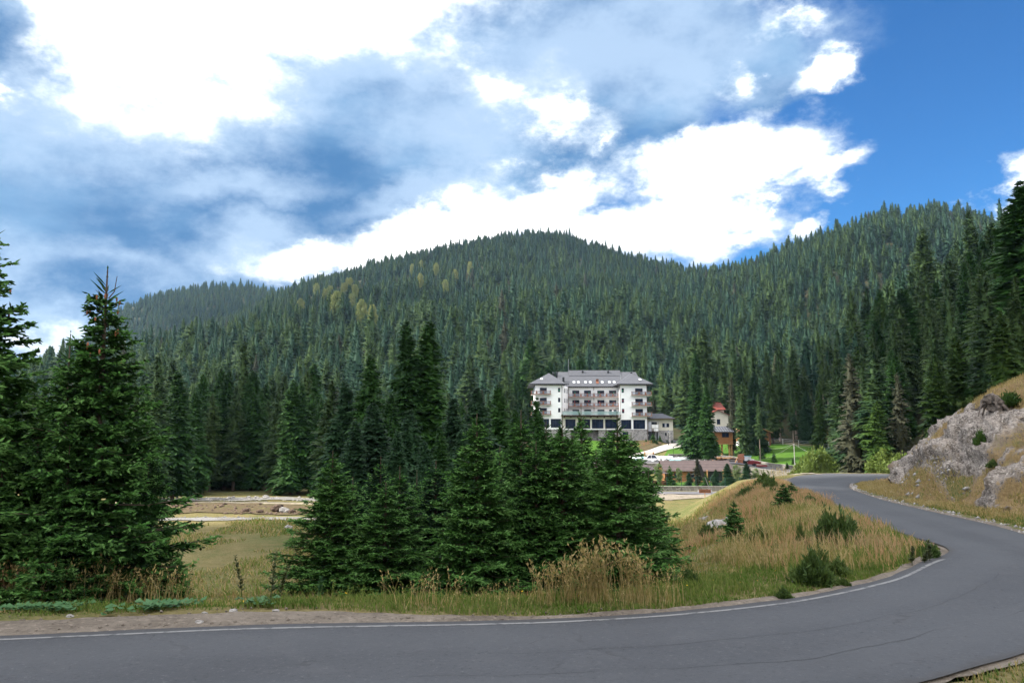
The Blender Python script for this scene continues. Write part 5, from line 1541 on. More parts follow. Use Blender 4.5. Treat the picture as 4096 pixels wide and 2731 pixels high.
# roofs
za = Zh(458)
E = .95
def hip(x0, x1, y0, y1, ze, rx0, rx1, ry0, ry1, zr, nm='roof', mat='roof', th=.16):
    """hipped roof with a ridge from (rx0,ry0) to (rx1,ry1)"""
    A, B, C_, D = (x0, y0, ze), (x1, y0, ze), (x1, y1, ze), (x0, y1, ze)
    r0, r1 = (rx0, ry0, zr), (rx1, ry1, zr)
    b = MB()
    if abs(rx1 - rx0) > abs(ry1 - ry0):
        b.add([A, B, C_, D, r0, r1], [(0, 1, 5, 4), (1, 2, 5), (2, 3, 4, 5), (3, 0, 4)])
    else:
        b.add([A, B, C_, D, r0, r1], [(0, 1, 4), (1, 2, 5, 4), (2, 3, 5), (3, 0, 4, 5)])
    b.add([(x, y, z - th) for x, y, z in (A, B, C_, D)], [(3, 2, 1, 0)])
    b.add([A, B, C_, D] + [(x, y, z - th) for x, y, z in (A, B, C_, D)], [(0, 4, 5, 1), (1, 5, 6, 2), (2, 6, 7, 3), (3, 7, 4, 0)])
    return b.obj(nm, M[mat], hotel if nm == 'roof' else None)
RXL = hx(545); RXR = hx(1705)
roof_l = hip(hx(258), hx(715) + 1.0, -1.3, WD + 1, za, RXL, RXL, 7.5, 14.5, za + 3.85)
roof_r = hip(hx(1450), hx(1945), -1.3, WD + 1, za - .05, RXR, RXR, 7.5, 14.5, za + 3.75)
ZE = Zh(494, REC - 1)
def main_roof():
    y0, y1, ze, yr = REC - 1.2, WD + 2.5, ZE, 17.8
    zr = Zh(273, 18) ; zl = Zh(296, 18)
    x0, x1 = hx(600) + 1.3, hx(1890) - .2
    b = MB()
    V = [(x0, y0, ze), (x1, y0, ze), (x1, y1, ze), (x0, y1, ze), (x0 + 1, yr, zl), (x1 - 1, yr, zl)]
    b.add(V, [(0, 1, 5, 4), (1, 2, 5), (2, 3, 4, 5), (3, 0, 4), (3, 2, 1, 0)])
    o = b.obj('roof', M['roof'], hotel)
    a0, a1 = hx(797) + 1.2, hx(1545) + 1.4
    k = (zl - ze) / (yr - y0)
    dy = 2.6; zz = zl - k * dy + .12
    b = MB().add([(a0, yr - dy, zz), (a1, yr - dy, zz), (a1, yr, zr), (a0, yr, zr), (a0, yr + dy, zz), (a1, yr + dy, zz)], [(0, 1, 2, 3), (3, 2, 5, 4), (0, 3, 4), (1, 5, 2), (0, 4, 5, 1)])
    b.obj('roof', M['roof'], hotel)
    return o, y0, ze, k
mr, RY0, RZE, RK_ = main_roof()
# rafters under the eaves
b = MB()
for x in np.arange(hx(270), hx(800), .62): b.box(x, x + .14, -1.22, -.02, za - .36, za - .165)
b.obj('eave_rafters', M['rafter'], roof_l)
b = MB()
for x in np.arange(hx(1465), hx(1935), .62): b.box(x, x + .14, -1.22, -.02, za - .41, za - .215)
b.obj('eave_rafters', M['rafter'], roof_r)
b = MB()
for x in np.arange(ML + .4, MR - .2, .62): b.box(x, x + .14, RY0 + .05, REC - .02, ZE - .26, ZE - .01)
b.obj('eave_rafters', M['rafter'], mr)
for (x0, x1, y, z, r_) in ((hx(258), hx(800), -1.36, za, roof_l), (hx(1450), hx(1945), -1.36, za - .05, roof_r), (ML + .2, MR - .2, RY0 - .07, ZE + .05, mr)):
    MB().box(x0, x1, y, y + .055, z - .2, z + .02).obj('gutter', M['frame'], r_)
def on_roof(c, r):                                      # photo column and row on the main front slope -> local point
    u, v = (2040 + c * .2934) / 4, (1400 + r * .2934) / 4
    q = ray(u, v)
    # plane: z_local = RZE + k (y_local - RY0)
    for d in np.linspace(HY + RY0, HY + 20, 400):
        p = q * (d / q[1]); zl_ = p[2] + 3.05
        if zl_ <= RZE + RK_ * (d - HY - RY0): return p[0] - HXC, d - HY, RZE + RK_ * (d - HY - RY0)
    return p[0] - HXC, d - HY, zl_
an = math.atan(RK_)
def skylight(x, y, z, par, slope=RK_, wood=False):
    w, l = .42, .62
    a = math.atan(slope); cy, sy = math.cos(a), math.sin(a)
    f = lambda u_, v_, h_: (x + u_, y + v_ * cy - h_ * sy, z + v_ * sy + h_ * cy)
    V = [f(-w, -l, 0), f(w, -l, 0), f(w, l, 0), f(-w, l, 0), f(-w, -l, .16), f(w, -l, .16), f(w, l, .16), f(-w, l, .16)]
    F_ = [(4, 5, 6, 7), (0, 1, 5, 4), (1, 2, 6, 5), (2, 3, 7, 6), (3, 0, 4, 7)]
    o = MB().add(V, F_).obj('skylight', M['wood'] if wood else M['metal'], par)
    V = [f(-w + .06, -l + .06, .175), f(w - .06, -l + .06, .175), f(w - .06, l - .06, .175), f(-w + .06, l - .06, .175)]
    if not wood: MB().slab([V[0], V[1], V[2], V[3]], .01).obj('pane', M['skyglass'], o)
    else:
        MB().add([f(-w, l - .1, .16), f(w, l - .1, .16), f(w, l + .1, .95), f(-w, l + .1, .95)], [(0, 1, 2, 3)]).add([f(-w, l + .1, .16), f(w, l + .1, .16), f(w, l + .16, .95), f(-w, l + .16, .95)], [(3, 2, 1, 0)]).obj('sash', M['wood'], o)
M['skyglass'] = plain("bright_skylight_glass", (0.7, 0.74, 0.78), .25, .5, .03)
for c in (930, 1055, 1118, 1212, 1277, 1405): skylight(*on_roof(c, 322), mr)
for c in (872, 933, 1030, 1095, 1257, 1355, 1420): skylight(*on_roof(c, 437), mr)
skylight(*on_roof(1192, 440), mr, wood=True)
kf = 3.85 / 8.8
for (c, r_, par) in ((430, 392, roof_l), (1783, 400, roof_r)):
    z = za + (458 - r_) * PXM * 1.02 * 1.0; y = -1.3 + (z - za) / kf
    skylight(hx(c) + .03 * y, y, z, par, kf)
def chimney(x, y, z0, z1, w, par, mat='black'):
    o = MB().box(x - w, x + w, y - w, y + w, z0 - .6, z1).obj('chimney', M[mat], par)
    MB().box(x - w - .08, x + w + .08, y - w - .08, y + w + .08, z1 + .003, z1 + .12).obj('cap', M['metal'], o)
for (c, r_, h_, w) in ((990, 316, .95, .27), (1338, 318, .95, .27), (637, 352, 1.2, .3), (728, 430, 1.5, .32), (1655, 330, .8, .28)):
    x, y, z = on_roof(c, r_); chimney(x, y, z, z + h_, w, mr)
x, y, z = hx(592), 9.5, za + 3.85; chimney(x + .5, y, z - .5, z + .25, .3, roof_l)
x, y, z = on_roof(1513, 400); MB().tube([(x, y, z - .3), (x, y, z + 1.6)], .13, 10).obj('flue_pipe', M['metal'], mr)
MB().tube([(hx(797) + 1.3, 17.8, Zh(296, 18)), (hx(797) + 1.3, 17.8, Zh(118, 18))], .06, 6).obj('antenna_mast', M['metal'], mr)
for (x, y, z0, z1) in ((hx(706), -.12, Zh(890), za - .3), (hx(1494), -.12, Zh(1070), za - .3), (pm_(1148), REC - .1, Zh(870, REC), ZE - .2), (pm_(800), REC - .1, Zh(870, REC), ZE - .2), (hx(1862), -.12, 0, za - .3)):
    MB().tube([(x, y, z0), (x, y, z1)], .07, 8).obj('downpipe', M['rafter'], hotel)
# stickers on new panes: little green, red and pink squares
for (c, r_, d, col) in ((668, 545, 0, 'g'), (1535, 550, 0, 'g'), (885, 577, 9.9, 'g'), (1075, 578, 9.9, 'g'), (1213, 579, 9.9, 'g'), (1413, 580, 9.9, 'g'), (1069, 693, 9.9, 'r'), (1218, 709, 9.9, 'r'), (1413, 712, 9.9, 'r'), (1535, 686, 0, 'r'), (1535, 820, 0, 'r'), (878, 700, 9.9, 'r')):
    mt = M.setdefault('st' + col, plain("sticker_" + ('green' if col == 'g' else 'red'), (.05, .5, .25) if col == 'g' else (.6, .08, .12), .6))
    xx = ((2040 + c * .2934) / 4 - 512) / 796.4 * (HY + d) - HXC
    MB().box(xx - .11, xx + .11, d - .075, d - .06, Zh(r_, d) - .15, Zh(r_, d) + .15).obj('window_sticker', mt, hotel)

# annex on the right
ann = thing("hotel_annex", (HXC + hx(1868) + .08, HY, -3.05), 'low cream annex with dark roof, joined to the right side of the hotel', 'annex')
ax = lambda c: hx(c) - hx(1868)
b = MB().box(ax(1870) + .1, ax(2232), 3.0, 12, Zh(1088), Zh(934)); b.obj('wall', M['cream'], ann)
MB().box(ax(1870) + .1, ax(2232) + .04, 2.95, 12, -.8, Zh(1088) - .003).obj('stone_base', M['stone'], ann)
b = MB().add([(ax(1878), 1.6, Zh(928)), (ax(2258), 1.6, Zh(926)), (ax(2130), 7.5, Zh(866) + .3), (ax(1878), 7.5, Zh(866) + .3), (ax(2258), 13, Zh(926)), (ax(1878), 13, Zh(926))], [(0, 1, 2, 3), (1, 4, 2), (3, 2, 4, 5), (0, 3, 5), (0, 5, 4, 1)])
b.obj('roof', M['roofdark'], ann)
MB().box(ax(1876), ax(2260), 1.53, 1.58, Zh(934), Zh(925)).obj('gutter', M['rafter'], ann)
def awin(c0, c1, r0, r1, y, mull=1, par=None):
    x0, x1, z1, z0 = ax(c0), ax(c1), Zh(r0), Zh(r1)
    f = MB().box(x0, x1, y - .06, y, z0, z0 + .08).box(x0, x1, y - .06, y, z1 - .08, z1)
    for k in range(mull + 2):
        xm = x0 + (x1 - x0) * k / (mull + 1); xm = min(max(xm, x0 + .04), x1 - .04); f.box(xm - .035, xm + .035, y - .055, y, z0 + .081, z1 - .081)
    fo = f.obj('window', M['frame'], par or ann); MB().box(x0 + .03, x1 - .03, y - .03, y - .02, z0 + .03, z1 - .03).obj('pane', M['glass'], fo)
awin(2085, 2180, 990, 1045, 3.0, 2); awin(2120, 2142, 1120, 1160, 2.95, 0)
MB().box(ax(2118), ax(2143), 2.9, 2.93, Zh(1042), Zh(992)).obj('window_blind', M['railpanel'], ann)
# glazed balcony box in front of the annex
MB().box(ax(1870) + .1, ax(2015), .6, 2.95, Zh(1106), Zh(1100)).obj('balcony', M['rafter'], ann)
f = MB()
for c in (1873, 1918, 1965, 2012): f.box(ax(c) - .04 + .05, ax(c) + .04 + .05, .62, .70, Zh(1099), Zh(972))
f.box(ax(1873), ax(2016), .615, .705, Zh(972), Zh(968)); f.box(ax(1873), ax(2016), .61, .71, Zh(1062), Zh(1058))
f.obj('balcony_frame', M['metal'], ann)
for (c0, c1, r0, r1, m_) in ((1920, 2012, 1010, 1056, 'white'), (1875, 1917, 1064, 1098, 'railpanel'), (1950, 2012, 1064, 1098, 'white'), (1875, 1916, 974, 1056, 'railpanel')):
    MB().box(ax(c0) + .09, ax(c1), .64, .68, Zh(r1), Zh(r0)).obj('balcony_panel', M[m_], ann)
awin(1920, 2010, 974, 1008, 3.0, 1)
MB().box(ax(1872) + .1, ax(1945), 1.2, 2.9, -.6, Zh(1108)).obj('porch_wall', M['frame'], ann)
for c in (1978, 2012): MB().box(ax(c) - .12, ax(c) + .12, .7, .94, -.6, Zh(1107)).obj('post', M['metal'], ann)
MB().box(ax(1990), ax(2030), 2.85, 2.92, -.3, Zh(1115)).obj('door', M['black'], ann)

# ------------------------------------------------------------------ other buildings
def base(u, v, d): return at(u, v, d)
def gable(name, u0, u1, d, zb, zw, zr, depth, wallm, roofm, label, cat_='house', front_gable=False, ov=.5, xs=None):
    x0, x1 = (xs if xs else (at(u0, 450, d)[0], at(u1, 450, d)[0]))
    t = thing(name, ((x0 + x1) / 2, d, zb), label, cat_); w = (x1 - x0) / 2; h = zw - zb; r = zr - zb
    if front_gable:
        b = MB().add([(-w, 0, -.5), (w, 0, -.5), (w, 0, h), (0, 0, r - .12), (-w, 0, h), (-w, depth, -.5), (w, depth, -.5), (w, depth, h), (0, depth, r - .12), (-w, depth, h)],
                     [(0, 1, 2, 3, 4), (9, 8, 7, 6, 5), (1, 6, 7, 2), (0, 4, 9, 5), (2, 7, 8, 3), (4, 3, 8, 9)])
        b.obj('wall', wallm, t)
        k = (r - h) / w; b = MB()
        for s in (-1, 1):
            P_ = [(0, -ov, r), (s * (w + ov), -ov, h - k * ov), (s * (w + ov), depth + ov, h - k * ov), (0, depth + ov, r)]
            b.slab(P_ if s > 0 else P_[::-1], .12)
        b.obj('roof', roofm, t)
    else:
        b = MB().box(-w, w, 0, depth, -.5, h)
        b.add([(-w, 0.001, h), (-w, depth, h), (-w, depth / 2, r - .1), (w, 0.001, h), (w, depth, h), (w, depth / 2, r - .1)], [(0, 2, 1), (3, 4, 5)])
        b.obj('wall', wallm, t)
        k = (r - h) / (depth / 2)
        b = MB().slab([(-w - ov, -ov, h - k * ov), (w + ov, -ov, h - k * ov), (w + ov, depth / 2, r), (-w - ov, depth / 2, r)], .1).slab([(-w - ov, depth / 2, r), (w + ov, depth / 2, r), (w + ov, depth + ov, h - k * ov), (-w - ov, depth + ov, h - k * ov)], .1)
        b.obj('roof', roofm, t)
    return t, w, h, r
def win(t, x0, x1, z0, z1, y=0, frame='frame', nm='window', mull=1):
    f = MB().box(x0, x1, y - .06, y - .002, z0, z0 + .09).box(x0, x1, y - .06, y - .002, z1 - .09, z1)
    for k in range(mull + 2):
        xm = min(max(x0 + (x1 - x0) * k / (mull + 1), x0 + .045), x1 - .045); f.box(xm - .04, xm + .04, y - .055, y - .002, z0 + .091, z1 - .091)
    fo = f.obj(nm, M[frame], t); MB().box(x0 + .03, x1 - .03, y - .03, y - .015, z0 + .03, z1 - .03).obj('pane', M['glass'], fo)
# long log cabin
d = 172
zb = -11.0; zr = at(700, 460, d + 3)[2]; ze = at(700, 469.3, d)[2]
cab, w, h, r = gable("log_cabin", 664, 731, d, zb, ze, zr, 7.0, M['logs'], M['roofbrown'], 'long low log cabin with a brown tiled roof beyond the valley road', 'cabin', ov=.4)
for (a, b_) in ((-w + 2.0, -w + 3.4), (-w + 4.8, -w + 6.4)): win(cab, a, b_, .9, 2.1, 0, 'wood')
MB().box(.5, 1.6, -.07, -.01, .0, 2.2).obj('door', M['rafter'], cab)
MB().box(w - 5.2, w - 2.0, -.06, -.01, .3, 2.3).obj('dark_opening', M['black'], cab)
for x in (w - 5.3, w - 3.6, w - 1.9): MB().tube([(x, -.35, -.3), (x, -.35, h - .02)], .14, 8).obj('porch_post', M['wood2'], cab)
for x in (-w + .1, w - .1): MB().box(x - .14, x + .14, -.28, -.003, -.3, h - .05).obj('corner_logs', M['wood2'], cab)
MB().box(-w, w, -.32, -.10, .1, .35).obj('sill_log', M['wood2'], cab)
# dark pavilion with a pyramid roof
pc = at(647, 478, 165); pav = thing("garden_pavilion", (pc[0], 165, -11), 'low pavilion with a dark pyramid roof left of the long log cabin', 'pavilion')
zt = at(650, 464, 165)[2] + 11; ze_ = at(650, 472, 165)[2] + 11
MB().add([(-3.8, -3.8, ze_), (3.8, -3.8, ze_), (3.8, 3.8, ze_), (-3.8, 3.8, ze_), (0, 0, zt)], [(0, 1, 4), (1, 2, 4), (2, 3, 4), (3, 0, 4), (3, 2, 1, 0)]).obj('roof', M['roofdk2'] if 'roofdk2' in M else plain("dark_brown_roof", (.07, .055, .06), .8), pav)
for a in (-3.2, 3.2):
    for b_ in (-3.2, 3.2): MB().box(a - .1, a + .1, b_ - .1, b_ + .1, -.4, ze_ - .01).obj('post', M['wood'], pav)
MB().box(-3.1, 3.1, -3.22, -3.14, .2, 1.0).obj('railing', M['wood'], pav)
# room on stilts
d = 222; p0 = at(714, 443, d); p1 = at(733, 443, d); zfl = p0[2]; zwt = at(720, 431, d)[2]; zrt = at(720, 427, d + 3)[2]
tb = gz(p0[0], d)
tr_ = thing("stilt_cabin", ((p0[0] + p1[0]) / 2, d, tb), 'square log room raised on timber posts on the hotel lawn', 'cabin')
w = (p1[0] - p0[0]) / 2
MB().box(-w, w, 0, 5, zfl - tb, zwt - tb).obj('wall', M['logs'], tr_)
MB().slab([(-w - .3, -.6, zwt - tb - .05), (w + .3, -.6, zwt - tb - .05), (w + .3, 3.2, zrt - tb + .35), (-w - .3, 3.2, zrt - tb + .35)], .1).slab([(-w - .3, 3.2, zrt - tb + .35), (w + .3, 3.2, zrt - tb + .35), (w + .3, 5.5, zwt - tb), (-w - .3, 5.5, zwt - tb)], .1).obj('roof', M['roofdark'], tr_)
b = MB()
for k in range(9): 
    xx = -w - .2 + k * (2 * w + .4) / 8; b.slab([(xx - .03, -.6, zwt - tb + .02), (xx + .03, -.6, zwt - tb + .02), (xx + .03, 3.2, zrt - tb + .42), (xx - .03, 3.2, zrt - tb + .42)], .05)
b.obj('roof_ribs', M['metal'], tr_)
win(tr_, w * -.15, w * .6, zfl - tb + 1.7, zwt - tb - .3, 0, 'rafter')
MB().box(-w - .08, w + .08, -.1, 5.1, zfl - tb - .2, zfl - tb - .003).obj('floor_beam', M['wood2'], tr_)
for x in (-w * .12,): MB().box(x - .22, x + .22, .4, .8, -.4, zfl - tb - .203).obj('post', M['wood2'], tr_)
for x in (w - .9, w - .25): MB().box(x - .2, x + .2, .4, .8, -.4, zfl - tb - .203).obj('post', M['wood2'], tr_)
# white chalet with red roofs
d = 262; zb = at(720, 440, d)[2]; x0, x1 = at(707, 440, d)[0], at(729, 440, d)[0]
ch1, w, h, r = gable("white_chalet", 0, 0, d, zb - 1.5, at(718, 414, d)[2], at(718, 409.5, d)[2], 9, M['cream'], M['roofred'], 'white chalet with red tiled roofs behind the stilted log room', 'chalet', True, .8, (x0, x1))
win(ch1, -.2, .9, h - 3.2, h - 1.5, 0)
zt0, zt1 = at(718, 409, d + 6)[2] - zb + 1.5, at(718, 401.5, d + 10)[2] - zb + 1.5
MB().slab([(-w + 1.5, 4.5, zt0), (w + .5, 4.5, zt0), (w - .2, 9, zt1), (-w + 1.8, 9, zt1)], .15).slab([(-w + 1.8, 9, zt1), (w - .2, 9, zt1), (w + .5, 13, zt0), (-w + 1.5, 13, zt0)], .15).obj('upper_roof', M['roofred'], ch1)
MB().box(-w + 2, w, 5.2, 12.2, h, zt0 - .16).obj('upper_wall', M['cream'], ch1)
# log house with white ground floor
d = 236; zb = at(760, 450, d)[2]; zlog = at(760, 441, d)[2]; zwt = at(760, 431, d)[2]; zrt = at(760, 424.5, d)[2]
x0, x1 = at(741, 440, d)[0], at(769, 440, d)[0]
lh = thing("log_house", ((x0 + x1) / 2, d, zb), 'house with orange log upper floor over a white ground floor', 'house'); w = (x1 - x0) / 2
hl, hw_, hr = zlog - zb, zwt - zb, zrt - zb
MB().box(-w, w, 0, 8, -.8, hl).obj('ground_floor_wall', M['wall'], lh)
MB().box(-w - .05, w + .05, -.05, 8, -.9, .35).obj('stone_base', M['stone2'], lh)
MB().add([(-w, -.1, hl + .003), (w, -.1, hl + .003), (w, -.1, hw_), (-.6, -.1, hr - .12), (-w, -.1, hw_), (-w, 8, hl + .003), (w, 8, hl + .003), (w, 8, hw_), (-.6, 8, hr - .12), (-w, 8, hw_)], [(0, 1, 2, 3, 4), (9, 8, 7, 6, 5), (1, 6, 7, 2), (0, 4, 9, 5)]).obj('log_wall', M['logs'], lh)
b = MB(); k = (hr - hw_) / (w + .6)
b.slab([(-.6, -1.2, hr), (w + .9, -1.2, hw_ - .25), (w + .9, 9, hw_ - .25), (-.6, 9, hr)][::1], .14).slab([(-w - .8, -1.2, hw_ - .25), (-.6, -1.2, hr), (-.6, 9, hr), (-w - .8, 9, hw_ - .25)], .14)
b.obj('roof', M['wood2'], lh)
win(lh, -.6, .9, hl + .9, hl + 2.0, -.1, 'rafter'); win(lh, -w + 2.0, -w + 3.2, .9, 2.1, 0, 'wood')
MB().box(-w + .4, -w + 1.4, -.08, -.01, 0, 2.1).obj('door', M['wood'], lh)
MB().box(w + .08, w + .45, -.3, .3, -.5, hw_ + .1).obj('log_pile_column', M['wood'], lh)
MB().box(w - .9, w - .3, 2, 2.6, hw_, hw_ + 1.7).obj('chimney', M['stone2'], lh)
for x in (-w + .2, -w + 1.0): MB().box(x - .08, x + .08, -.9, -.72, -.5, hl).obj('porch_post', M['wood2'], lh)
# a white camper roof glimpse left of the hotel among trees
cp = at(464, 415, 235); sh_ = thing("white_shed", (cp[0], 235, cp[2] - 5), 'pale white shed glimpsed between spruces left of the hotel', 'shed')
MB().box(-2.0, 2.2, 0, 5, -4, 4.2).obj('wall', M['wall'], sh_)
MB().slab([(-2.3, -.3, 4.2), (2.5, -.3, 4.2), (2.5, 2.5, 5.3), (-2.3, 2.5, 5.3)], .12).slab([(-2.3, 2.5, 5.3), (2.5, 2.5, 5.3), (2.5, 5.3, 4.2), (-2.3, 5.3, 4.2)], .12).obj('roof', M['white'], sh_)

# ------------------------------------------------------------------ walls, fences, posts
def wall_line(name, pts, h, th, mat, label, cat_='wall', cap=True, below=1.0, follow=True, ztop=None):
    pts = dens(pts, 6); t = thing(name, (pts[0][0], pts[0][1], gz(*pts[0])), label, cat_)
    o = np.array([pts[0][0], pts[0][1], gz(*pts[0])]); z = H(pts[:, 0], pts[:, 1])
    n = np.gradient(pts, axis=0); n = n / np.linalg.norm(n, axis=1)[:, None]; nn = np.column_stack([-n[:, 1], n[:, 0]])
    def strip(w_, z0, z1):
        a = pts + nn * w_ / 2; b_ = pts - nn * w_ / 2; V = []; m = len(pts)
        for i in range(m):
            for (q, zz) in ((a[i], z0[i]), (b_[i], z0[i]), (b_[i], z1[i]), (a[i], z1[i])): V.append((q[0] - o[0], q[1] - o[1], zz - o[2]))
        F_ = []
        for i in range(m - 1):
            for k in range(4): F_.append((4 * i + k, 4 * (i + 1) + k, 4 * (i + 1) + (k + 1) % 4, 4 * i + (k + 1) % 4))
        F_ += [(0, 1, 2, 3), tuple(4 * (m - 1) + k for k in (3, 2, 1, 0))]
        return MB().add(V, F_)
    top = (z + h) if ztop is None else (np.interp(pts[:, 0], ztop[0], ztop[1]))
    strip(th, z - below, top).obj('stonework', mat, t)
    if cap: strip(th + .12, top + .003, top + .12).obj('coping', M['stonecap'], t)
    return t
wall_line("retaining_wall", [(12, 197.2), (25, 197.0), (45, 197.0), (53, 197.2)], 0, .6, M['stone2'], 'long stone retaining wall holding up the hotel car park', ztop=([12, 53], [-8.0, -8.1]))
wall_line("retaining_wall", [(53.3, 197.2), (57.5, 196), (61, 193), (64.8, 188), (68, 182)], 0, .5, M['stone2'], 'stone retaining wall below the drive that slopes down right of the cabin', ztop=([53, 58, 62, 68], [-8.2, -9.0, -9.5, -10.1]))
wl2 = [(53, 219.2), (59.7, 214.6), (64.4, 207.4), (71.4, 195.8), (75.4, 188.4), (80.4, 178.4)]
wall_line("garden_wall", wl2, .95, .4, M['stone2'], 'low curved stone wall along the foot of the small sloping lawn')
wall_line("garden_wall", [(43, 221.2), (48, 221.8), (52.6, 219.6)], .7, .4, M['stone2'], 'low stone wall behind the covered goods in the car park')
wall_line("garden_wall", [(18, 148.2), (30, 148.4), (45, 148.2), (58, 147)], .75, .35, M['stone2'], 'knee high stone wall along the far side of the valley road')
def fence_green():
    t = thing("panel_fence", (18, 150, -11), 'green wire fence with slim posts beyond the valley road', 'fence')
    for i in range(15):
        x = i * 2.7; MB().box(x - .05, x + .05, -.05, .05, -.3, 2.4).obj('post', M['greenfence'], t)
    b = MB()
    for z in (.55, .95, 1.35, 1.75, 2.15, 2.35): b.box(0, 37.8, -.012, .012, z, z + .025)
    b.obj('wire_mesh', M['greenfence'], t)
fence_green()
def rail_fence(name, pts, h, n, label, post=M['wood2'], rails=(.5, .95), rm=None, w=.07):
    pts = dens(pts, 8); L = np.concatenate([[0], np.cumsum(np.linalg.norm(np.diff(pts, axis=0), axis=1))])
    s = np.linspace(0, L[-1], n); x = np.interp(s, L, pts[:, 0]); y = np.interp(s, L, pts[:, 1]); z = H(x, y)
    t = thing(name, (x[0], y[0], z[0]), label, 'fence'); o = np.array([x[0], y[0], z[0]])
    for i in range(n): MB().box(x[i] - o[0] - w, x[i] - o[0] + w, y[i] - o[1] - w, y[i] - o[1] + w, z[i] - o[2] - .4, z[i] - o[2] + h).obj('post', post, t)
    for r_ in rails: MB().tube([(x[i] - o[0], y[i] - o[1] - w - .02, z[i] - o[2] + h * r_) for i in range(n)], .035, 5).obj('rail', rm or post, t)
    return t
rail_fence("wooden_fence", [(20, 197.3 + 1.2), (35, 198.4), (50, 198.4)], 1.1, 13, 'low rail fence along the edge of the hotel car park', M['concrete'], (.55, .95))
rail_fence("garden_fence", [(34, 231), (39, 236), (43, 241)], 1.0, 7, 'short wooden rail fence before the stone base of the hotel', M['wood2'])
rail_fence("wire_fence", [(70, 240), (77, 238), (82, 232), (87, 222), (92, 210), (96, 196)], 2.0, 11, 'wire fence with pale concrete posts along the forest edge', M['concrete'], (.25, .5, .75, .97), M['metal'])
def lamp(u, vb, vt, d, label):
    p = at(u, vb, d); z = gz(p[0], d); h = at(u, vt, d)[2] - z
    t = thing("street_lamp", (p[0], d, z), label, 'street lamp', 'black lantern posts in the hotel grounds')
    k = h / 4.0
    MB().tube([(0, 0, -.3), (0, 0, .5 * k), (0, 0, .55 * k), (0, 0, 3.3 * k)], [.11 * k, .11 * k, .055 * k, .045 * k], 8).obj('pole', M['black'], t)
    MB().tube([(0, 0, 3.3 * k), (0, 0, 3.42 * k), (0, 0, 3.8 * k)], [.08 * k, .12 * k, .2 * k], 6).obj('lantern_glass', M['railpanel'], t)
    MB().tube([(0, 0, 3.8 * k), (0, 0, 3.86 * k), (0, 0, 4.0 * k)], [.26 * k, .22 * k, .03 * k], 6).obj('lantern_cap', M['black'], t)
    return t
lamp(673.5, 457.5, 446, 214, 'black lantern post standing before the lawn beside the covered goods')
lamp(796, 472, 461.5, 186, 'black lantern post at the foot of the small sloping lawn')
lamp(648.5, 440, 434, 241, 'black lantern post at the corner of the hotel')
lamp(668.5, 438, 429.5, 239, 'black lantern post before the hotel annex')
lamp(637.0, 452, 443.5, 225, 'black lantern post left on the hotel lawn')
def pole(u, vb, vt, d, label, w=.09):
    p = at(u, vb, d); z = gz(p[0], d); h = at(u, vt, d)[2] - z
    t = thing("utility_pole", (p[0], d, z), label, 'pole'); MB().tube([(0, 0, -.4), (0, 0, h)], [w * 1.2, w], 8).obj('post', M['concrete'], t)
    MB().box(-.16, .16, -.05, .05, h - .15, h - .08).obj('crossarm', M['metal'], t)
    return Vector((p[0], d, z + h))
ptop = pole(794.5, 457, 443, 200, 'slim pale pole carrying cables over the small lawn')
pt2 = pole(670, 440, 430, 240, 'thin pole beside the drive before the annex', .06)
def cable(a, b, label, sag=1.2):
    pts = [Vector(a).lerp(Vector(b), t) - Vector((0, 0, sag * 4 * t * (1 - t))) for t in np.linspace(0, 1, 12)]
    o = MB().tube(pts, .016, 5).obj('overhead_cable', M['concrete']); tag(o, label, 'cable')
cable(ptop, at(768, 447.5, 214), 'cable from the pale pole up towards the log house', .6)
cable(ptop, at(735, 457, 206), 'long cable sagging from the pale pole over the drive', 2.0)
cable(ptop, at(822, 455, 170), 'cable from the pale pole down towards the willow bush', .5)

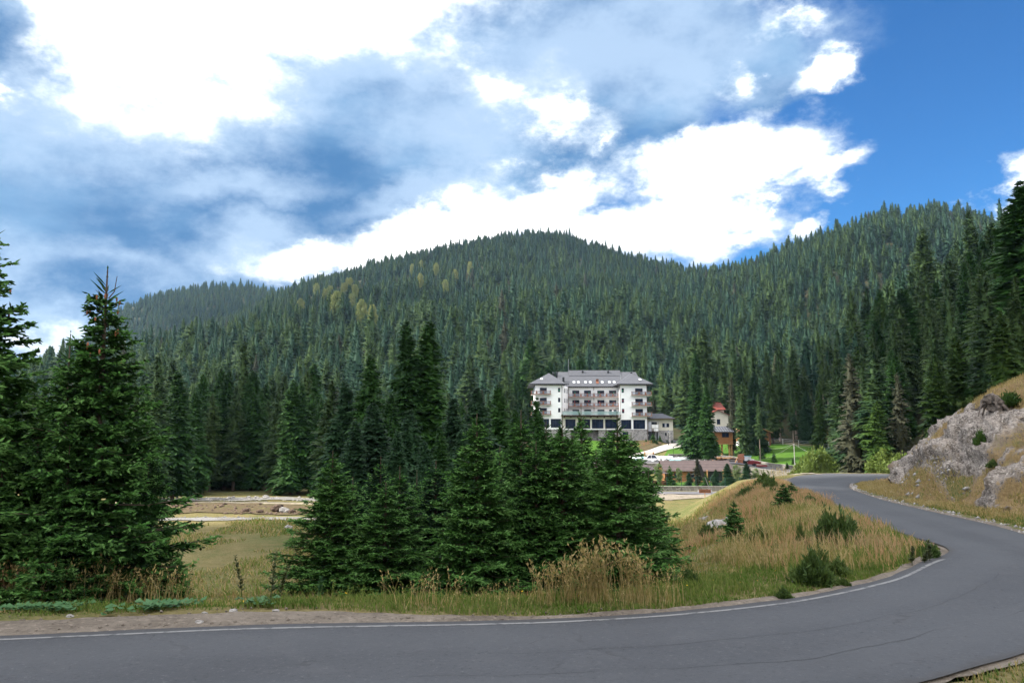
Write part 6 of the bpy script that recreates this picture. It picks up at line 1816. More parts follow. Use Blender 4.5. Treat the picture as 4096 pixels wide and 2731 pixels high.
# ------------------------------------------------------------------ vehicles and goods in the car park
def car(x, y, z, rz, label, paint, L=4.4, Wd=1.75, Hh=1.5, name='parked_car'):
    t = thing(name, (x, y, z), label, 'car', None, rz); w = Wd / 2
    side = [(-L / 2, .35), (-L / 2 + .02, .62), (-L / 2 + .2, .80), (-L / 2 + 1.0, .93), (L / 2 - .75, .95), (L / 2 - .08, .88), (L / 2, .6), (L / 2 - .02, .33)]
    n = len(side); V = []
    for s, k in ((-1, 1), (1, 1)):
        for (a, b_) in side: V.append((a, s * w * (1 - .06 * (b_ > .85)), b_))
    F_ = [tuple(range(n))[::-1], tuple(range(n, 2 * n))] + [(i, (i + 1) % n, n + (i + 1) % n, n + i) for i in range(n)]
    bd = MB().add(V, F_).obj('body', paint, t, bevel=.06)
    def cabin(ins, z1, top_in):
        c = [(-L / 2 + 1.02, .90), (-L / 2 + 1.75, z1), (L / 2 - 1.35, z1), (L / 2 - .65, .90)]; V = []
        for s in (-1, 1):
            for (a, b_) in c: V.append((a, s * (w * ins - (top_in if b_ > 1 else 0)), b_))
        return MB().add(V, [(3, 2, 1, 0), (4, 5, 6, 7), (0, 1, 5, 4), (1, 2, 6, 5), (2, 3, 7, 6), (3, 0, 4, 7)])
    cabin(.93, Hh - .06, .14).obj('windows', M['glass'], t)
    MB().box(-L / 2 + 1.8, L / 2 - 1.4, -w * .78, w * .78, Hh - .058, Hh).obj('roof', paint, t, bevel=.03)
    b = MB()
    for s in (-1, 1):
        for a0, a1 in ((-L / 2 + 1.02, -L / 2 + 1.78), (L / 2 - .65, L / 2 - 1.38)):
            b.tube([(a0, s * w * .93, .9), (a1, s * (w * .93 - .14), Hh - .03)], .045, 4)
        b.tube([(.05, s * w * .94, .9), (.05, s * (w * .94 - .14), Hh - .03)], .045, 4)
    b.obj('window_pillars', paint, bd)
    for a in (-L / 2 + .8, L / 2 - .85):
        for s in (-1, 1):
            ty = MB().tube([(a, s * (w - .2), .32), (a, s * (w + .01), .32)], .32, 16).obj('wheel', M['tyre'], t)
            MB().tube([(a, s * (w + .012) - .01 * s, .32), (a, s * (w + .02), .32)], .19, 10).obj('rim', M['metal'], ty)
    for s in (-1, 1): MB().box(-L / 2 - .01, -L / 2 + .1, s * w * .72 - .18, s * w * .72 + .18, .62, .76).obj('headlight', M['skyglass'], t)
    for s in (-1, 1): MB().box(L / 2 - .08, L / 2 + .01, s * w * .72 - .16, s * w * .72 + .16, .65, .82).obj('tail_light', M['redpaint'], t)
    return t
p = at(650.5, 459, 206); car(p[0] + .2, 206, gz(p[0], 206) + .17, R(-12), 'white parked car beside the turquoise tarpaulins', M['carwhite'], L=4.7, Hh=1.75)
def heap(u, d, sx, sy, sz, mat, lb, seed, grp='goods under tarpaulins in the car park'):
    p = at(u, 457, d); z = gz(p[0], d) + .15
    g_ = np.random.default_rng(seed); n = 26; xs = np.linspace(-1, 1, n)
    XX, YY = np.meshgrid(xs, xs); hgt = np.clip(1.25 - (np.abs(XX) ** 4 + np.abs(YY) ** 4), 0, 1) ** .4
    hgt = hgt * (.85 + .3 * fbm(XX * 1.7 + seed, YY * 1.7, 3)) + .12 * np.abs(fbm(XX * 5 + seed, YY * 5, 3)) * hgt
    V = np.column_stack([XX.ravel() * sx, YY.ravel() * sy, np.maximum(hgt.ravel(), 0) * sz]); ii = np.arange(n * n).reshape(n, n)
    F_ = np.stack([ii[:-1, :-1], ii[:-1, 1:], ii[1:, 1:], ii[1:, :-1]], -1).reshape(-1, 4)
    o = link("covered_goods", mesh_np("covered_goods", V, F_, mat, True), None, (p[0], d, z)); tag(o, lb, 'tarpaulin', grp)
heap(661, 209, 2.6, 1.3, 1.45, M['tarp'], 'tall white and blue tarpaulin heap just right of the white car', 1)
heap(667.5, 208, 1.6, 1.3, 1.35, M['tarp'], 'rounded pale tarpaulin heap in the middle of the row', 2)
heap(681, 206, 1.9, 1.2, 1.1, M['tarp'], 'wide pale tarpaulin heap right of the black lantern post', 3)
heap(675.5, 205, 1.6, .9, .7, M['tarp2'], 'low turquoise tarpaulin at the foot of the lantern post', 4)
heap(689, 207, 2.2, 1.0, .95, M['tarp2'], 'turquoise and white tarpaulin at the right end of the row', 5)
heap(642, 212, 1.8, 1.0, 1.0, M['tarp2'], 'turquoise tarpaulin left of the white car', 6)
heap(636, 210, 1.8, 1.0, 1.1, M['tarp'], 'white tarpaulin heap showing between the spruce tips', 7)
p = at(649, 453.5, 217); cr = thing("wooden_pallet", (p[0], 217, gz(p[0], 217) + .15), 'stacked orange wooden pallet behind the white car', 'pallet')
for k in range(5): MB().box(-1.3, 1.3, -.5, .5, .05 + k * .33, .12 + k * .33).box(-1.3, -1.05, -.45, .45, .121 + k * .33, .379 + k * .33).box(1.05, 1.3, -.45, .45, .121 + k * .33, .379 + k * .33).obj('pallet_layer', M['wood2'], cr)
# timber heap, rusty board, small tractor, red trailer
p = at(725, 459.5, 211); g_ = random.Random(4)
tp = thing("timber_heap", (p[0], 211, gz(p[0], 211) + .1), 'untidy heap of logs and old boards at the end of the car park', 'timber heap')
for k in range(20):
    a = g_.uniform(-.4, .4); x, y, z = g_.uniform(-3, 3), g_.uniform(-1, 1), g_.uniform(.1, .35) + .16 * (k // 4)
    l = g_.uniform(.8, 1.9); MB().tube([(x - l, y - a * l, z), (x + l, y + a * l, z + g_.uniform(-.15, .25))], .13, 7).obj('log', M['bark'] if k % 3 else M['wood2'], tp)
p = at(741, 462, 208); bb = thing("board_stack", (p[0], 208, gz(p[0], 208) + .1), 'upright rusty brown board leaning beside the timber heap', 'board')
MB().slab([(-.9, 0, 0), (1.0, 0, 0), (1.0, .5, 2.5), (-.7, .5, 2.3)], .1).obj('panel', M['wood'], bb)
MB().tube([(-1.6, -.3, .1), (-.8, .3, 1.5)], .1, 6).obj('prop', M['wood2'], bb)
p = at(748, 463, 206); tc_ = thing("small_tractor", (p[0], 206, gz(p[0], 206) + .12), 'small white and blue tractor on the sloping drive', 'tractor', rz=.4)
MB().box(-.6, .6, -.55, .55, .9, 2.0).obj('cab', M['skyglass'], tc_); MB().box(-.7, .7, -.65, .65, 2.01, 2.15).obj('cab_roof', M['tarp2'], tc_)
MB().box(.61, 1.7, -.4, .4, .7, 1.3).obj('bonnet', M['white'], tc_)
for (x, r_) in ((-.3, .6), (1.2, .35)):
    for s in (-1, 1): MB().tube([(x, s * .62, r_), (x, s * .9, r_)], r_, 12).obj('wheel', M['tyre'], tc_)
p = at(754, 464.5, 201); tl = thing("red_trailer", (p[0], 201, gz(p[0], 201) + .12), 'dark red trailer with machinery parked on the sloping drive', 'trailer', rz=-.15)
MB().box(-1.6, 1.6, -.8, .8, .5, .62).box(-1.6, -1.5, -.8, .8, .621, 1.1).box(1.5, 1.6, -.8, .8, .621, 1.1).box(-1.49, 1.49, -.8, -.72, .621, 1.05).obj('bed', M['redpaint'], tl)
MB().blob((0, 0, 1.05), (1.3, .6, .45), 3).obj('load', M['redpaint'], tl)
for s in (-1, 1): MB().tube([(0, s * .82, .35), (0, s * 1.0, .35)], .35, 12).obj('wheel', M['tyre'], tl)
MB().tube([(1.6, 0, .5), (2.8, 0, .4)], .06, 6).obj('drawbar', M['black'], tl)
p = at(762, 466, 199); tl2 = thing("log_trailer", (p[0], 199, gz(p[0], 199) + .1), 'low brown load of timber right of the dark red trailer', 'timber')
for k in range(4): MB().tube([(-1.4, -.3 + .25 * k, .35 + .2 * (k % 2)), (1.2, -.3 + .25 * k, .35 + .2 * (k % 2))], .16, 8).obj('log', M['redpaint'] if k < 2 else M['bark'], tl2)

# wooden sign and leaning solar post by the valley road
p = at(705, 497.5, 131); z = gz(p[0], 131); h = at(705, 489.5, 131)[2] - z
sg = thing("wooden_sign", (p[0], 131, z), 'small wooden sign board on a post beside the valley road', 'sign')
MB().box(-.05, .05, -.05, .05, -.3, h).obj('post', M['wood2'], sg); MB().box(-.95, .95, -.10, -.052, h - .45, h + .15).obj('board', M['wood'], sg)
b = MB()
for k, (x, wd_) in enumerate(((-.7, .12), (-.5, .08), (-.33, .1), (-.12, .12), (.1, .06), (.28, .12), (.5, .08), (.66, .1))): b.box(x, x + wd_, -.108, -.101, h - .22, h - .08)
b.obj('lettering', M['rafter'], sg)
p = at(713, 495, 136); z = gz(p[0], 136)
lp = thing("leaning_post", (p[0], 136, z), 'leaning metal post with a dark panel beside the wooden sign', 'post')
MB().tube([(0, 0, -.2), (-1.9, .1, 5.0)], [.05, .04], 6).obj('post', M['metal'], lp)
MB().slab([(-2.5, -.1, 5.4), (-1.9, -.1, 5.2), (-1.2, .0, 3.3), (-1.8, .0, 3.4)], .06).obj('panel', M['black'], lp)
# a person in white on the hotel terrace
def person(x, y, z, label):
    t = thing("person", (x, y, z), label, 'person')
    me = bpy.data.meshes.new("body"); V = [(0, 0, .95), (0, 0, 1.2), (0, .0, 1.42), (0, 0, 1.52), (0, -.01, 1.66), (0, -.01, 1.74), (.1, 0, .88), (.12, -.02, .48), (.12, 0, .05), (.12, -.14, .03), (-.1, 0, .88), (-.12, .02, .48), (-.12, .04, .05), (-.12, -.1, .03),
                                           (.19, 0, 1.4), (.26, -.03, 1.12), (.2, -.22, 1.08), (.16, -.3, 1.1), (-.19, 0, 1.4), (-.27, .02, 1.13), (-.22, -.2, 1.05), (-.17, -.3, 1.1)]
    Ed = [(0, 1), (1, 2), (2, 3), (3, 4), (4, 5), (0, 6), (6, 7), (7, 8), (8, 9), (0, 10), (10, 11), (11, 12), (12, 13), (2, 14), (14, 15), (15, 16), (16, 17), (2, 18), (18, 19), (19, 20), (20, 21)]
    me.from_pydata(V, Ed, []); me.materials.append(M['skin'])
    o = link('body', me, t); m = o.modifiers.new('skin', 'SKIN'); rad = [.15, .15, .15, .06, .10, .07, .09, .065, .045, .035, .09, .065, .045, .035, .06, .045, .035, .03, .06, .045, .035, .03]
    for i, r_ in enumerate(rad): me.skin_vertices[0].data[i].radius = (r_, r_ * .85)
    me.skin_vertices[0].data[0].use_root = True
    o.modifiers.new('sub', 'SUBSURF').levels = 1; o.modifiers['sub'].render_levels = 1
    MB().tube([(0, 0, .84), (0, 0, 1.05), (0, 0, 1.3), (0, 0, 1.44), (0, 0, 1.49)], [.185, .175, .195, .17, .08], 12).obj('jacket', M['cloth'], t, smooth=True)
    for s in (-1, 1):
        MB().tube([(s * .09, 0, .9), (s * .12, 0, .48), (s * .12, .01, .1)], [.11, .08, .065], 10).obj('trouser_leg', M['cloth'], t, smooth=True)
        MB().tube([(s * .19, 0, 1.4), (s * .265, 0, 1.12), (s * .21, -.2, 1.06)], [.075, .06, .045], 8).obj('sleeve', M['cloth'], t, smooth=True)
    MB().blob((0, .01, 1.70), (.105, .115, .11), 2, 2, .05).obj('hair', M['hair'], t)
    return t
person(HXC + hx(1392), HY - .7, -3.05 + Zh(882) + .01, 'person in white clothes standing at the glass railing of the hotel terrace')
# terrace chairs and table: small
for i, (c, lb) in enumerate(((1130, 'red chair on the hotel terrace right of the spruce tip'), )):
    ch = thing("terrace_chair", (HXC + hx(c), HY - .6, -3.05 + Zh(882) + .01), lb, 'chair')
    red = plain("red_plastic", (.55, .05, .08), .5)
    MB().box(-.25, .25, -.25, .25, .42, .47).obj('seat', red, ch); MB().box(-.25, .25, .21, .25, .471, .9).obj('backrest', red, ch)
    for a in (-.22, .22):
        for b_ in (-.22, .18): MB().box(a - .02, a + .02, b_ - .02, b_ + .02, 0, .419).obj('leg', M['metal'], ch)

# ------------------------------------------------------------------ boulders, stump
def boulder(u, v, r, mat, label, seed, d=None, flat=.7, name='boulder', grp=None, dmin=12):
    r = r * .55
    p = hit(u, v, dmin) if d is None else np.array([at(u, v, d)[0], d, gz(at(u, v, d)[0], d)])
    o = MB().blob((0, 0, r * flat * .45), (r, r * .85, r * flat), seed, 3, .5).obj(name, M[mat], None, tuple(p)); tag(o, label, 'rock', grp); return o
BG = 'rocks lying along the stream bank'
boulder(289, 529, .8, 'rockw', 'lone pale stone in the meadow left of the young spruce clump', 1)
for (u, v, r, mt, lb) in [(245, 512, 1.0, 'rockb', 'brown rock at the left end of the stream bank group'), (260, 513, .9, 'rockb', 'earthy rock second in the stream bank group'), (277, 511, 1.5, 'rockb', 'largest flat brown rock of the stream bank group'),
                          (284, 512, 1.2, 'rockw', 'pale rock right against the largest brown one on the bank'), (292, 513, 1.0, 'rockb', 'dark brown rock with a hollow at the stream bank'), (303, 512, .9, 'rockb', 'last brown rock of the stream bank, touching the spruce clump')]:
    boulder(u, v, r, mt, lb, int(u), grp=BG)
for (u, v, r, lb) in [(228, 499.5, .9, 'first white rock beside the pale track'), (232, 498.5, .8, 'white rock close beside the first one by the track'), (248, 498, .7, 'white rock in the middle of the stony clearing'), (257, 498.5, .8, 'white rock right of the middle of the clearing'), (266, 498, .9, 'white rock near the right end of the clearing'),
                      (272, 498.5, .6, 'smallest white rock at the right end of the clearing'), (190, 499, .5, 'small white stone left by the pale track'), (184, 504.5, .7, 'small stone before the left of the pale track')]:
    boulder(u, v, r, 'rockw', lb, int(u * 3), grp='white rocks beyond the pale track')
for (u, v, r, d, lb) in [(665, 493, .6, 138, 'white stone at the verge of the valley road, left'), (699, 490.5, .55, 146.5, 'grey stone against the low roadside wall, middle'), (710, 490.7, .8, 146.5, 'pale stone against the low roadside wall beyond the sign'), (744, 490.5, 1.3, 143.5, 'large pale stone at the right end of the valley road')]:
    boulder(u, v, r, 'rockw', lb, int(u), d=d, grp='pale stones along the valley road')
MR = 'pale rocks on the grassy mound'
for (u, v, r, lb) in [(722, 533, 1.25, 'largest pale rock behind the lone sapling on the mound'), (733, 527, .9, 'pale rock right of the sapling on the mound'), (708, 521, .9, 'flat pale rock left of the sapling top'), (702, 521, .6, 'small pale rock beside the flat one left of the sapling'), (755, 513, .5, 'white stone halfway up the mound'),
                      (750, 505, .45, 'small white stone under the mound bushes'), (773, 507, .5, 'small stone near the top of the mound'), (666, 519, .5, 'small white stone at the left foot of the mound'), (797, 583, .18, 'little pinkish stone in the verge below the juniper')]:
    boulder(u, v, r, 'rockw', lb, int(u * 2), grp=MR)
for (u, v, r, lb) in [(234, 611, .17, 'pale stone lump on the gravel verge left of the young clump'), (276, 612, .14, 'white crumpled stone at the grass edge near the young clump'), (200, 624, .16, 'flat dark stone sunk in the gravel verge'), (70, 617, .12, 'small white stone far left on the gravel verge'), (205, 614, .12, 'small stone in the gravel verge before the weeds')]:
    boulder(u, v, r, 'rockw', lb, int(u * 5), flat=.5, grp='stones on the gravel verge', dmin=8)
# old stump on the rock outcrop
def rockpt(u, v):
    q = ray(u, v); q = q / q[1]
    dx = RK['x'] / RK['y'] * 1.0; uu = uof(RK['x'], RK['y'])
    pz = RK['z'] / RK['y']; k = np.abs(RK['x'] / RK['y'] - q[0]) < .006
    k &= ~RK['left'] & (RK['s'] > 1.5)
    idx = np.where(k)[0]; e = np.abs(pz[idx] - q[2]) + RK['y'][idx] * 2e-5
    i = idx[np.argmin(e)]; return np.array([RK['x'][i], RK['y'][i], RK['z'][i]])
p = rockpt(994, 412)
st_ = thing("tree_stump", tuple(p), 'weathered upturned tree stump with roots on the rock outcrop', 'stump')
MB().blob((0, 0, .5), (.6, .5, .6), 5, 3, .8).obj('root_plate', M['stump'], st_)
for k in range(7):
    a = k * .9; MB().tube([(math.cos(a) * .4, math.sin(a) * .3, .7), (math.cos(a) * 1.1, math.sin(a) * .7, .5 + .4 * math.sin(a * 2)), (math.cos(a) * 1.5, math.sin(a) * .9, .0 + .3 * math.sin(a * 3))], [.16, .09, .03], 6).obj('root', M['stump'], st_)
V, F = shrub(64, .9, .8, 500, .17, .9, .35); juni = mesh_np("juniper_foliage", V, F, M['juniper'])
V, F = shrub(65, 1.2, .55, 420, .15, 1.4, .3); juni2 = mesh_np("upright_juniper_foliage", V, F, M['juniper'])
def ontop(me, nm, p, sx, sz, lb, ct, grp=None, mat=None):
    o = link(nm, me, None, (p[0], p[1], p[2] - .03), random.random() * 6.28); o.scale = (sx, sx, sz); tag(o, lb, ct, grp)
    if mat: o.material_slots[0].link = 'OBJECT'; o.material_slots[0].material = mat
for (u, v, s, sz, lb) in [(976, 405, 1.5, .8, 'dark green juniper left of the old stump'), (1008, 406, 1.3, 1.2, 'yellowish bush right of the old stump'), (928, 425 + 2, .9, .8, 'tuft of green on the upper edge of the rock face'),
                          (929, 449, .35, .6, 'small bush in the middle of the rock face, upper one'), (923, 469, .4, .7, 'small bush low in the rock face'), (983, 445, .6, 1.2, 'green plant hanging in the right side rock cleft'), (991, 466, .6, .6, 'green patch beneath the rock cleft')]:
    ontop(juni, 'rock_bush', rockpt(u, v), s, sz, lb, 'bush', 'bushes growing on the rock outcrop', M['needle_y'] if u in (1008, 983) else None)
# junipers and small spruces on the mound
MBG = 'bushes growing on the grassy mound'
def mb(u, vb, wpx, hpx, kind, lb):
    p = hit(u, vb); m = p[1] / 796.0 * (1.3 if wpx < 24 else 1.0); w_, h_ = wpx * m, hpx * m
    if kind == 's': put_tree(SAP[0], p[0], p[1], p[2] - .05, h_ * 1.03, w_ / (h_ * .46), lb, MBG)
    else:
        sx, sz = (w_ / 1.45, h_ / .95) if kind == 'j' else (w_ / 1.0, h_ / 1.25)
        ontop({'j': juni, 'u': juni2}[kind], 'juniper_bush', p, sx, sz, lb, 'bush', MBG)
for q in [(735, 548, 28, 46, 's', 'lone young spruce sapling on the left flank of the mound'), (784, 513, 17, 23, 's', 'small dark spruce near the top of the mound'), (792, 500, 13, 14, 's', 'little spruce beside the road on the mound crest'),
          (764, 489, 18, 14, 'j', 'yellow green bush at the far top of the mound'), (770, 492, 12, 16, 'u', 'bush right behind the far top bush of the mound'), (773, 500, 14, 11, 'j', 'bush between the far top bush and the small dark spruce'),
          (746, 497, 10, 8, 'j', 'small bush on the left shoulder of the mound'), (750, 495, 8, 9, 'u', 'smaller twin of the left shoulder bush'), (741, 500, 9, 7, 'j', 'low bush furthest left on the mound shoulder'), (810, 506, 19, 10, 'u', 'fern like weeds by the road at the mound crest'),
          (838, 549, 46, 40, 'j', 'large spiky juniper in the middle of the mound'), (826, 544, 17, 30, 'u', 'left wing of the large spiky juniper'), (848, 542, 24, 28, 'u', 'upright right wing of the large spiky juniper'), (812, 584, 42, 36, 'j', 'dark juniper low on the mound above the edge line'), (818, 568, 16, 19, 'u', 'dark upright sprig over the low juniper'),
          (776, 560, 13, 15, 'j', 'round little juniper left of the large one'), (801, 550, 10, 23, 'u', 'slim juniper sprig left of the large one'), (760, 546, 20, 16, 'j', 'loose bush between the sapling and the round juniper'), (711, 538, 17, 12, 'j', 'loose bush left of the sapling'),
          (687, 532, 8, 6, 'j', 'tiny bush at the left foot of the mound'), (690, 585, 14, 15, 'j', 'small dark sprig bush alone in the lower grass'), (783, 598, 14, 10, 'j', 'tiny bush beside the white edge line'), (838, 575, 22, 14, 'j', 'brownish bush right of the low juniper'),
          (930, 558, 14, 13, 'j', 'dark leafy weed clump at the inner tip of the bend'), (843, 585, 11, 7, 'j', 'small bush in the verge right of the low juniper')]:
    mb(*q)
# tall dark weeds (dock, thistle)
def weed(u, vb, vt, lb, lean=0.0, mat='dock', d=None, seed=1):
    p = hit(u, vb, 10) if d is None else np.array([at(u, vb, d)[0], d, gz(at(u, vb, d)[0], d)])
    h = at(u, vt, p[1])[2] - p[2]; t = thing("weed_plant", (p[0], p[1], p[2] - .03), lb, 'weed', 'tall dark weeds near the road')
    MB().tube([(0, 0, 0), (lean * .4, 0, h * .5), (lean, 0, h)], [.012, .009, .004], 5).obj('stem', M[mat], t)
    g_ = np.random.default_rng(seed); n = 130; f = .25 + .75 * g_.random(n); a = g_.random(n) * 6.28
    P0 = np.column_stack([lean * f ** 1.3, 0 * f, h * f]); D = unit(np.column_stack([np.cos(a), np.sin(a), .5 + .4 * g_.random(n)])); S1 = unit(np.cross(D, UP)); N = np.cross(S1, D)
    l = (.05 + .08 * (1 - f)) * (.6 + .8 * g_.random(n)); V, F = kites(P0, D, S1, N, l * 1.2, l * .55, .1)
    link('seed_heads', mesh_np('seed_heads', V, F, M[mat]), t)
weed(270, 604, 549, 'tall dark dock stalk standing alone left of the young clump', .1, seed=2); weed(243, 602, 553, 'thinner leaning dock stalk left of the tall one', -.25, seed=3); weed(277, 602, 563, 'branching dock stalk right of the tall one', .3, seed=4)
weed(320, 601, 575, 'fresh green leafy stalk before the leftmost spruce of the clump', 0, 'broad', seed=5); weed(912, 566, 545, 'thistle left of the dark weed clump at the bend', .05, seed=6); weed(930, 563, 538, 'taller thistle at the inner tip of the bend', 0, seed=7); weed(924, 565, 549, 'thistle between the two taller ones at the bend', .1, seed=8)

# ------------------------------------------------------------------ grass
def blades(x, y, h, w, lean, g_, wind=(-.25, 0), z=None, heads=False):
    n = len(x); z = H(x, y) if z is None else z
    a = g_.random(n) * 6.28; sx, sy = np.cos(a), np.sin(a)
    lx = lean * g_.normal(0, 1, n) * h + wind[0] * h * g_.random(n); ly = lean * g_.normal(0, 1, n) * h + wind[1] * h
    B = np.column_stack([x, y, z - .03]); S1 = np.column_stack([sx, sy, 0 * sx]) * (w / 2)[:, None]
    Mi = B + np.column_stack([lx * .35, ly * .35, h * .6]); T = B + np.column_stack([lx, ly, h * (1 - .25 * np.minimum(1, (lx**2 + ly**2) / h**2))])
    V = np.stack([B - S1, B + S1, Mi + S1 * .7, T, Mi - S1 * .7], 1).reshape(-1, 3); k = np.arange(n)[:, None] * 5
    parts = [(V, np.concatenate([k + [0, 1, 2], k + [0, 2, 4], k + [4, 2, 3]], 0))]
    if heads:
        m = 5; r = np.repeat(np.arange(n), m); f = .72 + .3 * g_.random(len(r)); Q = Mi[r] + (T - Mi)[r] * ((f - .6) / .4)[:, None]
        D = unit(unit((T - Mi)[r]) + .55 * g_.standard_normal((len(r), 3)) + [0, 0, -.15]); S2 = unit(np.cross(D, UP)); N = np.cross(S2, D)
        l = (.05 + .06 * g_.random(len(r))) * np.clip(h[r] / .8, .6, 1.4); parts.append(kites(Q, D, S2, N, l, l * .3, 0))
    return cat(parts)
def in_edge_band(n, u0, u1, dmin, dmax, g_, power=1.4):
    """random ground points on the valley side at a given distance from the near road edge"""
    i = np.where((ELd[:, 1] < 61) & (ELd[:, 1] > 0) & (uof(ELd[:, 0], ELd[:, 1]) > u0) & (uof(ELd[:, 0], ELd[:, 1]) < u1))[0]
    j = g_.choice(i, n); v = (ELd - ERo)[j, :2]; v = v / np.linalg.norm(v, axis=1)[:, None]
    s = dmin + (dmax - dmin) * g_.random(n) ** power
    q = ELd[j, :2] + v * s[:, None] + g_.normal(0, .1, (n, 2)); return q[:, 0], q[:, 1]
g_ = np.random.default_rng(77)
def grass_obj(name, V, F, mat): o = link(name, mesh_np(name, V, F, mat)); tag(o, kind='stuff'); return o
# fine green turf on the verge, left part starts behind the gravel
def sfilter(x, y, w0):
    s, z, l, i_ = road_info(x, y); k = l & (~i_) & (s > w0(x)); return k
wv = lambda x: np.where(x < 1.5, .30 + 1.35 * (1 - sstep(-7, 1.5, x)), .32)
x, y = in_edge_band(60000, -60, 1100, .3, 4.5, g_, 1.3); k = sfilter(x, y, wv); x, y = x[k], y[k]
cl_ = fbm(x / .9, y / .9, 3); h = np.clip((.10 + .10 * g_.random(len(x))) * (1 + 1.2 * cl_), .03, .4)
grass_obj("short_grass", *blades(x, y, h, .022 + .012 * g_.random(len(x)), .30, g_), M['short'])
x, y = in_edge_band(12000, -60, 1100, .9, 6, g_, 1.4); k = sfilter(x, y, lambda q: wv(q) + .5); x, y = x[k], y[k]
cl_ = fbm(x / 1.1 + 9, y / 1.1, 3); k = cl_ > -.12; x, y, cl_ = x[k], y[k], cl_[k]; h = .10 + .22 * g_.random(len(x)) * (1 + cl_) * np.where(x > 3, 1.3, 1)
grass_obj("tall_green_grass", *blades(x, y, h, .018 + .012 * g_.random(len(x)), .28, g_, (-.2, 0)), M['green'])
# dry grass: the whole mound and the verge behind
def field_pts(n, x0, x1, y0, y1): return g_.uniform(x0, x1, n), g_.uniform(y0, y1, n)
x, y = field_pts(230000, -24, 31, 17, 92)
s, z_, l, i_ = road_info(x, y); U_ = uof(x, y)
den = fbm(x / 2.4 + 3, y / 2.4, 3)
k = l & ~i_ & (s > np.where(y > 22, .35, 1.0)) & (U_ > -40) & (U_ < 1090)
k &= ((x > 2) & (s < 26) & (den > -.22)) | ((s < 11) & (den > -.1)) 
k &= ~((U_ < 660) & (s > 12)) 
x, y, den, s = x[k], y[k], den[k], s[k]
h = np.clip(.22 + .42 * g_.random(len(x)) + .55 * den, .12, 1.1) * np.where(y > 21, np.clip(.75 + s / 8, .75, 1.1), np.clip(s / 3.5, .3, 1)) * np.where(x < 7, .25, 1); w = .014 + .0006 * y + .012 * g_.random(len(x))
redz = sstep(.0, .25, fbm(x / 4 + 11, y / 4, 3) + .25 * (s < 6) + .15 * (x > 11) - .12)
rd = g_.random(len(x)) < redz * .7
for nm, kk, mt in (("dry_grass", ~rd, 'dry'), ("reddish_dry_grass", rd, 'red')):
    grass_obj(nm, *blades(x[kk], y[kk], h[kk] * (1.12 if mt == 'red' else 1), w[kk], .22, g_, (-.12, .05)), M[mt])
gk = g_.random(len(x)) < .20 + .7 * sstep(-.05, .2, fbm(x / 3 + 50, y / 3, 3))
grass_obj("green_undergrass", *blades(x[gk] + .2, y[gk], h[gk] * .9, w[gk], .25, g_), M['green'])
# meadow tussocks beyond
x, y = field_pts(110000, -70, 30, 24, 100); s, z_, l, i_ = road_info(x, y); den = fbm(x / 5, y / 5, 3)
k = l & ~i_ & (s > 6) & (den > -.05) ; x, y, den = x[k], y[k], den[k]
kk = g_.random(len(x)) < .5
for nm, k, mt in (("meadow_tussocks", kk, 'green'), ("dry_meadow_tussocks", ~kk, 'dry')): grass_obj(nm, *blades(x[k], y[k], (.12 + .32 * g_.random(k.sum())) * (1 + 1.2 * den[k]), .03 + .0008 * y[k], .45, g_), M[mt])
# rock side verge and outcrop top
k = (~RK['left']) & (RK['s'] > 1.1) & (RK['gr'] > .55)
idx = np.where(k)[0]; idx = g_.choice(idx, min(60000, len(idx) * 3))
x = RK['x'][idx] + g_.uniform(-.12, .12, len(idx)); y = RK['y'][idx] + g_.uniform(-.12, .12, len(idx)); z = RK['z'][idx]
grass_obj("outcrop_grass", *blades(x, y, .16 + .24 * g_.random(len(x)), .03 + .03 * g_.random(len(x)), .35, g_, z=z), M['dry'])
i = np.where((ERo[:, 1] > 26) & (ERo[:, 1] < 100))[0]; j = g_.choice(i, 26000); v = (ERo - ELd)[j, :2]; v = v / np.linalg.norm(v, axis=1)[:, None]
q = ERo[j, :2] + v * (.9 + 3.0 * g_.random(len(j)) ** 1.4)[:, None]; x, y = q[:, 0], q[:, 1]
s, z_, l, i_ = road_info(x, y); k = ~l & ~i_; x, y, s = x[k], y[k], s[k]
gk = (g_.random(len(x)) < .5 * (y < 50) + .12)
for nm, kk, mt in (("verge_grass", gk, 'short'), ("verge_dry_grass", ~gk, 'dry')):
    grass_obj(nm, *blades(x[kk], y[kk], .10 + .22 * g_.random(kk.sum()) * np.clip(s[kk] / 2, .4, 1), .03 + .02 * g_.random(kk.sum()), .3, g_), M[mt])
j = g_.choice(np.where((ERo[:, 1] > 9) & (ERo[:, 1] < 27) & (ERo[:, 0] > 0))[0], 16000); v = (ERo - ELd)[j, :2]; v = v / np.linalg.norm(v, axis=1)[:, None]
q = ERo[j, :2] + v * (.15 + 2.5 * g_.random(len(j)))[:, None]; x, y = q[:, 0], q[:, 1]; k = fbm(x * 1.2, y * 1.2, 3) > -.1; x, y = x[k], y[k]; kk = g_.random(len(x)) < .5
for nm, k, mt in (("bank_grass", kk, 'short'), ("bank_dry_grass", ~kk, 'dry')): grass_obj(nm, *blades(x[k], y[k], .05 + .14 * g_.random(k.sum()), .014 + .01 * g_.random(k.sum()), .35, g_), M[mt])
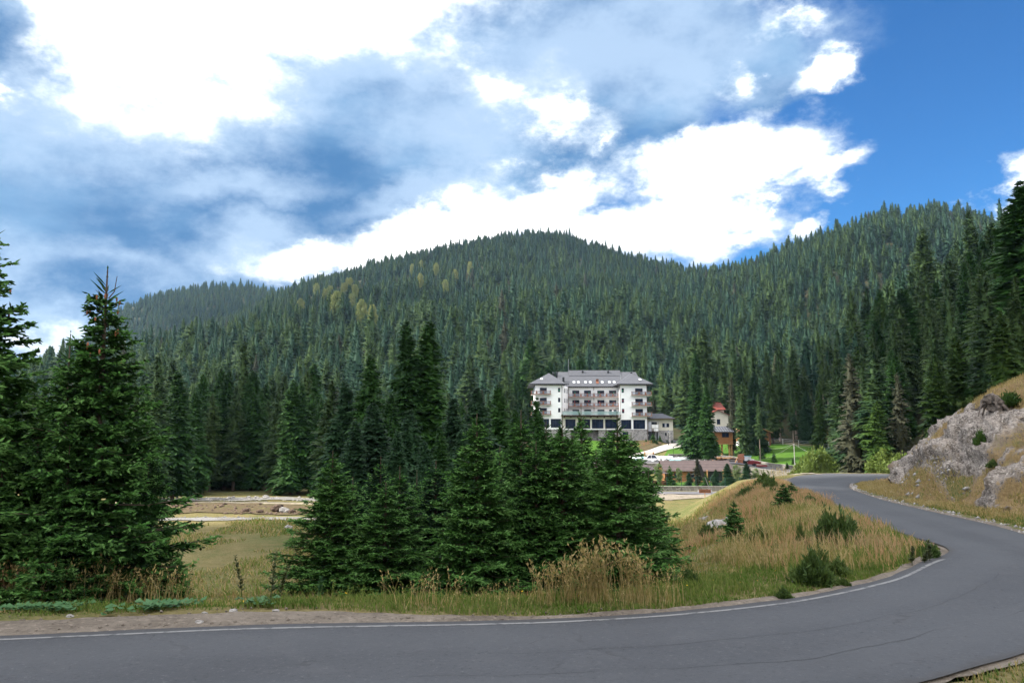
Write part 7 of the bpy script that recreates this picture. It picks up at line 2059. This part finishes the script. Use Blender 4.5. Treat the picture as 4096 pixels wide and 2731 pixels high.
# tall dry clumps: things of their own
CG = 'tall dry grass clumps along the near verge'
def clump(u, v, n, h, spread, lb, lean=.16, mat='dry', wind=-.1, d=None):
    p = hit(u, v, 12) if d is None else np.array([at(u, v, d)[0], d, gz(at(u, v, d)[0], d)])
    a = g_.random(n) * 6.28; r = spread * np.sqrt(g_.random(n)); x = p[0] + np.cos(a) * r; y = p[1] + np.sin(a) * r * .6; z = H(x, y)
    hh_ = h * (.55 + .5 * g_.random(n)); V, F = blades(x, y, hh_, .010 + .006 * g_.random(n), lean, g_, (wind, 0), z=z, heads=True)
    o = link("grass_clump", mesh_np("grass_clump", V - p, F, M[mat]), None, tuple(p)); tag(o, lb, 'tall grass', CG)
clump(598, 603, 85, 1.42, .3, 'tallest sheaf of dry grass before the right end of the clump'); clump(583, 604, 160, 1.05, .45, 'dry grass leaning left of the tallest sheaf', .25)
clump(634, 603, 85, 1.22, .4, 'wide sheaf of dry grass right of the tallest one'); clump(551, 605, 80, .95, .45, 'thin stalks of dry grass left of the two big sheaves', .22); clump(652, 605, 90, .8, .7, 'low outer fringe right of the wide sheaf')
clump(610, 606, 60, .5, 1.0, 'loose dry grass at the foot of the two big sheaves')
clump(40, 604, 420, 1.15, 1.9, 'windblown brown grass before the edge spruce at the left', .18, 'dry', -.0 + .45); clump(90, 603, 330, 1.0, 1.7, 'windblown brown grass before the big left spruce', .18, 'dry', .4)
clump(140, 603, 200, .9, 1.4, 'dry grass at the right foot of the big left spruce', .2, 'dry', .3); clump(5, 603, 400, 1.0, 1.0, 'brown grass at the very left edge', .15, 'red', .45)
clump(325, 604, 50, .5, 1.2, 'green gold stalks before the left end spruce', .3, 'green', .15); clump(385, 606, 50, .5, 1.2, 'green gold stalks before the low front spruce', .3, 'green', .15)
clump(420, 607, 50, .8, .9, 'leaning stalks before the gap left of the broad middle spruce', .3, 'dry', .3); clump(480, 608, 40, .5, 1.2, 'sparse stalks before the broad middle spruce', .3, 'dry', .2)
clump(510, 607, 30, .6, .9, 'sparse tall stalks right of the broad middle spruce', .25, 'dry', .15)
clump(822, 506, 120, .9, .8, 'rusty red grass tuft against the road at the mound crest', .3, 'red', 0); clump(806, 503, 120, .9, .9, 'rusty red grass fringe at the mound crest', .3, 'red', 0); clump(781, 477, 200, 1.3, 1.6, 'pale brown grass left of the far bend', .25, 'dry', 0)
# broad leaves and wild flowers at the roadside
n = 900; x = g_.uniform(-11, -5.2, n); x = x[fbm(x * .9, x * 0 + 7, 3) + .3 * g_.random(n) > .02]; n = len(x); i = np.searchsorted(ELd[:900, 0], x); y = np.interp(x, ELd[:900, 0], ELd[:900, 1]) + 1.75 + 1.3 * g_.random(n) ** 1.5 + .4 * np.sin(x * 1.7)
z = H(x, y); a = g_.random(n) * 6.28; D = unit(np.column_stack([np.cos(a), np.sin(a), .15 + .3 * g_.random(n)])); S1 = unit(np.cross(D, UP)); N = np.cross(S1, D)
l = .09 + .13 * g_.random(n); V1, F1 = kites(np.column_stack([x, y, z + .04 + .12 * g_.random(n)]), D, S1, N, l, l * .95, .12)
grass_obj("broad_leaved_plants", V1, F1, M['broad'])
yel = plain("yellow_flower", (.75, .45, .02), .7)
x, y = in_edge_band(60, 200, 1000, .7, 2.2, g_, 1); z = H(x, y) + .18 + .12 * g_.random(len(x)); D = unit(g_.standard_normal((len(x), 3)) + [0, 0, 2]); S1 = unit(np.cross(D, g_.standard_normal((len(x), 3)))); N = np.cross(D, S1)
V1, F1 = cat([kites(np.column_stack([x, y, z]), S1, N, D, .025 + 0 * x, .03 + 0 * x), kites(np.column_stack([x, y, z]), -S1, N, D, .025 + 0 * x, .03 + 0 * x)])
grass_obj("yellow_wildflowers", V1, F1, yel)
# stones on the gravel shoulder

# ------------------------------------------------------------------ air
hb = MB().box(-3200, 3200, -400, 3400, -130, 460)
hm = bpy.data.materials.new("haze_air"); hm.use_nodes = True; ht = hm.node_tree; ht.nodes.clear()
ho = ht.nodes.new('ShaderNodeOutputMaterial'); pv = ht.nodes.new('ShaderNodeVolumePrincipled')
pv.inputs['Color'].default_value = (0.50, 0.75, 1.0, 1); pv.inputs['Density'].default_value = 0.00005; pv.inputs['Anisotropy'].default_value = 0.2
ht.links.new(pv.outputs[0], ho.inputs['Volume'])
haze = hb.obj("haze", hm); tag(haze, kind='stuff')
